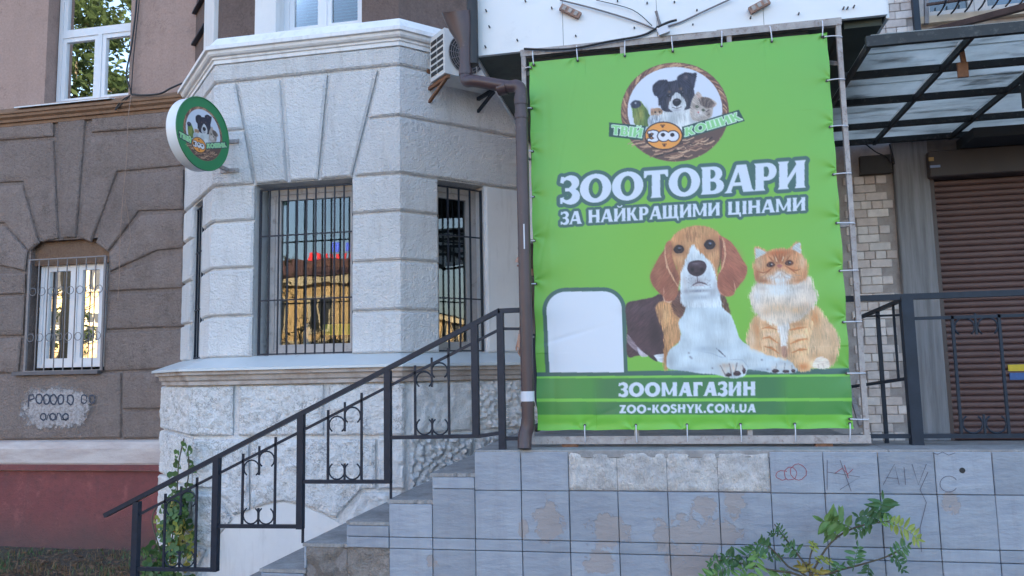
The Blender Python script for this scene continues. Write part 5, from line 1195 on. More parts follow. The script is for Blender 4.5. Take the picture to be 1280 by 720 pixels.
for a in ((560, 60, 130, 44, (140, 154, 170), .8), (540, 120, 90, 40, (172, 188, 202), .4), (640, 250, 16, 120, (172, 190, 204), .35), (610, 330, 26, 60, (168, 184, 200), .3), (590, 440, 90, 26, (150, 168, 188), .5), (700, 440, 70, 24, (170, 188, 204), .35), (780, 330, 30, 90, (214, 228, 238), .5), (470, 280, 60, 90, (210, 224, 234), .6), (560, 520, 120, 30, (208, 222, 232), .5), (480, 590, 140, 22, (156, 174, 192), .5), (960, 540, 130, 26, (212, 226, 236), .5), (1000, 590, 120, 16, (150, 168, 186), .55), (700, 590, 60, 40, (176, 186, 196), .4), (340, 540, 24, 60, (150, 160, 172), .5)): bg_(*a)
hair(bd([(662, 430), (700, 462), (746, 506)]), [.4, 1.6, .5], (80, 82, 96), .9); hair(bd([(746, 506), (700, 500), (640, 474), (540, 458)]), [.5, 1.2, 1.2, .4], (150, 168, 188), .7); hair(bd([(760, 520), (860, 520), (900, 570), (900, 592)]), [.4, 1, 1.2, .6], (140, 156, 174), .7)
for x, y in ((480, 498), (490, 508), (640, 580), (1000, 520), (1040, 590), (470, 470)): bg_(x, y, 9, 8, (120, 124, 138), .8)
for x, y, rx, ry, c_ in ((728, 596, 30, 36, (216, 204, 192)), (790, 582, 34, 40, (222, 210, 200)), (848, 580, 30, 36, (206, 194, 186)), (1090, 578, 30, 26, (214, 212, 212)), (1150, 566, 30, 28, (220, 220, 220)), (1206, 574, 30, 28, (210, 210, 212)), (740, 560, 60, 20, (186, 170, 158)), (1140, 540, 70, 18, (190, 196, 204))): bg_(x, y, rx, ry, c_, .75)
for p, wd in (([(700, 560), (720, 600), (742, 642)], 1.2), ([(765, 545), (775, 590), (780, 642)], 1.4), ([(822, 540), (814, 580), (802, 640)], 1.4), ([(860, 560), (872, 590), (866, 628)], 1.), ([(1110, 545), (1104, 590)], 1.), ([(1170, 540), (1164, 592)], 1.), ([(1220, 556), (1222, 596)], .8)): hair(bd(p), wd, (104, 94, 98), .8)
for x, y, rx, ry in ((760, 630, 22, 14), (822, 620, 28, 18), (872, 602, 13, 22), (1100, 602, 28, 13), (1176, 605, 26, 11), (1230, 602, 16, 12)): furp(bd([(x + rx * math.cos(R_(a_)), y + ry * math.sin(R_(a_))) for a_ in range(0, 360, 45)]), (66, 50, 58), 2, .15, 1); bg_(x - 4, y - ry * .5, rx * .5, ry * .3, (130, 112, 116), .6)
# head
furp(hd([(256, 192), (300, 118), (370, 74), (450, 50), (540, 50), (622, 72), (674, 112), (702, 170), (697, 300), (668, 420), (655, 520), (640, 600), (560, 640), (420, 640), (352, 600), (335, 500), (322, 430), (285, 340), (260, 260)]), (192, 140, 98), 0, .10, 2, .8)
for a in ((450, 90, 110, 40, (212, 162, 116), .7), (560, 100, 70, 40, (206, 158, 112), .6), (350, 150, 60, 50, (176, 124, 86), .5), (400, 200, 50, 60, (216, 170, 124), .6), (500, 190, 50, 50, (216, 170, 124), .6), (640, 160, 40, 60, (172, 120, 84), .5), (300, 330, 30, 80, (208, 158, 114), .5), (345, 320, 36, 60, (222, 178, 134), .6), (620, 290, 44, 60, (220, 176, 132), .65), (650, 380, 20, 80, (178, 126, 90), .6), (320, 420, 22, 60, (164, 112, 80), .6), (270, 230, 16, 60, (146, 98, 72), .7), (685, 240, 16, 90, (128, 86, 64), .7)): hg(*a)
for p in ([(432, 60), (424, 110), (442, 190)], [(466, 58), (474, 120), (458, 196)], [(410, 80), (398, 130), (416, 190)]): hair(hd(p), [.8, 2.4, .8], (140, 92, 66), .45)
furp(hd([(455, 208), (492, 258), (560, 318), (612, 370), (644, 450), (662, 550), (668, 640), (692, 735), (378, 735), (350, 610), (343, 540), (355, 440), (388, 350), (420, 268)]), (208, 220, 230), 0, .05, 3, 1.4)
for a in ((500, 520, 90, 40, (150, 146, 156), .6), (430, 470, 26, 60, (172, 178, 190), .5), (590, 470, 26, 80, (176, 184, 196), .5), (500, 605, 130, 16, (120, 124, 138), .75), (400, 610, 40, 40, (150, 152, 164), .6), (620, 620, 36, 40, (150, 154, 166), .6), (500, 660, 150, 30, (158, 170, 184), .7), (380, 520, 24, 70, (176, 170, 172), .5), (640, 560, 20, 70, (170, 172, 182), .5), (470, 290, 30, 50, (224, 230, 236), .6), (560, 400, 26, 50, (222, 230, 238), .5), (400, 420, 26, 50, (222, 230, 238), .5)): hg(*a)
# ears
furp(hd([(262, 178), (222, 200), (208, 250), (160, 320), (112, 410), (86, 478), (100, 540), (150, 612), (194, 650), (208, 690), (246, 706), (292, 682), (322, 630), (332, 560), (338, 490), (306, 400), (276, 300)]), (154, 96, 76), 3, .11, 2, .7)
for a in ((150, 450, 50, 90, (176, 114, 88), .6), (120, 520, 30, 60, (126, 72, 60), .5), (200, 560, 40, 60, (140, 82, 66), .5), (270, 620, 40, 50, (176, 118, 92), .6), (290, 470, 24, 80, (120, 74, 60), .6), (245, 300, 20, 90, (196, 138, 102), .6), (190, 360, 30, 60, (168, 106, 82), .5)): hg(*a, 3)
hair(hd([(220, 215), (214, 300), (238, 410), (288, 505), (328, 574)]), [.6, 1.7, 2, 1.8, .6], (224, 180, 146), .85); hair(hd([(200, 652), (210, 692), (246, 705), (290, 684)]), [.8, 1.3, 1.4, .6], (214, 184, 160), .8); hair(hd([(208, 560), (206, 620), (200, 655)]), [.6, 1.2, .6], (196, 150, 128), .7)
furp(hd([(674, 134), (716, 146), (792, 200), (850, 290), (900, 370), (921, 420), (902, 490), (852, 560), (816, 604), (802, 640), (752, 656), (702, 642), (662, 572), (664, 482), (690, 420), (692, 330), (688, 230)]), (162, 98, 78), 1, .11, 2, .7)
for a in ((830, 330, 50, 80, (184, 116, 90), .6), (880, 430, 26, 50, (150, 84, 68), .5), (760, 480, 50, 110, (150, 88, 70), .5), (740, 600, 50, 40, (178, 112, 88), .6), (690, 540, 20, 70, (134, 80, 64), .5), (770, 280, 30, 80, (178, 116, 90), .5), (700, 190, 14, 50, (120, 78, 62), .6), (850, 520, 30, 40, (182, 116, 92), .5)): hg(*a, 1)
hair(hd([(700, 140), (722, 200), (732, 300), (708, 400), (682, 452)]), [.6, 2.2, 2.2, 1.6, .6], (216, 172, 140), .8); hair(hd([(684, 150), (698, 230), (690, 340), (666, 450)]), [1.2, 2.6, 2.6, 1], (104, 66, 54), .7); hair(hd([(800, 520), (818, 580), (804, 636)]), [.6, 1.3, .6], (206, 158, 134), .7); hair(hd([(664, 560), (690, 625), (740, 655)]), [.5, 1., .6], (206, 164, 142), .6)
# eyes, nose, mouth
for (x, y, rx, ry) in ((333, 250, 46, 38), (597, 210, 49, 44)):
    hg(x, y + 4, rx * 1.35, ry * 1.35, (112, 72, 54), .8); furp(hd([(x - rx, y + 6), (x - rx * .6, y - ry * .75), (x, y - ry), (x + rx * .7, y - ry * .7), (x + rx, y + 4), (x + rx * .5, y + ry * .85), (x - rx * .3, y + ry)]), (38, 27, 34), 0, .05, 1, .2)
    hg(x + 4, y + 4, rx * .5, ry * .5, (92, 64, 62), .8); cv.oval(*hd([(x + 3, y)])[0], rx * .34 / 6.86, ry * .36 / 6.86, (18, 14, 22)); hg(x + 4, y - 12, rx * .3, ry * .2, (150, 160, 190), .95); hg(x, y + ry * .95, rx * .8, 5, (206, 164, 128), .6)
furp(hd([(406, 402), (424, 362), (480, 345), (540, 351), (568, 385), (564, 426), (536, 464), (490, 482), (438, 466), (410, 434)]), (60, 43, 54), 0, .1, 1, .2); hg(480, 372, 60, 18, (110, 96, 110), .8, 2); hg(490, 455, 40, 14, (36, 26, 34), .7, 2); hg(520, 395, 26, 18, (92, 74, 88), .5, 2)
for x in (446, 530): hg(x, 424, 18, 20, (22, 15, 22), .95)
hair(hd([(490, 478), (491, 505), (492, 534)]), 1.1, (84, 74, 86), .8); hair(hd([(436, 568), (470, 546), (500, 533), (530, 536), (560, 546), (584, 562)]), [.6, 1.6, 2.2, 2.4, 1.8, .6], (86, 70, 78), .85); hair(hd([(466, 562), (510, 554), (548, 562)]), 1.2, (168, 146, 148), .7)
for i in range(60): hg(rs.uniform(395, 605), rs.uniform(470, 575), 4, 4, (110, 104, 116), .6)
# ---- the cat
furp(ct([(100, 395), (70, 440), (50, 520), (70, 558), (130, 580), (220, 610), (300, 640), (330, 676), (370, 668), (400, 655), (440, 660), (476, 652), (504, 610), (518, 540), (503, 480), (453, 410), (402, 350), (300, 330), (180, 340)]), (220, 188, 152), 0, .09, 3, 1.5)
for a in ((392, 410, 30, 60, (206, 140, 88), .75), (100, 470, 26, 80, (204, 146, 100), .8), (82, 520, 20, 50, (226, 206, 184), .5), (450, 560, 50, 70, (226, 196, 160), .6), (480, 500, 24, 70, (204, 164, 124), .5), (420, 500, 40, 50, (212, 170, 128), .5), (130, 550, 50, 26, (196, 140, 98), .6), (400, 600, 60, 24, (196, 150, 112), .5), (480, 620, 26, 30, (190, 150, 116), .5)): cg(*a)
furp(ct([(382, 644), (400, 610), (435, 604), (464, 626), (464, 656), (430, 664), (393, 660)]), (224, 212, 200), 2, .06, 2); hair(ct([(408, 638), (412, 658)]), .8, (140, 112, 100), .8); hair(ct([(432, 634), (438, 658)]), .8, (140, 112, 100), .8)
furp(ct([(120, 425), (205, 430), (224, 520), (220, 602), (176, 598), (136, 582), (126, 500)]), (218, 180, 142), 0, .1, 2, 1.2)
furp(ct([(260, 430), (374, 420), (374, 500), (358, 560), (364, 620), (374, 668), (330, 679), (306, 666), (270, 612), (260, 520)]), (222, 182, 140), 0, .1, 2, 1.2)
for a in ((165, 440, 40, 16, (180, 124, 84), .6), (310, 440, 50, 16, (186, 130, 88), .6), (310, 500, 40, 14, (238, 214, 186), .6), (170, 490, 34, 12, (238, 216, 190), .6), (175, 540, 30, 12, (234, 206, 176), .5), (316, 550, 34, 12, (236, 208, 178), .5), (330, 610, 30, 24, (232, 198, 160), .5), (338, 652, 28, 20, (208, 122, 68), .7), (215, 560, 10, 50, (150, 108, 86), .5), (262, 560, 10, 60, (176, 126, 92), .5)): cg(*a)
for p in ([(126, 462), (165, 456), (208, 468)], [(130, 512), (165, 504), (210, 536)], [(138, 552), (175, 558), (216, 588)], [(264, 470), (310, 460), (356, 454)], [(268, 540), (310, 520), (360, 512)], [(274, 584), (320, 566), (356, 568)]): hair(ct(p), [1, 3.2, 1], (190, 112, 62), .7, 2)
furp(ct([(206, 415), (264, 415), (258, 500), (248, 580), (232, 592), (222, 520)]), (222, 218, 216), 0, .08, 3, 1.6); furp(ct([(226, 556), (250, 552), (256, 604), (230, 600)]), (170, 124, 104), 0, .1, 2, 1, .85)
furp(ct([(98, 232), (64, 300), (78, 362), (108, 398), (190, 444), (262, 434), (335, 407), (388, 352), (406, 300), (384, 250), (350, 195), (110, 205)]), (216, 202, 188), 0, .085, 4, 2.0)
for a in ((222, 275, 110, 34, (222, 228, 232), .85), (105, 300, 26, 50, (216, 220, 224), .6), (370, 300, 26, 50, (216, 206, 196), .6), (200, 360, 80, 30, (222, 186, 146), .55), (300, 370, 50, 24, (216, 176, 134), .55), (240, 405, 70, 20, (232, 214, 194), .6), (150, 380, 30, 24, (204, 168, 134), .5), (130, 260, 30, 12, (176, 166, 164), .5), (320, 255, 30, 12, (180, 168, 164), .5), (350, 350, 30, 30, (206, 172, 140), .4)): cg(*a)
furp(ct([(92, 54), (128, 60), (160, 74), (215, 60), (266, 62), (292, 36), (318, 31), (330, 88), (354, 130), (358, 178), (342, 218), (290, 242), (220, 252), (150, 240), (100, 224), (84, 160), (93, 110)]), (206, 150, 108), 0, .09, 3, 1.5)
for a in ((215, 84, 66, 16, (188, 104, 62), .9), (215, 110, 26, 24, (196, 118, 74), .7), (112, 130, 22, 40, (216, 186, 158), .7), (330, 130, 20, 40, (222, 196, 168), .7), (105, 195, 16, 34, (160, 98, 70), .8), (345, 195, 14, 30, (190, 132, 94), .7), (140, 190, 24, 20, (226, 190, 154), .7), (305, 180, 26, 20, (222, 164, 112), .7), (150, 170, 22, 10, (206, 132, 84), .6), (285, 160, 22, 10, (206, 128, 78), .6), (140, 222, 30, 10, (150, 92, 66), .6), (310, 222, 30, 9, (176, 118, 84), .5)): cg(*a)
for p in ([(94, 58), (118, 64), (154, 82), (98, 114)], [(276, 62), (298, 36), (319, 34), (326, 90)]): furp(ct(p), (192, 208, 214), 1, .1, 2, 1.4, .9, 0, False)
for p in ([(182, 88), (198, 118), (206, 140)], [(215, 78), (217, 110), (216, 140)], [(248, 86), (236, 118), (228, 140)], [(196, 84), (206, 112), (211, 136)], [(232, 82), (226, 112), (222, 136)], [(160, 98), (176, 116), (190, 132)], [(274, 92), (258, 112), (246, 130)], [(104, 176), (136, 184), (168, 172)], [(326, 164), (298, 172), (272, 164)], [(190, 150), (164, 172), (134, 200)], [(242, 146), (272, 164), (306, 190)]): hair(ct(p), [.6, 1.8, .6], (142, 74, 44), .7)
for p in ([(196, 104), (204, 128)], [(238, 102), (230, 126)]): hair(ct(p), 1.8, (232, 206, 176), .8)
for (x, y, rx, ry, a) in ((217, 222, 56, 24, .95), (217, 188, 30, 22, .9), (178, 206, 28, 16, .8), (256, 202, 28, 16, .8), (217, 246, 80, 16, .9)): cg(x, y, rx, ry, (216, 224, 230), a)
for p in ([(217, 166), (196, 184), (172, 204), (150, 214)], [(219, 166), (242, 182), (268, 200), (296, 208)], [(176, 216), (206, 204), (222, 184)], [(222, 184), (240, 204), (270, 212)], [(150, 196), (120, 206)], [(290, 192), (322, 198)]): hair(ct(p), .9, (150, 132, 130), .55)
for (x, y) in ((173, 143), (265, 134)):
    cg(x, y, 26, 16, (150, 86, 56), .7); furp(ct([(x - 22, y + 2), (x - 8, y - 13), (x + 10, y - 13), (x + 22, y + 1), (x + 8, y + 12), (x - 10, y + 12)]), (72, 40, 36), 0, .05, 1, .2); cg(x + 1, y, 13, 9, (190, 128, 84), .85); cv.oval(*ct([(x + 1, y)])[0], 2.0, 2.2, (30, 20, 24)); cg(x + 4, y - 3, 5, 3.5, (236, 230, 232), .95)
furp(ct([(203, 146), (216, 141), (232, 146), (222, 158), (212, 158)]), (182, 110, 100), 0, .05, 1, .3)
# carry the print on a cloth with slight ripples
img = cv.c.reshape(NY, SS, NX, SS, 3).mean((1, 3)) / 255.0
def alb(img):
    l = np.where(img <= .04045, img / 12.92, ((img + .055) / 1.055) ** 2.4); return np.clip(l * np.array((1.03, .98, .91)), 0, .9)
def print_mesh(name, co, faces, colors, mat, parent):
    me = bpy.data.meshes.new(name); o_ = ORG[parent.name]
    me.vertices.add(len(co)); me.vertices.foreach_set('co', (co - np.array(o_)).astype(np.float32).ravel())
    nf = len(faces); me.loops.add(nf * 4); me.polygons.add(nf); me.loops.foreach_set('vertex_index', faces.astype(np.int32).ravel())
    me.polygons.foreach_set('loop_start', np.arange(0, nf * 4, 4, dtype=np.int32)); me.polygons.foreach_set('use_smooth', np.ones(nf, bool))
    at = me.color_attributes.new('print', 'FLOAT_COLOR', 'POINT'); at.data.foreach_set('color', np.concatenate([colors, np.ones((len(colors), 1))], 1).astype(np.float32).ravel())
    me.update(calc_edges=True); me.materials.append(mat); ob = bpy.data.objects.new(name, me); COL.objects.link(ob); ob.parent = parent; ORG[ob.name] = o_.copy(); return ob
tt = NT('printed_vinyl'); ca = tt.n.new('ShaderNodeVertexColor'); ca.layer_name = 'print'; tt.color(ca.outputs[0]); tt.rough(.42); tt.b.inputs['Specular IOR Level'].default_value = .45; tt.bump(tt.noise(3.5, 3, .5), .12, .02); M['vinyl'] = tt.m
banner = thing('shop_banner', V((BX0 + BX1) / 2, YBN, BZ0), 'big green pet shop banner printed with a beagle and a ginger cat', 'banner')
u = np.linspace(0, 1, NX); v = np.linspace(0, 1, NY); U, Vv = np.meshgrid(u, v)
def lump(U, Vv):
    e = np.minimum(np.minimum(U, 1 - U) * 1.95, np.minimum(Vv, 1 - Vv) * 2.5); fall = np.exp(-e / .12)
    w = .003 * fall * np.sin(U * 6.28 * 6.2 + .6) * (np.minimum(Vv, 1 - Vv) < .2) + .006 * fall * np.sin(Vv * 6.28 * 8.5) * (np.minimum(U, 1 - U) < .2)
    w += .006 * np.sin(U * 5 + Vv * 3.3) * np.sin(Vv * 7.1 + 1) + .003 * np.sin(U * 13 - Vv * 9 + 2) + .0025 * np.sin((U + Vv * .25) * 31) * np.exp(-((U - .12) / .12) ** 2)
    w += .010 * np.exp(-((U - .06) / .012) ** 2) * np.sin(Vv * 9) * .25 + .004 * np.exp(-((Vv - .985) / .012) ** 2)
    for (cu, cvv) in [((x_ - 663) / 371., 0.) for x_ in (667, 722, 781, 841, 902, 965, 1028)] + [((x_ - 670) / 397., 1.) for x_ in (731, 795, 859, 926, 994, 1063)] + [(1., (y_ - 40) / 499.) for y_ in (45, 100, 158, 218, 279, 339, 403, 467, 524)] + [(0., (y_ - 79) / 456.) for y_ in (84, 135, 189, 246, 301, 355)]:
        du = (U - cu) * 1.95; dv = (Vv - cvv) * 2.5; dd = np.sqrt(du * du + dv * dv); an = np.arctan2(dv, du); w = w + .004 * np.exp(-dd / .09) * np.cos(an * 5 + cu * 17 + cvv * 11) * np.clip(dd / .02, 0, 1)
    for (a_, b_, c_, l_) in ((.9, .25, .16, .10), (.75, -.4, .30, .12), (.6, .5, .62, .10), (.3, .9, .93, .16), (.2, 1., .78, .1)):
        tq = a_ * U + b_ * Vv - c_; w = w + .0025 * np.exp(-(tq / .006) ** 2) * np.exp(-((U - .1) / l_) ** 2)
    return w
dxz = .0015 * np.sin(U * 6.28 * 6.2) * np.exp(-Vv * 40) - .0025 * np.sin(U * 6.28 * 6.2) * np.exp(-(1 - Vv) * 40); dxx = .0015 * np.sin(Vv * 6.28 * 8.5) * (np.exp(-U * 50) - np.exp(-(1 - U) * 50))
co = np.stack([BX0 + (BX1 - BX0) * U + dxx, YBN + lump(U, Vv), BZ1 - (BZ1 - BZ0) * Vv + dxz], -1).reshape(-1, 3)
idx = np.arange(NX * NY).reshape(NY, NX); fc = np.stack([idx[:-1, :-1], idx[1:, :-1], idx[1:, 1:], idx[:-1, 1:]], -1).reshape(-1, 4)
print_mesh('printed_sheet', co, fc, alb(img).reshape(-1, 3), M['vinyl'], banner)
# eyelets and ties are parts of the banner
YFR = YBN + .035
top = lambda x: aty(x, 0, YFR)
fz1 = aty(850, 50, YFR).z; fz0 = aty(870, 547, YFR).z; fxl = aty(655, 85, YFR).x; fxr = (aty(1049, 40, YFR).x + aty(1081, 530, YFR).x) / 2
def tie(a, b):
    t = MB(); m_ = (a + b) / 2 + V(0, -.012, 0); t.tube(crom([a, m_, b, b + V(0, .03, 0)], 4), .0042, 5); t.build('cable_tie', M['tie'], banner, smooth=True)
    t = MB(); t.tube([V(a.x, YBN - .004, a.z), V(a.x, YBN + .006, a.z)], .009, 10); t.build('eyelet', M['screw'], banner)
for x in (667, 722, 781, 841, 902, 965, 1028):
    p = aty(x, 79 - (x - 663) * .107 + 5, YBN - .006); tie(V(p.x, p.y, BZ1 - .022), V(p.x + random.uniform(-.008, .008), YFR - .03, fz1 + .018))
for x in (731, 795, 859, 926, 994, 1063):
    p = aty(x, 536, YBN - .006); tie(V(p.x, p.y, BZ0 + .03), V(p.x + random.uniform(-.008, .008), YFR - .03, fz0 - .02))
for y in (45, 100, 158, 218, 279, 339, 403, 467, 524):
    p = aty(1040, y, YBN - .006); tie(V(BX1 - .02, p.y, p.z), V(fxr + .01, YFR - .03, p.z + random.uniform(-.006, .006)))
for y in (84, 135, 189, 246, 301, 355): 
    p = aty(665, y, YBN - .006); tie(V(BX0 + .012, p.y, p.z), V(fxl + .01, YFR - .03, p.z))
# frame behind the cloth
frame = thing('banner_frame', V((fxl + fxr) / 2, YFR, DZ), 'weathered square-tube steel frame holding the green banner', 'frame')
def fbar(nm, a, b, w=.04, h=.04): t = MB(); t.bar(a, b, w, h, V(0, 1, 0)); t.build(nm, M['galv'], frame)
fbar('top_beam', V(fxl - .02, YFR, fz1 + .012), V(fxr + .02, YFR, fz1 + .012), .048, .04); fbar('bottom_beam', V(fxl - .02, YFR, fz0 - .012), V(fxr + .02, YFR, fz0 - .012), .05, .04)
fbar('upright', V(fxl, YFR, fz0 + .0135), V(fxl, YFR, fz1 - .0125), .03, .034); fbar('upright', V(fxr, YFR, fz0 + .0135), V(fxr, YFR, fz1 - .0125), .03, .034)
for f in (.33, .67): fbar('upright', V(fxl + (fxr - fxl) * f, YFR + .002, fz0 + .0135), V(fxl + (fxr - fxl) * f, YFR + .002, fz1 - .0125), .03, .03)
fbar('cross_bar', V(fxl + .016, YFR + .001, (fz0 + fz1) / 2), V(fxr - .016, YFR + .001, (fz0 + fz1) / 2), .028, .028)
t = MB(); t.bar(V(fxr - .02, YFR + .03, fz0 + .06), V(fxr + .0, YFR + .6, fz0 + .5), .025, .025); t.build('brace', M['galv'], frame)
t = MB(); t.bar(V(fxr - .02, YFR + .03, fz1 - .25), V(fxr - .15, YFR + .55, fz1 + .0), .025, .025); t.build('brace', M['galv'], frame)
t = MB(); t.bar(V(fxl + .02, YFR + .03, fz1 - .12), V(fxl + .3, YFR + .45, fz1 + .02), .025, .025); t.build('brace', M['galv'], frame)
for f in (.12, .88):
    x = fxl + (fxr - fxl) * f; t = MB(); t.box(x - .05, x + .05, YFR - .01, YFR + .06, DZ, fz0 - .037); t.build('foot', M['rust'], frame)
# black sheet added for the dark space behind the banner
t = MB(); t.box(fxl + .03, BX1 - .10, YFR + .03, YFR + .036, DZ + .25, fz1 - .02); t.build('dark_gap_sheet', simple('gap_shade_black', (.012, .012, .014), .7, .2, 4), frame)
# ------------------------------------------------------------------ clad balcony above
YBC = 5.115; zbl = (aty(590, 70, YBC).z + aty(1108, 16, YBC).z) / 2; xl = aty(596, 68, YBC).x; xr_ = aty(1109, 16, YBC).x
bal = thing('clad_balcony', V((xl + xr_) / 2, 6.1, zbl), 'balcony clad in white sheet metal jutting out above the banner', 'balcony')
ZBT = zbl + 1.15; npn = 4
def sheet(x0, x1, name='cladding_sheet'):
    rows = []
    for j in range(13):
        v_ = j / 12; z = zbl - .01 + v_ * (ZBT - zbl)
        rows.append([V(x0 + (x1 - x0) * i / 16, YBC - .006 - .018 * math.exp(-((x0 + (x1 - x0) * i / 16 - (xl + 1.22)) / .8) ** 2) * math.exp(-((v_ - .0) / .3) ** 2) - .006 * noise.noise(V((x0 + (x1 - x0) * i / 16) * 2.2, v_ * 2, 0)), z) for i in range(17)])
    mb = MB(); mb.grid(rows); b0 = [r + V(0, .03, 0) for r in rows[0]]; mb.grid([b0, rows[0]]); return mb.build(name, M['cladding'], bal, smooth=0.5)
xs_ = [xl, xl + .62, xl + 1.26, xl + 1.95, xr_]
for i in range(4): sheet(xs_[i] + .0015, xs_[i + 1] - .0015)
t = MB(); t.box(xl - .0, xr_, YBC + .03, YF, zbl + .0, zbl + .12); t.build('floor_slab', M['soffit'], bal)
for x, s_ in ((xl, -1), (xr_, 1)):
    t = MB(); t.box(min(x, x + s_ * .02), max(x, x + s_ * .02), YBC + .03, YF - .02, zbl - .02, ZBT); t.build('side_sheet', M['cladding'], bal)
t = MB(); t.prism([V(xl - .075, YBC + .30, zbl - .03), V(xl - .021, YBC + .035, zbl - .03), V(xl - .021, YBC + .035, ZBT), V(xl - .075, YBC + .30, zbl + .35)], (0, .02, 0)); t.build('corner_flashing', M['cladding'], bal)
t = MB(); t.box(xl + .03, xr_ - .03, YBC + .035, YF, zbl + .2, ZBT - .05); t.build('inner_parapet', M['soffit'], bal)
t = MB(); t.box(xr_ - .25, xr_ - .02, YBC + .06, YF - .02, zbl - .05, zbl - .002); t.build('edge_beam', simple('dark_green_beam', A(58, 66, 60), .7, .2, 5), bal)
for (x, y) in ((612, 34), (608, 14), (647, 51), (607, 59), (657, 2), (690, 11), (720, 46), (793, 36), (809, 5), (843, 4), (871, 14), (938, 23), (998, 18), (1054, 11), (1059, 11), (1067, 9), (772, 2), (866, 32)):
    q = aty(x, y, YBC - .012); t = MB(); t.tube([V(q.x, YBC - .036, q.z), V(q.x, YBC + .0, q.z)], .0055, 8); t.build('screw', M['screw'], bal)
def cbl(nm, pts, Y, r, mat, label, cat='cable', k=5):
    P = [aty(x, y, Y if not isinstance(Y, (list, tuple)) else Y[i]) for i, (x, y) in enumerate(pts)]
    return tag(MB().tube(crom(P, k), r, 6).build(nm, M[mat], smooth=True), label, cat)
YC = YBC - .04
cbl('cable', [(655, 61), (690, 62), (720, 60), (760, 52), (800, 45), (818, 37), (822, 33)], YC, .008, 'black', 'black cable sagging along the lower edge of the white cladding')
cbl('cable', [(700, 0), (740, 10), (790, 25), (818, 36)], YC, .006, 'grille_grey', 'grey cable running down the white cladding from upper left')
cbl('cable', [(824, 36), (850, 28), (880, 14), (915, -2)], YC, .006, 'grille_grey', 'grey cable running up the white cladding to the right of the clamp')
cbl('cable', [(822, 34), (835, 28), (846, 25)], YC - .02, .009, 'black', 'short stub of black cable end poking from the cladding')
cbl('cable', [(745, 0), (790, 12), (815, 32)], YC, .003, 'black', 'hair-thin wire strung across the white cladding above the banner')
t = MB(); a = aty(820, 14, YC - .02); b = aty(826, 34, YC - .005); t.tube([a, a.lerp(b, .5), b], [.010, .008, .013], 8); tag(t.build('anchor_bolt', M['grille_grey'], smooth=.6), 'steel anchor bolt standing up where the cables meet on the cladding', 'bolt')
t = MB(); q = aty(829, 38, YC - .01); t.obox(q, V(.035, 0, .01), V(0, .012, 0), V(-.008, 0, .025)); tag(t.build('plastic_wrap', M['tie']), 'scrap of white plastic wrapping below the bolt on the cladding', 'plastic')
for (x0, y0, x1, y1, lbl_) in ((701, 9, 725, 20, 'small brown ceramic terminal block on the left of the cladding'), (937, 14, 961, 1, 'small brown ceramic terminal block on the right of the cladding')):
    a = aty(x0, y0, YBC - .04); b = aty(x1, y1, YBC - .04); tb = thing('terminal_block', (a + b) / 2, lbl_, "terminal block", 'terminal blocks')
    t = MB(); t.bar(a, b, .03, .045); t.build('body', simple('brown_ceramic', A(150, 122, 112), .7, .3, 30, bump=(60, .6, .006)), tb)
    for f in (.2, .5, .8): t = MB(); c_ = a.lerp(b, f); t.bar(c_ - (b - a).normalized() * .012, c_ + (b - a).normalized() * .012, .042, .03); t.build('terminal', M['galv'], tb)
# ------------------------------------------------------------------ rain pipe
YP = YT + .02
pipe = thing('rain_pipe', aty(661, 560, YP), 'brown plastic rain pipe with hopper running down beside the banner', 'pipe')
xpv = (aty(650, 130, YP).x + aty(662, 540, YP).x) / 2
zel = aty(650, 108, YP).z; zsh = aty(660, 528, YP).z
t = MB(); t.tube([V(xpv, YP, zel - .02), V(xpv, YP, zsh)], .042, 16); t.build('downpipe', M['pipe'], pipe, smooth=.6)
YH = YP + .10; hA = aty(580, 60, YH); hB = aty(582, 101, YH)
t = MB(); t.tube(crom([V(hB.x, YH, hB.z + .05), V(hB.x + .01, YH - .01, hB.z - .005), V(hB.x + .09, YH - .06, hB.z - .035), V(xpv - .10, YP + .03, zel + .02), V(xpv - .03, YP + .005, zel + .008), V(xpv, YP, zel - .03), V(xpv, YP, zel - .09)], 5), .042, 14); t.build('offset_bend', M['pipe'], pipe, smooth=.8)
t = MB(); t.tube([V(hB.x, YH, hB.z + .03), V(hB.x, YH, hA.z)], .042, 14); t.build('upper_pipe', M['pipe'], pipe, smooth=.6)
for (c0, c1) in ((V(xpv, YP, zel - .13), V(xpv, YP, zel - .07)), (V(xpv - .16, YP + .045, zel + .012), V(xpv - .10, YP + .03, zel + .014)), (V(hB.x, YH, hB.z + .04), V(hB.x, YH, hB.z + .09)), (V(xpv, YP, aty(660, 508, YP).z), V(xpv, YP, aty(660, 503, YP).z)), (V(xpv, YP, aty(660, 148, YP).z), V(xpv, YP, aty(660, 141, YP).z))):
    t = MB(); t.tube([c0, c1], .0465, 16); t.build('collar', M['pipe'], pipe, smooth=.6)
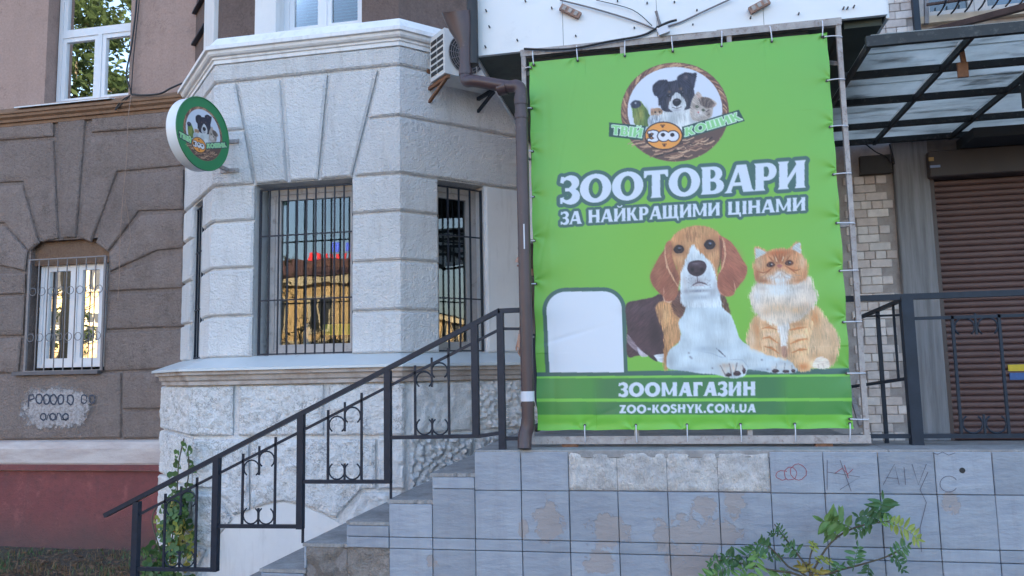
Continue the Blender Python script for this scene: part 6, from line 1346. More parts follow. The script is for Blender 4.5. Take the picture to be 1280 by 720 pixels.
# hopper: half-round basin tapering into the pipe
rows = []; hz_ = [aty(571, 14, YH).z, aty(573, 22, YH).z, aty(576, 38, YH).z, aty(579, 52, YH).z, hA.z - .01]; hr = [(.105, .085), (.10, .082), (.08, .066), (.052, .05), (.044, .044)]; hxo = [-.06, -.052, -.03, -.008, 0]
for z, (a_, b_), xo in zip(hz_, hr, hxo): rows.append([V(hB.x + xo + a_ * math.cos(2 * math.pi * i / 20), YH + b_ * math.sin(2 * math.pi * i / 20), z + (.04 * math.sin(2 * math.pi * i / 20) if z == hz_[0] else 0)) for i in range(21)])
t = MB(); t.grid(rows); t.build('hopper', M['pipe'], pipe, smooth=.8)
t = MB(); t.poly([V(hB.x + hxo[0] + .098 * math.cos(2 * math.pi * i / 20), YH + .078 * math.sin(2 * math.pi * i / 20), hz_[0] - .01 + .04 * math.sin(2 * math.pi * i / 20)) for i in range(20)]); t.build('hopper_inside', M['black'], pipe)  # black disc for the dark inside the hopper mouth
t = MB(); t.tube([V(hB.x + .05, YH + .02, hA.z - .12), V(hB.x + .05, YH + .02, hA.z + .62)], .04, 14); t.build('gutter_outlet', M['black'], pipe, smooth=.6)
zb_ = aty(657, 561, YP - .03).z
t = MB(); t.tube(crom([V(xpv, YP, zsh + .02), V(xpv - .005, YP - .002, zsh - .03), V(xpv - .02, YP - .012, (zsh + zb_) / 2), V(xpv - .022, YP - .03, zb_)], 4), [.045] * 13, 14); t.build('shoe', M['pipe'], pipe, smooth=.8)
t = MB(); t.tube([V(xpv, YP, aty(660, 501.5, YP).z), V(xpv, YP, aty(660, 489, YP).z)], .0445, 16); t.build('white_tape', M['tie'], pipe, smooth=.6)
t = MB(); q0 = aty(655, 280, YP - .042); q1 = aty(655, 311, YP - .042); t.bar(V(xpv + .008, YP - .0425, q0.z), V(xpv + .008, YP - .0425, q1.z), .008, .004); t.build('white_streak', M['tie'], pipe)  # thin white strip down the front of the pipe
for y in (190, 420): 
    t = MB(); z = aty(655, y, YP).z; t.bar(V(xpv, YP + .03, z), V(xpv + .02, YFR, z), .012, .012); t.build('bracket', M['galv'], pipe)
# ------------------------------------------------------------------ air conditioner on the slanted face
ac = thing('air_conditioner', V(0, 0, 0), 'white air conditioner outdoor unit on rusty brackets beside the rain pipe hopper', 'air conditioner')
NP = NR
def acp(a, b, c): return ACO + DR * a + V(0, 0, b) + NR * c
pl = atp(556, 91, V(P2.x, P2.y, 0) + NR * .40, NR)       # lower front left corner of the casing
sA = (pl - V(P2.x, P2.y, 0)).dot(DR); ACO = V(P2.x, P2.y, 0) + DR * sA + V(0, 0, pl.z)
AH = atp(554, 34, V(P2.x, P2.y, 0) + NR * .40, NR).z - pl.z; AW = .66; AD0, AD1 = .13, .40
ac.location = ACO; ORG[ac.name] = ACO.copy()
t = MB(); t.obox(acp(AW / 2, AH / 2, (AD0 + AD1) / 2), DR * (AW / 2), NR * ((AD1 - AD0) / 2), V(0, 0, AH / 2)); t.build('casing', M['ac_white'], ac)
for i in range(6):
    for k_ in range(2):
        t = MB(); z = AH * (.14 + .14 * i); cdep = AD0 + (AD1 - AD0) * (.27 + .44 * k_); t.obox(acp(-.001, z, cdep), DR * .004, NR * ((AD1 - AD0) * .19), V(0, 0, AH * .042)); t.build('louvre_slot', M['black'], ac)  # black bars painting the dark of the slots
fc_ = acp(AW * .33, AH * .5, AD1 + .004)
t = MB(); R0 = AH * .43; t.add([fc_ + (DR * math.cos(2 * math.pi * i / 32) + V(0, 0, math.sin(2 * math.pi * i / 32))) * R0 for i in range(32)], [tuple(range(32))]); t.build('fan_opening', M['black'], ac)  # flat black disc for the dark behind the fan grille
t = MB()
for j in range(1, 9):
    r = R0 * j / 8; t.tube([fc_ + NR * .008 + (DR * math.cos(2 * math.pi * i / 28) + V(0, 0, math.sin(2 * math.pi * i / 28))) * r for i in range(28)], .0035, 5, closed=True)
for j in range(16): a_ = 2 * math.pi * j / 16; t.tube([fc_ + NR * .009, fc_ + NR * .009 + (DR * math.cos(a_) + V(0, 0, math.sin(a_))) * R0], .003, 5)
t.build('fan_grille', M['grille_grey'], ac)
for s_, mt in ((.04, 'rust'), (AW - .1, 'iron')):
    t = MB(); t.bar(acp(s_, -.02, .0), acp(s_, -.02, AD1), .03, .03); t.bar(acp(s_, -.15, .01), acp(s_, -.03, AD1 - .06), .025, .025); t.bar(acp(s_, -.16, .02), acp(s_, .3, .02), .03, .02, NR); t.build('bracket', M[mt], ac)
# ------------------------------------------------------------------ round projecting sign
sx = aty(298, 178, YB).x - .03; rS = .0
c_px = (254.5, 167.5)
cs = atx(*c_px, sx)
sign = thing('round_sign', V(sx, cs.y, cs.z), 'round green pet shop sign on wall brackets at the bay corner', 'sign')
# radius from the height the disc takes at its distance
dep = (cs - CAM).dot(C_F); RS = 45.5 / F_PX * dep; TH = .11; SNv = V(math.cos(R_(9)), -math.sin(R_(9)), 0); SDv = V(math.sin(R_(9)), math.cos(R_(9)), 0)
t = MB(); n_ = 64
t.tube([cs - SNv * TH, cs - SNv * .0015], RS, n_); t.build('drum', simple('white_sign_plastic', (.74, .75, .77), .35, .03, 4, dirt=((.5, .5, .5), 6, .6, .9)), sign, smooth=.6)
NS = 190; sg = Canvas(NS * 2, NS * 2, None)
SC = NS * 2
sg.tf = lambda P: np.stack([(P[:, 0] * .5 + .5) * SC, (.5 - P[:, 1] * .5) * SC], 1)
sg.c[:] = (44, 128, 82); sg.oval(0, 0, 1, 1, (44, 132, 84))
semb = lambda P: np.stack([(P[:, 0] - 500) / 435, -(P[:, 1] - 385) / 405], 1)
sg.oval(0, .02, .70, .72, (52, 62, 66)); emblem(sg, semb, .5)
im2 = sg.c.reshape(NS, 2, NS, 2, 3).mean((1, 3)) / 255.
uu = np.linspace(-1, 1, NS); UU, VV = np.meshgrid(uu, -uu)
# square raster squeezed to the round edge: keep cells inside, snap border cells to the rim
rr = np.sqrt(UU ** 2 + VV ** 2); kk = np.where(rr > 1, 1 / np.maximum(rr, 1e-6), 1)
co = np.stack([cs.x + SDv.x * UU * kk * RS, cs.y + SDv.y * UU * kk * RS, cs.z + VV * kk * RS], -1).reshape(-1, 3)
idx = np.arange(NS * NS).reshape(NS, NS); fc = np.stack([idx[:-1, :-1], idx[1:, :-1], idx[1:, 1:], idx[:-1, 1:]], -1).reshape(-1, 4)
ok = (rr.reshape(-1)[fc] < 1.0).any(1); fc = fc[ok]
print_mesh('printed_face', co, fc, alb(im2).reshape(-1, 3), M['vinyl'], sign)
t = MB(); t.tube([cs + SNv * .0005 + SDv * (RS * math.cos(2 * math.pi * i / 64)) + V(0, 0, RS * math.sin(2 * math.pi * i / 64)) for i in range(64)], .006, 6, closed=True); t.build('rim', simple('green_trim', A(48, 124, 80), .4, .05, 5), sign, smooth=True)
for zoff in (.42, -.60):
    y0_ = cs.y + RS * math.sqrt(1 - zoff ** 2) - .02; zz = cs.z + zoff * RS
    q = aty(297, 176 if zoff > 0 else 212, YB - .03); t = MB(); t.bar(V(sx - .05, y0_, q.z), V(sx - .05, YB - .028, q.z), .03, .03); t.box(sx - .12, sx + .06, YB - .05, YB - .034, q.z - .025, q.z + .012); t.build('bracket', M['galv'], sign)
# ------------------------------------------------------------------ window grilles
def grille(label, O, ux, w, h, n, nb_, rails, rb_=.006, mat='iron', rings=None, name='window_grille', edge=.009):
    o = thing(name, O + ux * (w / 2), label, 'grille', 'window grilles'); P = lambda a, b: O + ux * a + V(0, 0, b)
    for i in range(nb_):
        t = MB(); x = w * i / (nb_ - 1); r = edge if i in (0, nb_ - 1) else rb_; t.bar(P(x, 0), P(x, h), 2 * r, 2 * r, n); t.build('bar', M[mat], o)
    for z in rails: t = MB(); t.bar(P(-.006, z) + n * .008, P(w + .006, z) + n * .008, .012, .014, n); t.build('rail', M[mat], o)
    if rings:
        for z, rr_, cnt in rings:
            for i in range(cnt):
                c = P(w * (i + .5) / cnt, z) + n * .010; t = MB(); t.tube([c + (ux * math.cos(2 * math.pi * k / 16) + V(0, 0, math.sin(2 * math.pi * k / 16))) * rr_ for k in range(16)], .0042, 5, closed=True); t.build('ring', M[mat], o, smooth=True)
    return o
gz0, gz1 = zb(439.5) , Z_WT - .04
gx0_, gx1_ = aty(325, 330, YB + .04).x, fw1 - .012
zA, zB_ = aty(380, 293, YB + .04).z, aty(380, 374, YB + .04).z
grille('black iron bar grille over the front window of the white bay', V(gx0_, YB + .04, gz0), V(1, 0, 0), gx1_ - gx0_, gz1 - gz0, FN, 11, (.008, zA - gz0, zB_ - gz0, gz1 - gz0 - .01))
o = V(*bpt('R', ra), gz0) - NR * .03
zA = atp(590, 297, o, NR).z; zB_ = atp(590, 374, o, NR).z
grille('black iron bar grille over the bay window nearest the rain pipe', o + DR * .01, DR, wr - .03, gz1 - gz0, NR, 5, (.008, zA - gz0, zB_ - gz0, gz1 - gz0 - .01), .007)
o = V(*bpt('L', la), gz0) - NL * .03
grille('black iron bar grille over the narrow bay window facing the brown house', o + DL * .01, DL, lb - la - .02, gz1 - gz0, NL, 5, (.008, zA - gz0, zB_ - gz0, gz1 - gz0 - .01), .007)
gy = YF - .045
g0 = V((aty(41, 322, gy).x + aty(28, 466, gy).x) / 2, gy, aty(80, 464, gy).z); g1 = (aty(134, 318, gy).x + aty(125, 460, gy).x) / 2; gh = aty(85, 322, gy).z - g0.z
zr1, zr2 = aty(85, 363, gy).z - g0.z, aty(80, 421, gy).z - g0.z
grille('grey iron grille with two rows of rings over the arched window', g0, V(1, 0, 0), g1 - g0.x, gh, FN, 9, (.006, gh - .006), .0045, 'grille_grey', ((zr1, .042, 8), (zr2, .042, 8)), edge=.012)
# ------------------------------------------------------------------ cables on the old house
YCb = YF - .05
cbl('cable', [(173, -40), (170, 10), (164, 60), (158, 92), (163, 112), (164, 118)], YCb, .010, 'black', 'black cable bundle hanging down beside the upper white window')
cbl('cable', [(178, -40), (172, 20), (167, 70), (164, 116)], YCb - .01, .006, 'black', 'thinner black cable hanging next to the cable bundle')
cbl('cable', [(164, 118), (180, 119), (200, 117), (214, 110), (228, 104)], [YCb, YCb - .05, YCb - .08, YCb - .06, YCb], .011, 'black', 'black cable sagging from the bundle to the white bay')
cbl('cable', [(163, 119), (152, 126), (144, 137), (148, 134), (158, 124), (162, 120)], YCb - .04, .007, 'black', 'small coiled loop of black cable below the upper window corner')
cbl('cord', [(164, 119), (160, 150), (158, 200), (154, 240), (150, 300), (149, 345), (147, 376)], YCb - .06, .004, 'cord', 'thin pale cord dangling down the brown wall', 'cord')
cbl('cord', [(156, 248), (160, 270), (163, 300), (158, 320)], YCb, .0035, 'cord', 'short loose pale cord beside the arched window', 'cord')
# ------------------------------------------------------------------ plants
def leafmat(name, c, var=.3, tr=.25):
    t = NT(name); oi = t.n.new('ShaderNodeObjectInfo').outputs['Random']; n1 = t.noise(30, 4, .6)
    c1 = t.mix(n1, mul(c, 1 - var), mul(c, 1 + var)); c1 = t.mix(1., c1, t.ramp(oi, [(0., .7), (1., 1.25)]), 'MULTIPLY'); t.color(c1); t.rough(.5)
    tl = t.n.new('ShaderNodeBsdfTranslucent'); t.l.new(c1, tl.inputs[0]); mx = t.n.new('ShaderNodeMixShader'); mx.inputs[0].default_value = tr
    t.l.new(t.b.outputs[0], mx.inputs[1]); t.l.new(tl.outputs[0], mx.inputs[2]); t.l.new(mx.outputs[0], t.n['Material Output'].inputs[0]); return t.m
LG = leafmat('ivy_leaf_green', (.075, .15, .045)); LY = leafmat('yellowed_leaf', (.42, .33, .07)); LB = leafmat('bright_leaflet', (.15, .27, .07)); LD = leafmat('deep_green_leaflet', (.075, .17, .06)); LYG = leafmat('yellow_green_leaf', (.28, .33, .07))
BARK = simple('green_brown_stem', (.10, .08, .05), .8, .3, 30)
def leaf_mesh(outline, mat, fold=.18):
    b = MB(); n = len(outline); mid = [V(0, 0, y) for y in np.linspace(0, max(p[1] for p in outline), 4)]
    pts = [V(x, -abs(x) * fold - .12 * (y - .5) ** 2, y) for x, y in outline] + [V(0, .03 * math.sin(y_ * 3) - .12 * (y_ - .5) ** 2, y_) for y_ in (.35, .7)]
    fs = []
    for i in range(n):
        a, c = i, (i + 1) % n; m = n if (outline[a][1] + outline[c][1]) / 2 < .5 else n + 1; fs.append((a, c, m))
    fs += [(0, n, n + 1)] if False else []
    # bridge between the two midrib points
    b.add(pts, fs); o = b.build('leaf', mat, None, origin=(0, 0, 0)); me = o.data; bpy.data.objects.remove(o); return me
IVY = [(0, 0), (.28, -.10), (.52, .10), (.46, .38), (.30, .55), (.26, .78), (0, 1.05), (-.26, .78), (-.30, .55), (-.46, .38), (-.52, .10), (-.28, -.10)]
ivm = [leaf_mesh(IVY, m) for m in (LG, LG, LY, LYG)]
root = aty(214, 716, 6.1)
ivy = thing('ivy_plant', V(root.x, 6.15, 0), 'green ivy with yellowing leaves climbing the white bay behind the stair railing', 'ivy')
stems = [[(214, 724), (213, 690), (220, 640), (222, 600), (224, 575), (230, 548)], [(205, 724), (200, 690), (190, 650), (198, 630)], [(222, 724), (228, 680), (232, 620), (236, 590), (235, 562)]]
yi = lambda x, y: 6.12 + .15 * noise.noise(V(x * .05, y * .05, 0))
for s_ in stems: t = MB(); t.tube(crom([aty(x, y, yi(x, y)) for x, y in s_], 4), .006, 5); t.build('stem', BARK, ivy, smooth=True)
def put_leaf(parent, me, p, size, roll, tiltx, tz):
    e = Matrix.Rotation(tz, 3, 'Z') @ Matrix.Rotation(tiltx, 3, 'X') @ Matrix.Rotation(roll, 3, 'Y'); place('leaf', me, parent, p, e.to_euler(), (size,) * 3)
tops = [(231, 549), (222, 559), (240, 556), (219, 573), (239, 571), (238, 580), (216, 586), (216, 599), (237, 600), (225, 608), (213, 617), (230, 612), (226, 622)]
for (x, y) in tops: put_leaf(ivy, ivm[0], aty(x, y + 4, yi(x, y) - .03), random.uniform(.075, .095), random.uniform(2.2, 4.0), random.uniform(-.5, .3), random.uniform(-.5, .5))
for i in range(235):
    y = random.uniform(612, 724); f = (y - 618) / 106; x = random.gauss(226 - 22 * f, 6 + 11 * f)
    if not 172 < x < 244: continue
    yel = random.random() < (.45 if (x > 205 and 660 < y < 715) else .06); me = ivm[2] if yel and random.random() < .6 else ivm[3] if yel else ivm[0]
    put_leaf(ivy, me, aty(x, y, 6.12 + random.uniform(-.12, .12)), random.uniform(.06, .10), random.uniform(1.9, 4.4), random.uniform(-.7, .4), random.uniform(-.9, .9))
# sapling with feathered leaves at the foot of the terrace
LFT = [(0, 0), (.20, .2), (.24, .5), (.14, .82), (0, 1.), (-.14, .82), (-.24, .5), (-.20, .2)]
def frond(parent, a, b, wid, npairs, mat, nrm=V(0, -1, 0), droop=.02, end=True):
    mb = MB(); d = b - a; L = d.length; d.normalize(); s = d.cross(nrm).normalized(); cvx = random.uniform(-.22, .22) * L; mids = [a + d * (L * k / 8) + s * (cvx * (k / 8) ** 2) + V(0, 0, -droop * 1.6 * (k / 8) ** 2) + nrm * (.03 * math.sin(k / 8 * 3)) for k in range(9)]
    mb.tube(mids, [.0028 - .0002 * k for k in range(9)], 4)
    def leaflet(p, dr, l, w_):
        nn_ = (nrm + V(random.uniform(-.8, .8), random.uniform(-.3, .3), random.uniform(-.6, .8))).normalized(); sd = dr.cross(nn_).normalized(); base = len(mb.v)
        pts = [p + dr * (y * l) + sd * (x * w_ * 2) + nn_ * (-.10 * l * y * y) for x, y in LFT] + [p + dr * (.5 * l) + nn_ * (-.012)]
        mb.add(pts, [(k, (k + 1) % 8, 8) for k in range(8)])
    for k in range(npairs):
        f = .16 + .8 * k / max(1, npairs - 1); p = mids[0].lerp(mids[-1], f) if False else mids[min(8, int(f * 8))].lerp(mids[min(8, int(f * 8) + 1)], f * 8 - int(f * 8)); prof = (.62 + .5 * math.sin(math.pi * min(1, f * .9)))
        for sg_ in (1, -1):
            dr = (s * sg_ * 1.0 + d * .35 + V(0, 0, -.12) + V(random.uniform(-.25, .25), random.uniform(-.45, .25), random.uniform(-.3, .2))).normalized()
            if random.random() > .06: leaflet(p, dr, wid * prof * random.uniform(.75, 1.2), wid * random.uniform(.32, .46))
    if end: leaflet(mids[-1], d, wid * .8, wid * .3)
    return mb.build('leaf', mat, parent, smooth=True)
YSP = 4.62
sap = thing('sapling', V(aty(1014, 760, YSP).x, YSP, 0), 'young sapling with feathery green leaves at the foot of the tiled wall', 'sapling')
sp = lambda x, y, dy=0: aty(x, y, YSP + dy)
base_ = V(aty(1012, 800, YSP).x, YSP, 0)
stl = [[(1013, 735), (1016, 715), (1038, 679), (1067, 660), (1098, 653), (1112, 651)], [(1013, 735), (1010, 712), (990, 684), (975, 665), (968, 655)], [(1013, 735), (985, 708), (962, 684), (948, 679)], [(1013, 735), (1040, 716), (1075, 706), (1105, 697), (1125, 688)], [(1013, 735), (1012, 700), (1018, 680)], [(1013, 735), (960, 712), (925, 704), (900, 700)]]
for s_ in stl: t = MB(); P = crom([base_] + [sp(x, y) for x, y in s_], 4); t.tube(P, [.008 - .005 * i / len(P) for i in range(len(P))], 5); t.build('stem', BARK, sap, smooth=True)
for (a, b, w_, n_, m_) in (((1066, 661), (1030, 641), .085, 9, LB), ((1050, 672), (1028, 652), .075, 8, LB), ((1097, 653), (1097, 618), .075, 8, LD), ((1100, 652), (1076, 634), .06, 7, LD), ((1092, 654), (1070, 658), .05, 6, LD), ((1106, 652), (1146, 662), .06, 8, LYG), ((1098, 654), (1116, 648), .04, 5, LB), ((1110, 694), (1136, 678), .05, 6, LD), ((1112, 696), (1128, 704), .045, 5, LD), ((1066, 714), (1066, 676), .05, 7, LD), ((1085, 704), (1078, 722), .05, 5, LD), ((1000, 692), (982, 676), .05, 5, LD), ((985, 678), (968, 654), .03, 6, LD), ((975, 668), (962, 662), .03, 4, LD), ((1016, 690), (1020, 674), .035, 4, LYG), ((1020, 702), (1034, 690), .04, 4, LYG), ((1010, 715), (1000, 700), .05, 4, LY), ((1014, 720), (1024, 706), .05, 4, LY), ((962, 686), (945, 676), .055, 5, LD), ((950, 684), (946, 712), .06, 6, LB), ((948, 684), (925, 700), .06, 6, LD), ((925, 704), (905, 690), .055, 5, LD), ((920, 706), (890, 708), .055, 6, LD), ((930, 708), (915, 726), .055, 5, LB), ((905, 702), (888, 694), .04, 4, LD), ((985, 712), (970, 724), .06, 5, LB), ((1050, 714), (1040, 726), .055, 5, LD), ((1045, 712), (1052, 700), .04, 4, LD), ((960, 700), (975, 690), .04, 4, LD), ((900, 716), (880, 722), .05, 5, LB)):
    frond(sap, sp(*a, random.uniform(-.06, .04)), sp(*b, random.uniform(-.1, .06)), w_, n_, m_, (V(random.uniform(-.3, .3), -1, random.uniform(.1, .6))).normalized())
# grass, dry stalks and fallen leaves along the foot of the old house
def blades(name, n, mats, hmin, hmax, spread, label, cat, dens=None):
    for m_, frac, nm in mats:
        mb = MB()
        for i in range(int(n * frac)):
            x = random.uniform(-7.9, -4.6); y = random.uniform(6.35, YF - .06)
            if dens and random.random() > dens(x, y, nm): continue
            h = random.uniform(hmin, hmax) * (.5 + .9 * max(0, noise.noise(V(x * 1.6, y * 3, 3)) + .4)); a = random.uniform(0, 6.28); l = random.uniform(.1, .9) * h * spread; w_ = random.uniform(.0025, .0055)
            s_ = V(math.cos(a + 1.57) * w_, math.sin(a + 1.57) * w_, 0); dx, dy = math.cos(a) * l, math.sin(a) * l; dy = min(dy, YF - .05 - y)
            z0 = .02
            p = [V(x, y, z0), V(x + dx * .3, y + dy * .3, z0 + h * .6), V(x + dx, y + dy, z0 + h * random.uniform(.75, 1.))]
            mb.add([p[0] - s_, p[0] + s_, p[1] + s_ * .7, p[1] - s_ * .7, p[2]], [(0, 1, 2, 3), (3, 2, 4)])
        if mb.v: tag(mb.build(nm, m_), label[nm], cat[nm], kind='stuff')
GRS = leafmat('grass_green', (.09, .15, .06)); DRY = leafmat('dry_straw', (.26, .17, .09)); DRY2 = leafmat('dead_brown_leaf', (.20, .11, .06))
blades('grass', 5200, ((GRS, .55, 'grass'), (DRY, .45, 'dry_grass')), .03, .105, 1.0, {'grass': 'low green grass along the foot of the red plinth', 'dry_grass': 'dry straw coloured stalks along the foot of the red plinth'}, {'grass': 'grass', 'dry_grass': 'dry grass'},
       lambda x, y, nm: (.15 + 1.6 * max(0, noise.noise(V(x * 1.3, y * .6, 9)) + .15)) if nm == 'grass' else (.3 + 1.2 * max(0, .2 - noise.noise(V(x * 1.3, y * .6, 9)))))
mb = MB()
for i in range(1100):
    x = random.uniform(-8, -4.4); y = random.uniform(6.15, YF - .06); sz = random.uniform(.012, .032); R3 = Matrix.Rotation(random.uniform(0, 6.28), 3, 'Z') @ Matrix.Rotation(random.uniform(-.6, .6), 3, 'X'); z0 = .03 + random.uniform(0, .03)
    q = [R3 @ V(a_ * sz, b_ * sz, c_ * sz) + V(x, y, z0) for a_, b_, c_ in ((-1, 0, .3), (0, -.6, 0), (1, 0, .3), (0, .6, 0))]; mb.add(q, [(0, 1, 2), (0, 2, 3)])
tag(mb.build('fallen_leaves', DRY2), 'brown fallen leaves littering the soil by the red plinth', 'leaves', kind='stuff')
# ------------------------------------------------------------------ person behind the rain pipe
def person():
    PY = 6.28; hx = aty(654, 330, PY).x + .055; z0 = DECK
    root = thing('person', V(hx, PY, z0), 'person in dark clothes walking left, mostly hidden behind the rain pipe', 'person')
    # joints, walking towards -x
    J = {'pel': (hx + .02, PY, z0 + .80, .125), 'wst': (hx + .02, PY, z0 + .95, .115), 'che': (hx + .015, PY, z0 + 1.13, .125), 'nck': (hx, PY, z0 + 1.27, .05), 'hd0': (hx - .01, PY, z0 + 1.33, .055),
         'hd1': (hx - .02, PY, z0 + 1.40, .082), 'hd2': (hx - .01, PY, z0 + 1.47, .085), 'hd3': (hx, PY, z0 + 1.51, .06),
         'shl': (hx, PY - .15, z0 + 1.22, .055), 'ell': (hx + .0, PY - .20, z0 + .98, .042), 'wrl': (hx - .05, PY - .2, z0 + .76, .030), 'shr': (hx, PY + .15, z0 + 1.22, .055), 'elr': (hx + .05, PY + .20, z0 + .98, .042), 'wrr': (hx - .02, PY + .2, z0 + .78, .030),
         'hil': (hx + .02, PY - .08, z0 + .74, .09), 'knl': (hx + .05, PY - .09, z0 + .42, .062), 'anl': (hx + .12, PY - .09, z0 + .08, .042), 'tol': (hx + .01, PY - .09, z0 + .035, .034),
         'hir': (hx + .02, PY + .08, z0 + .74, .09), 'knr': (hx + .08, PY + .09, z0 + .42, .062), 'anr': (hx + .24, PY + .09, z0 + .10, .042), 'tor': (hx + .13, PY + .09, z0 + .035, .034)}
    ks = list(J); E_ = [('pel', 'wst'), ('wst', 'che'), ('che', 'nck'), ('nck', 'hd0'), ('hd0', 'hd1'), ('hd1', 'hd2'), ('hd2', 'hd3'), ('che', 'shl'), ('shl', 'ell'), ('ell', 'wrl'), ('che', 'shr'), ('shr', 'elr'), ('elr', 'wrr'), ('pel', 'hil'), ('hil', 'knl'), ('knl', 'anl'), ('anl', 'tol'), ('pel', 'hir'), ('hir', 'knr'), ('knr', 'anr'), ('anr', 'tor')]
    # fingers
    for side, wy in (('l', -.2), ('r', .2)):
        w = V(*J['wr' + side][:3]); J['pa' + side] = (w.x - .012, w.y, w.z - .06, .026); E_.append(('wr' + side, 'pa' + side)); ks.append('pa' + side)
        for k in range(4):
            b_ = V(w.x - .014 - .0 * k, w.y - .024 + .016 * k, w.z - .085); L = (.052, .06, .057, .045)[k]
            for j, (f, dx) in enumerate(((.0, 0), (.5, -.006), (1., .012))):
                nm = 'f%s%d%d' % (side, k, j); J[nm] = (b_.x + dx, b_.y, b_.z - L * f, .0085 - .001 * j); ks.append(nm); E_.append((('pa' + side) if j == 0 else 'f%s%d%d' % (side, k, j - 1), nm))
        for j, (dx, dz) in enumerate(((-.03, -.045), (-.04, -.07), (-.036, -.095))):
            nm = 't%s%d' % (side, j); J[nm] = (w.x + dx, w.y - .005, w.z + dz, .009 - .001 * j); ks.append(nm); E_.append((('wr' + side) if j == 0 else 't%s%d' % (side, j - 1), nm))
    me = bpy.data.meshes.new('body'); O = ORG[root.name]; me.from_pydata([tuple(V(*J[k][:3]) - O) for k in ks], [(ks.index(a), ks.index(b)) for a, b in E_], [])
    ob = bpy.data.objects.new('body', me); COL.objects.link(ob); ob.parent = root; ORG[ob.name] = O.copy()
    md = ob.modifiers.new('skin', 'SKIN'); md.use_smooth_shade = True
    for i, k in enumerate(ks): sv_ = me.skin_vertices[0].data[i]; sv_.radius = (J[k][3], J[k][3]); sv_.use_root = (k == 'pel')
    ss = ob.modifiers.new('sub', 'SUBSURF'); ss.levels = 2; ss.render_levels = 2
    # skin above the collar and below the sleeves, clothes elsewhere: by height on the figure
    t = NT('person_skin_and_clothes'); x, y, z = t.sep(t.pos())
    face = t.math('GREATER_THAN', z, z0 + 1.285); top = t.math('GREATER_THAN', z, z0 + .80); hand = t.math('LESS_THAN', z, z0 + .80); far = t.math('GREATER_THAN', t.math('ABSOLUTE', t.math('SUBTRACT', y, PY)), .155); shoe = t.math('LESS_THAN', z, z0 + .09)
    hnd = t.math('MULTIPLY', t.math('MULTIPLY', hand, far), t.math('GREATER_THAN', z, z0 + .5))
    c = t.mix(top, (.03, .035, .05), (.24, .19, .17)); c = t.mix(shoe, c, (.02, .02, .022)); skin = (.46, .27, .20); c = t.mix(face, c, skin); c = t.mix(hnd, c, skin); t.color(c); t.rough(.65)
    me.materials.append(t.m)
    # face and hair
    sk = simple('skin', (.46, .27, .20), .55, .08, 20); hr = simple('brown_hair', (.05, .03, .02), .6, .3, 40)
    hc = V(hx - .015, PY, z0 + 1.435)
    b = MB(); b.prism([hc + V(-.085, -.016, -.03), hc + V(-.085, .016, -.03), hc + V(-.082, .008, .03), hc + V(-.082, -.008, .03)], (.012, 0, 0)); b.add([hc + V(-.112, 0, -.02), hc + V(-.08, -.02, -.032), hc + V(-.08, .02, -.032), hc + V(-.08, 0, .032)], [(0, 1, 2), (0, 3, 1), (0, 2, 3)]); b.build('nose', sk, root)
    for s_ in (-1, 1):
        b = MB(); b.tube([hc + V(-.079, s_ * .030, .022), hc + V(-.084, s_ * .030, .022)], .010, 10); b.build('eye', simple('eye_white', (.7, .7, .7), .3, .02, 5), root)
        b = MB(); b.tube([hc + V(.0, s_ * .078, .025), hc + V(.008, s_ * .09, .0), hc + V(.0, s_ * .08, -.03)], [.010, .014, .008], 8); b.build('ear', sk, root, smooth=True)
    b = MB(); b.tube([hc + V(-.082, -.022, -.055), hc + V(-.089, 0, -.057), hc + V(-.082, .022, -.055)], .006, 6); b.build('mouth', simple('lips', (.42, .17, .15), .5, .05, 10), root, smooth=True)
    b = MB(); rows = []
    for j in range(9):
        th = j / 8 * math.pi * .62; rows.append([hc + V(.012, 0, .03) + V(.105 * math.sin(th) * math.cos(a_) + .01, .098 * math.sin(th) * math.sin(a_), .098 * math.cos(th) - (.09 if math.cos(a_) > -.2 and j == 8 else 0)) if not (math.cos(a_) < -.35 and j > 4) else hc + V(.012, 0, .03) + V(.10 * math.sin(1.3) * math.cos(a_), .092 * math.sin(1.3) * math.sin(a_), .06) for a_ in [2 * math.pi * i / 24 for i in range(25)]])
    b.grid(rows); b.build('hair', hr, root, smooth=True)
person()
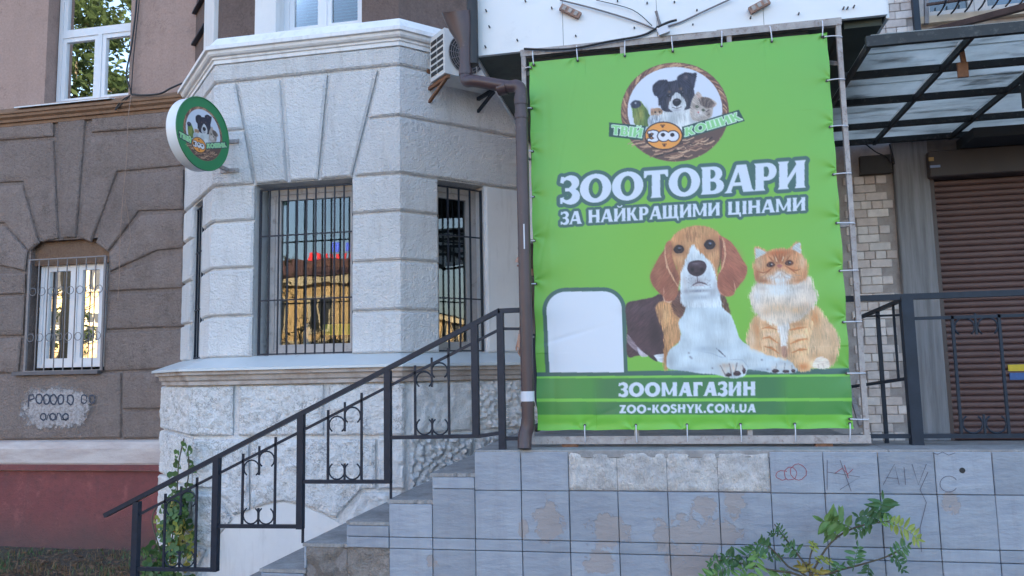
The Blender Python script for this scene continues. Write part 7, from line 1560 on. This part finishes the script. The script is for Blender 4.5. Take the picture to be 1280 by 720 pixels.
# ------------------------------------------------------------------ across the street: what the panes mirror
def far_house(name, label, x0, x1, y0, depth, h, wallm, roofm, face, wstep, nst, roof_h=2.2):
    """face: 'y' looks towards our house (+y); 'x' looks back along the street (-x)"""
    o = thing(name, V((x0 + x1) / 2, y0, 0), label, 'building', 'buildings across the street')
    if face == 'y':
        t = MB(); t.box(x0, x1, y0 - depth, y0, 0, h); t.build('wall', M[wallm], o)
        t = MB(); e = .5; t.add([V(x0 - e, y0 + e, h), V(x1 + e, y0 + e, h), V(x1 + e, y0 - depth - e, h), V(x0 - e, y0 - depth - e, h), V(x0 + 3, y0 - depth / 2, h + roof_h), V(x1 - 3, y0 - depth / 2, h + roof_h)], [(0, 1, 5, 4), (1, 2, 5), (2, 3, 4, 5), (3, 0, 4), (3, 2, 1, 0)]); t.build('roof', M[roofm], o)
        t = MB(); t.box(x0 - .2, x1 + .2, y0, y0 + .35, h - .5, h - .05); t.box(x0, x1, y0, y0 + .15, h * .48, h * .48 + .25); t.build('cornice', M['cream_wall'], o)
        n = int((x1 - x0) / wstep)
        for i in range(n):
            for k_ in range(nst):
                xc = x0 + wstep * (i + .5); zc = 1.0 + k_ * (h - .6) / nst
                t = MB(); t.box(xc - .85, xc + .85, y0, y0 + .10, zc - .15, zc + 2.25); wf = t.build('window', M['cream_wall'], o)
                for dx in (-.36, .36): t = MB(); t.box(xc + dx - .3, xc + dx + .3, y0 + .1005, y0 + .11, zc + .05, zc + 2.05); t.build('pane', M['dark_room'], wf)
    else:
        t = MB(); t.box(x0, x0 + depth, x1, y0, 0, h); t.build('wall', M[wallm], o)
        t = MB(); t.prism([V(x0 - .4, x1 - .4, h), V(x0 - .4, y0 + .4, h), V(x0 + depth / 2, y0 + .4, h + roof_h), V(x0 + depth / 2, x1 - .4, h + roof_h)], (.2, 0, .05)); t.build('roof', M[roofm], o)
        n = int((y0 - x1) / wstep)
        for i in range(n):
            for k_ in range(nst):
                yc = x1 + wstep * (i + .5); zc = 1.0 + k_ * (h - .6) / nst
                t = MB(); t.box(x0 - .1, x0, yc - .8, yc + .8, zc - .1, zc + 2.1); t.build('window', M['upvc'], o)
    return o
opp = far_house('opposite_house', 'ochre sunlit house with red roof mirrored in the front bay window', -33, -4, -34, 12, 8.4, 'yellow_wall', 'roof_red', 'y', 3.1, 2)
far_house('opposite_house', 'taller cream sunlit house mirrored in the arched window', -85, -34, -34, 12, 11.8, 'yellow_wall', 'roof_red', 'y', 3.3, 3)
far_house('opposite_house', 'far sunlit house mirrored in the bay window nearest the rain pipe', 38, 110, -8, 12, 6.4, 'yellow_wall', 'roof_red', 'y', 3.2, 2, .8)
sgn = thing('roof_sign', V(-20.7, -33.4, 8.0), 'small red and blue lit roof sign mirrored in the bay window', 'sign')
def emit(name, col, st):
    t = NT(name); t.b.inputs['Base Color'].default_value = (*col, 1); t.b.inputs['Emission Color'].default_value = (*col, 1); t.b.inputs['Emission Strength'].default_value = st; return t.m
er, eb = emit('red_neon', (1, .05, .06), .2), emit('blue_neon', (.12, .2, 1), .25)
for i in range(8): t = MB(); x = -22.6 + i * .48; t.box(x, x + .2, -33.3, -33.15, 9.42, 9.8); t.build('letter_box', er, sgn)
for i in range(2): t = MB(); x = -21.0 + i * .9; t.box(x, x + .5, -33.3, -33.15, 9.95, 10.5); t.build('letter_box', eb, sgn)
t = MB(); t.box(-22.8, -18.6, -33.5, -33.35, 8.9, 9.3); t.build('back_board', M['roof_red'], sgn)
def far_tree(label, x, y, h, rx, nl, mat, lz=.35, size=.22, bare=.0):
    o = thing('street_tree', V(x, y, 0), label, 'tree', 'trees across the street'); t = MB(); rs = random.Random(int(x * 7 + y))
    t.tube([V(x, y, 0), V(x + .1, y, h * .3), V(x - .05, y + .1, h * .6), V(x + .1, y, h * .9)], [.18, .14, .09, .03], 7)
    t.build('trunk', BARK, o, smooth=True)
    for k in range(9):
        a = rs.uniform(0, 6.28); z = h * rs.uniform(.3, .75); l = rx * rs.uniform(.6, 1.); t = MB(); t.tube([V(x, y, z), V(x + math.cos(a) * l * .5, y + math.sin(a) * l * .5, z + l * .35), V(x + math.cos(a) * l, y + math.sin(a) * l, z + l * .6)], [.06, .035, .012], 5); t.build('limb', BARK, o)
    c = MB(); cl = [(rs.gauss(0, .45) * rx, rs.gauss(0, .45) * rx, h * (lz + (1 - lz) * rs.random())) for _ in range(26)]
    for i in range(nl):
        q = rs.choice(cl); p = V(x + q[0] + rs.gauss(0, .28) * rx * .6, y + q[1] + rs.gauss(0, .28) * rx * .6, q[2] + rs.gauss(0, .25) * rx * .5); s_ = size * rs.uniform(.5, 1.2); a_ = V(rs.gauss(0, 1), rs.gauss(0, 1), rs.gauss(0, 1)).normalized(); b_ = a_.orthogonal().normalized(); c.add([p - a_ * s_, p + b_ * s_ * .4, p + a_ * s_, p - b_ * s_ * .4], [(0, 1, 2, 3)])
    c.build('crown', mat, o)
TL = leafmat('street_tree_leaf', (.05, .08, .03)); TL2 = leafmat('bronze_tree_leaf', (.09, .075, .03))
far_tree('tall green tree mirrored in the upper window of the brown house', -18.4, -6.0, 15.0, 2.0, 7000, TL, .55, .15)
far_tree('bronze leaved tree mirrored in the left of the bay window', -25.5, -29, 5.2, 1.9, 2600, TL2, .1)
far_tree('thin dark tree mirrored at the foot of the bay window', -19.0, -28, 3.6, 1.8, 1600, TL2, .05)
far_tree('bushy tree mirrored in the arched window', -41, -29, 6.5, 1.8, 2200, TL, .1)
far_tree('low dark tree mirrored in the right half of the arched window', -47, -29, 4.6, 2.2, 2200, TL2, .05)
far_tree('bare dark shrub mirrored low in the front bay window', -16.6, -20, 4.6, 1.3, 500, TL2, .25, .12)
far_tree('small leafy tree mirrored at the left edge of the front bay window', -17.6, -19, 7.2, 1.0, 700, TL2, .45, .13)
far_tree('dark leafy tree mirrored across the left sash of the arched window', -30.2, -20, 7.0, 1.2, 1300, TL, .2, .16)
# a few things in the front bay window
t = MB(); q = aty(421, 412, YB + .30); t.box(q.x - .13, q.x + .14, YB + .285, YB + .292, q.z - .05, q.z + .05); tag(t.build('window_card', simple('yellow_card', (.75, .62, .03), .5, .05, 10)), 'small yellow card inside the front bay window', 'card')
t = MB(); z0_ = fwz0 + .10; q = aty(384, 425, YB + .36); t.tube([V(q.x, YB + .36, z0_), V(q.x, YB + .36, z0_ + .13), V(q.x, YB + .36, z0_ + .17), V(q.x, YB + .36, z0_ + .20)], [.035, .035, .014, .014], 12); t.box(q.x - .45, q.x + .3, YB + .27, YB + .5, z0_ - .03, z0_)
tag(t.build('bottle', M['upvc'], smooth=.6), 'white bottle on the shelf inside the front bay window', 'bottle')
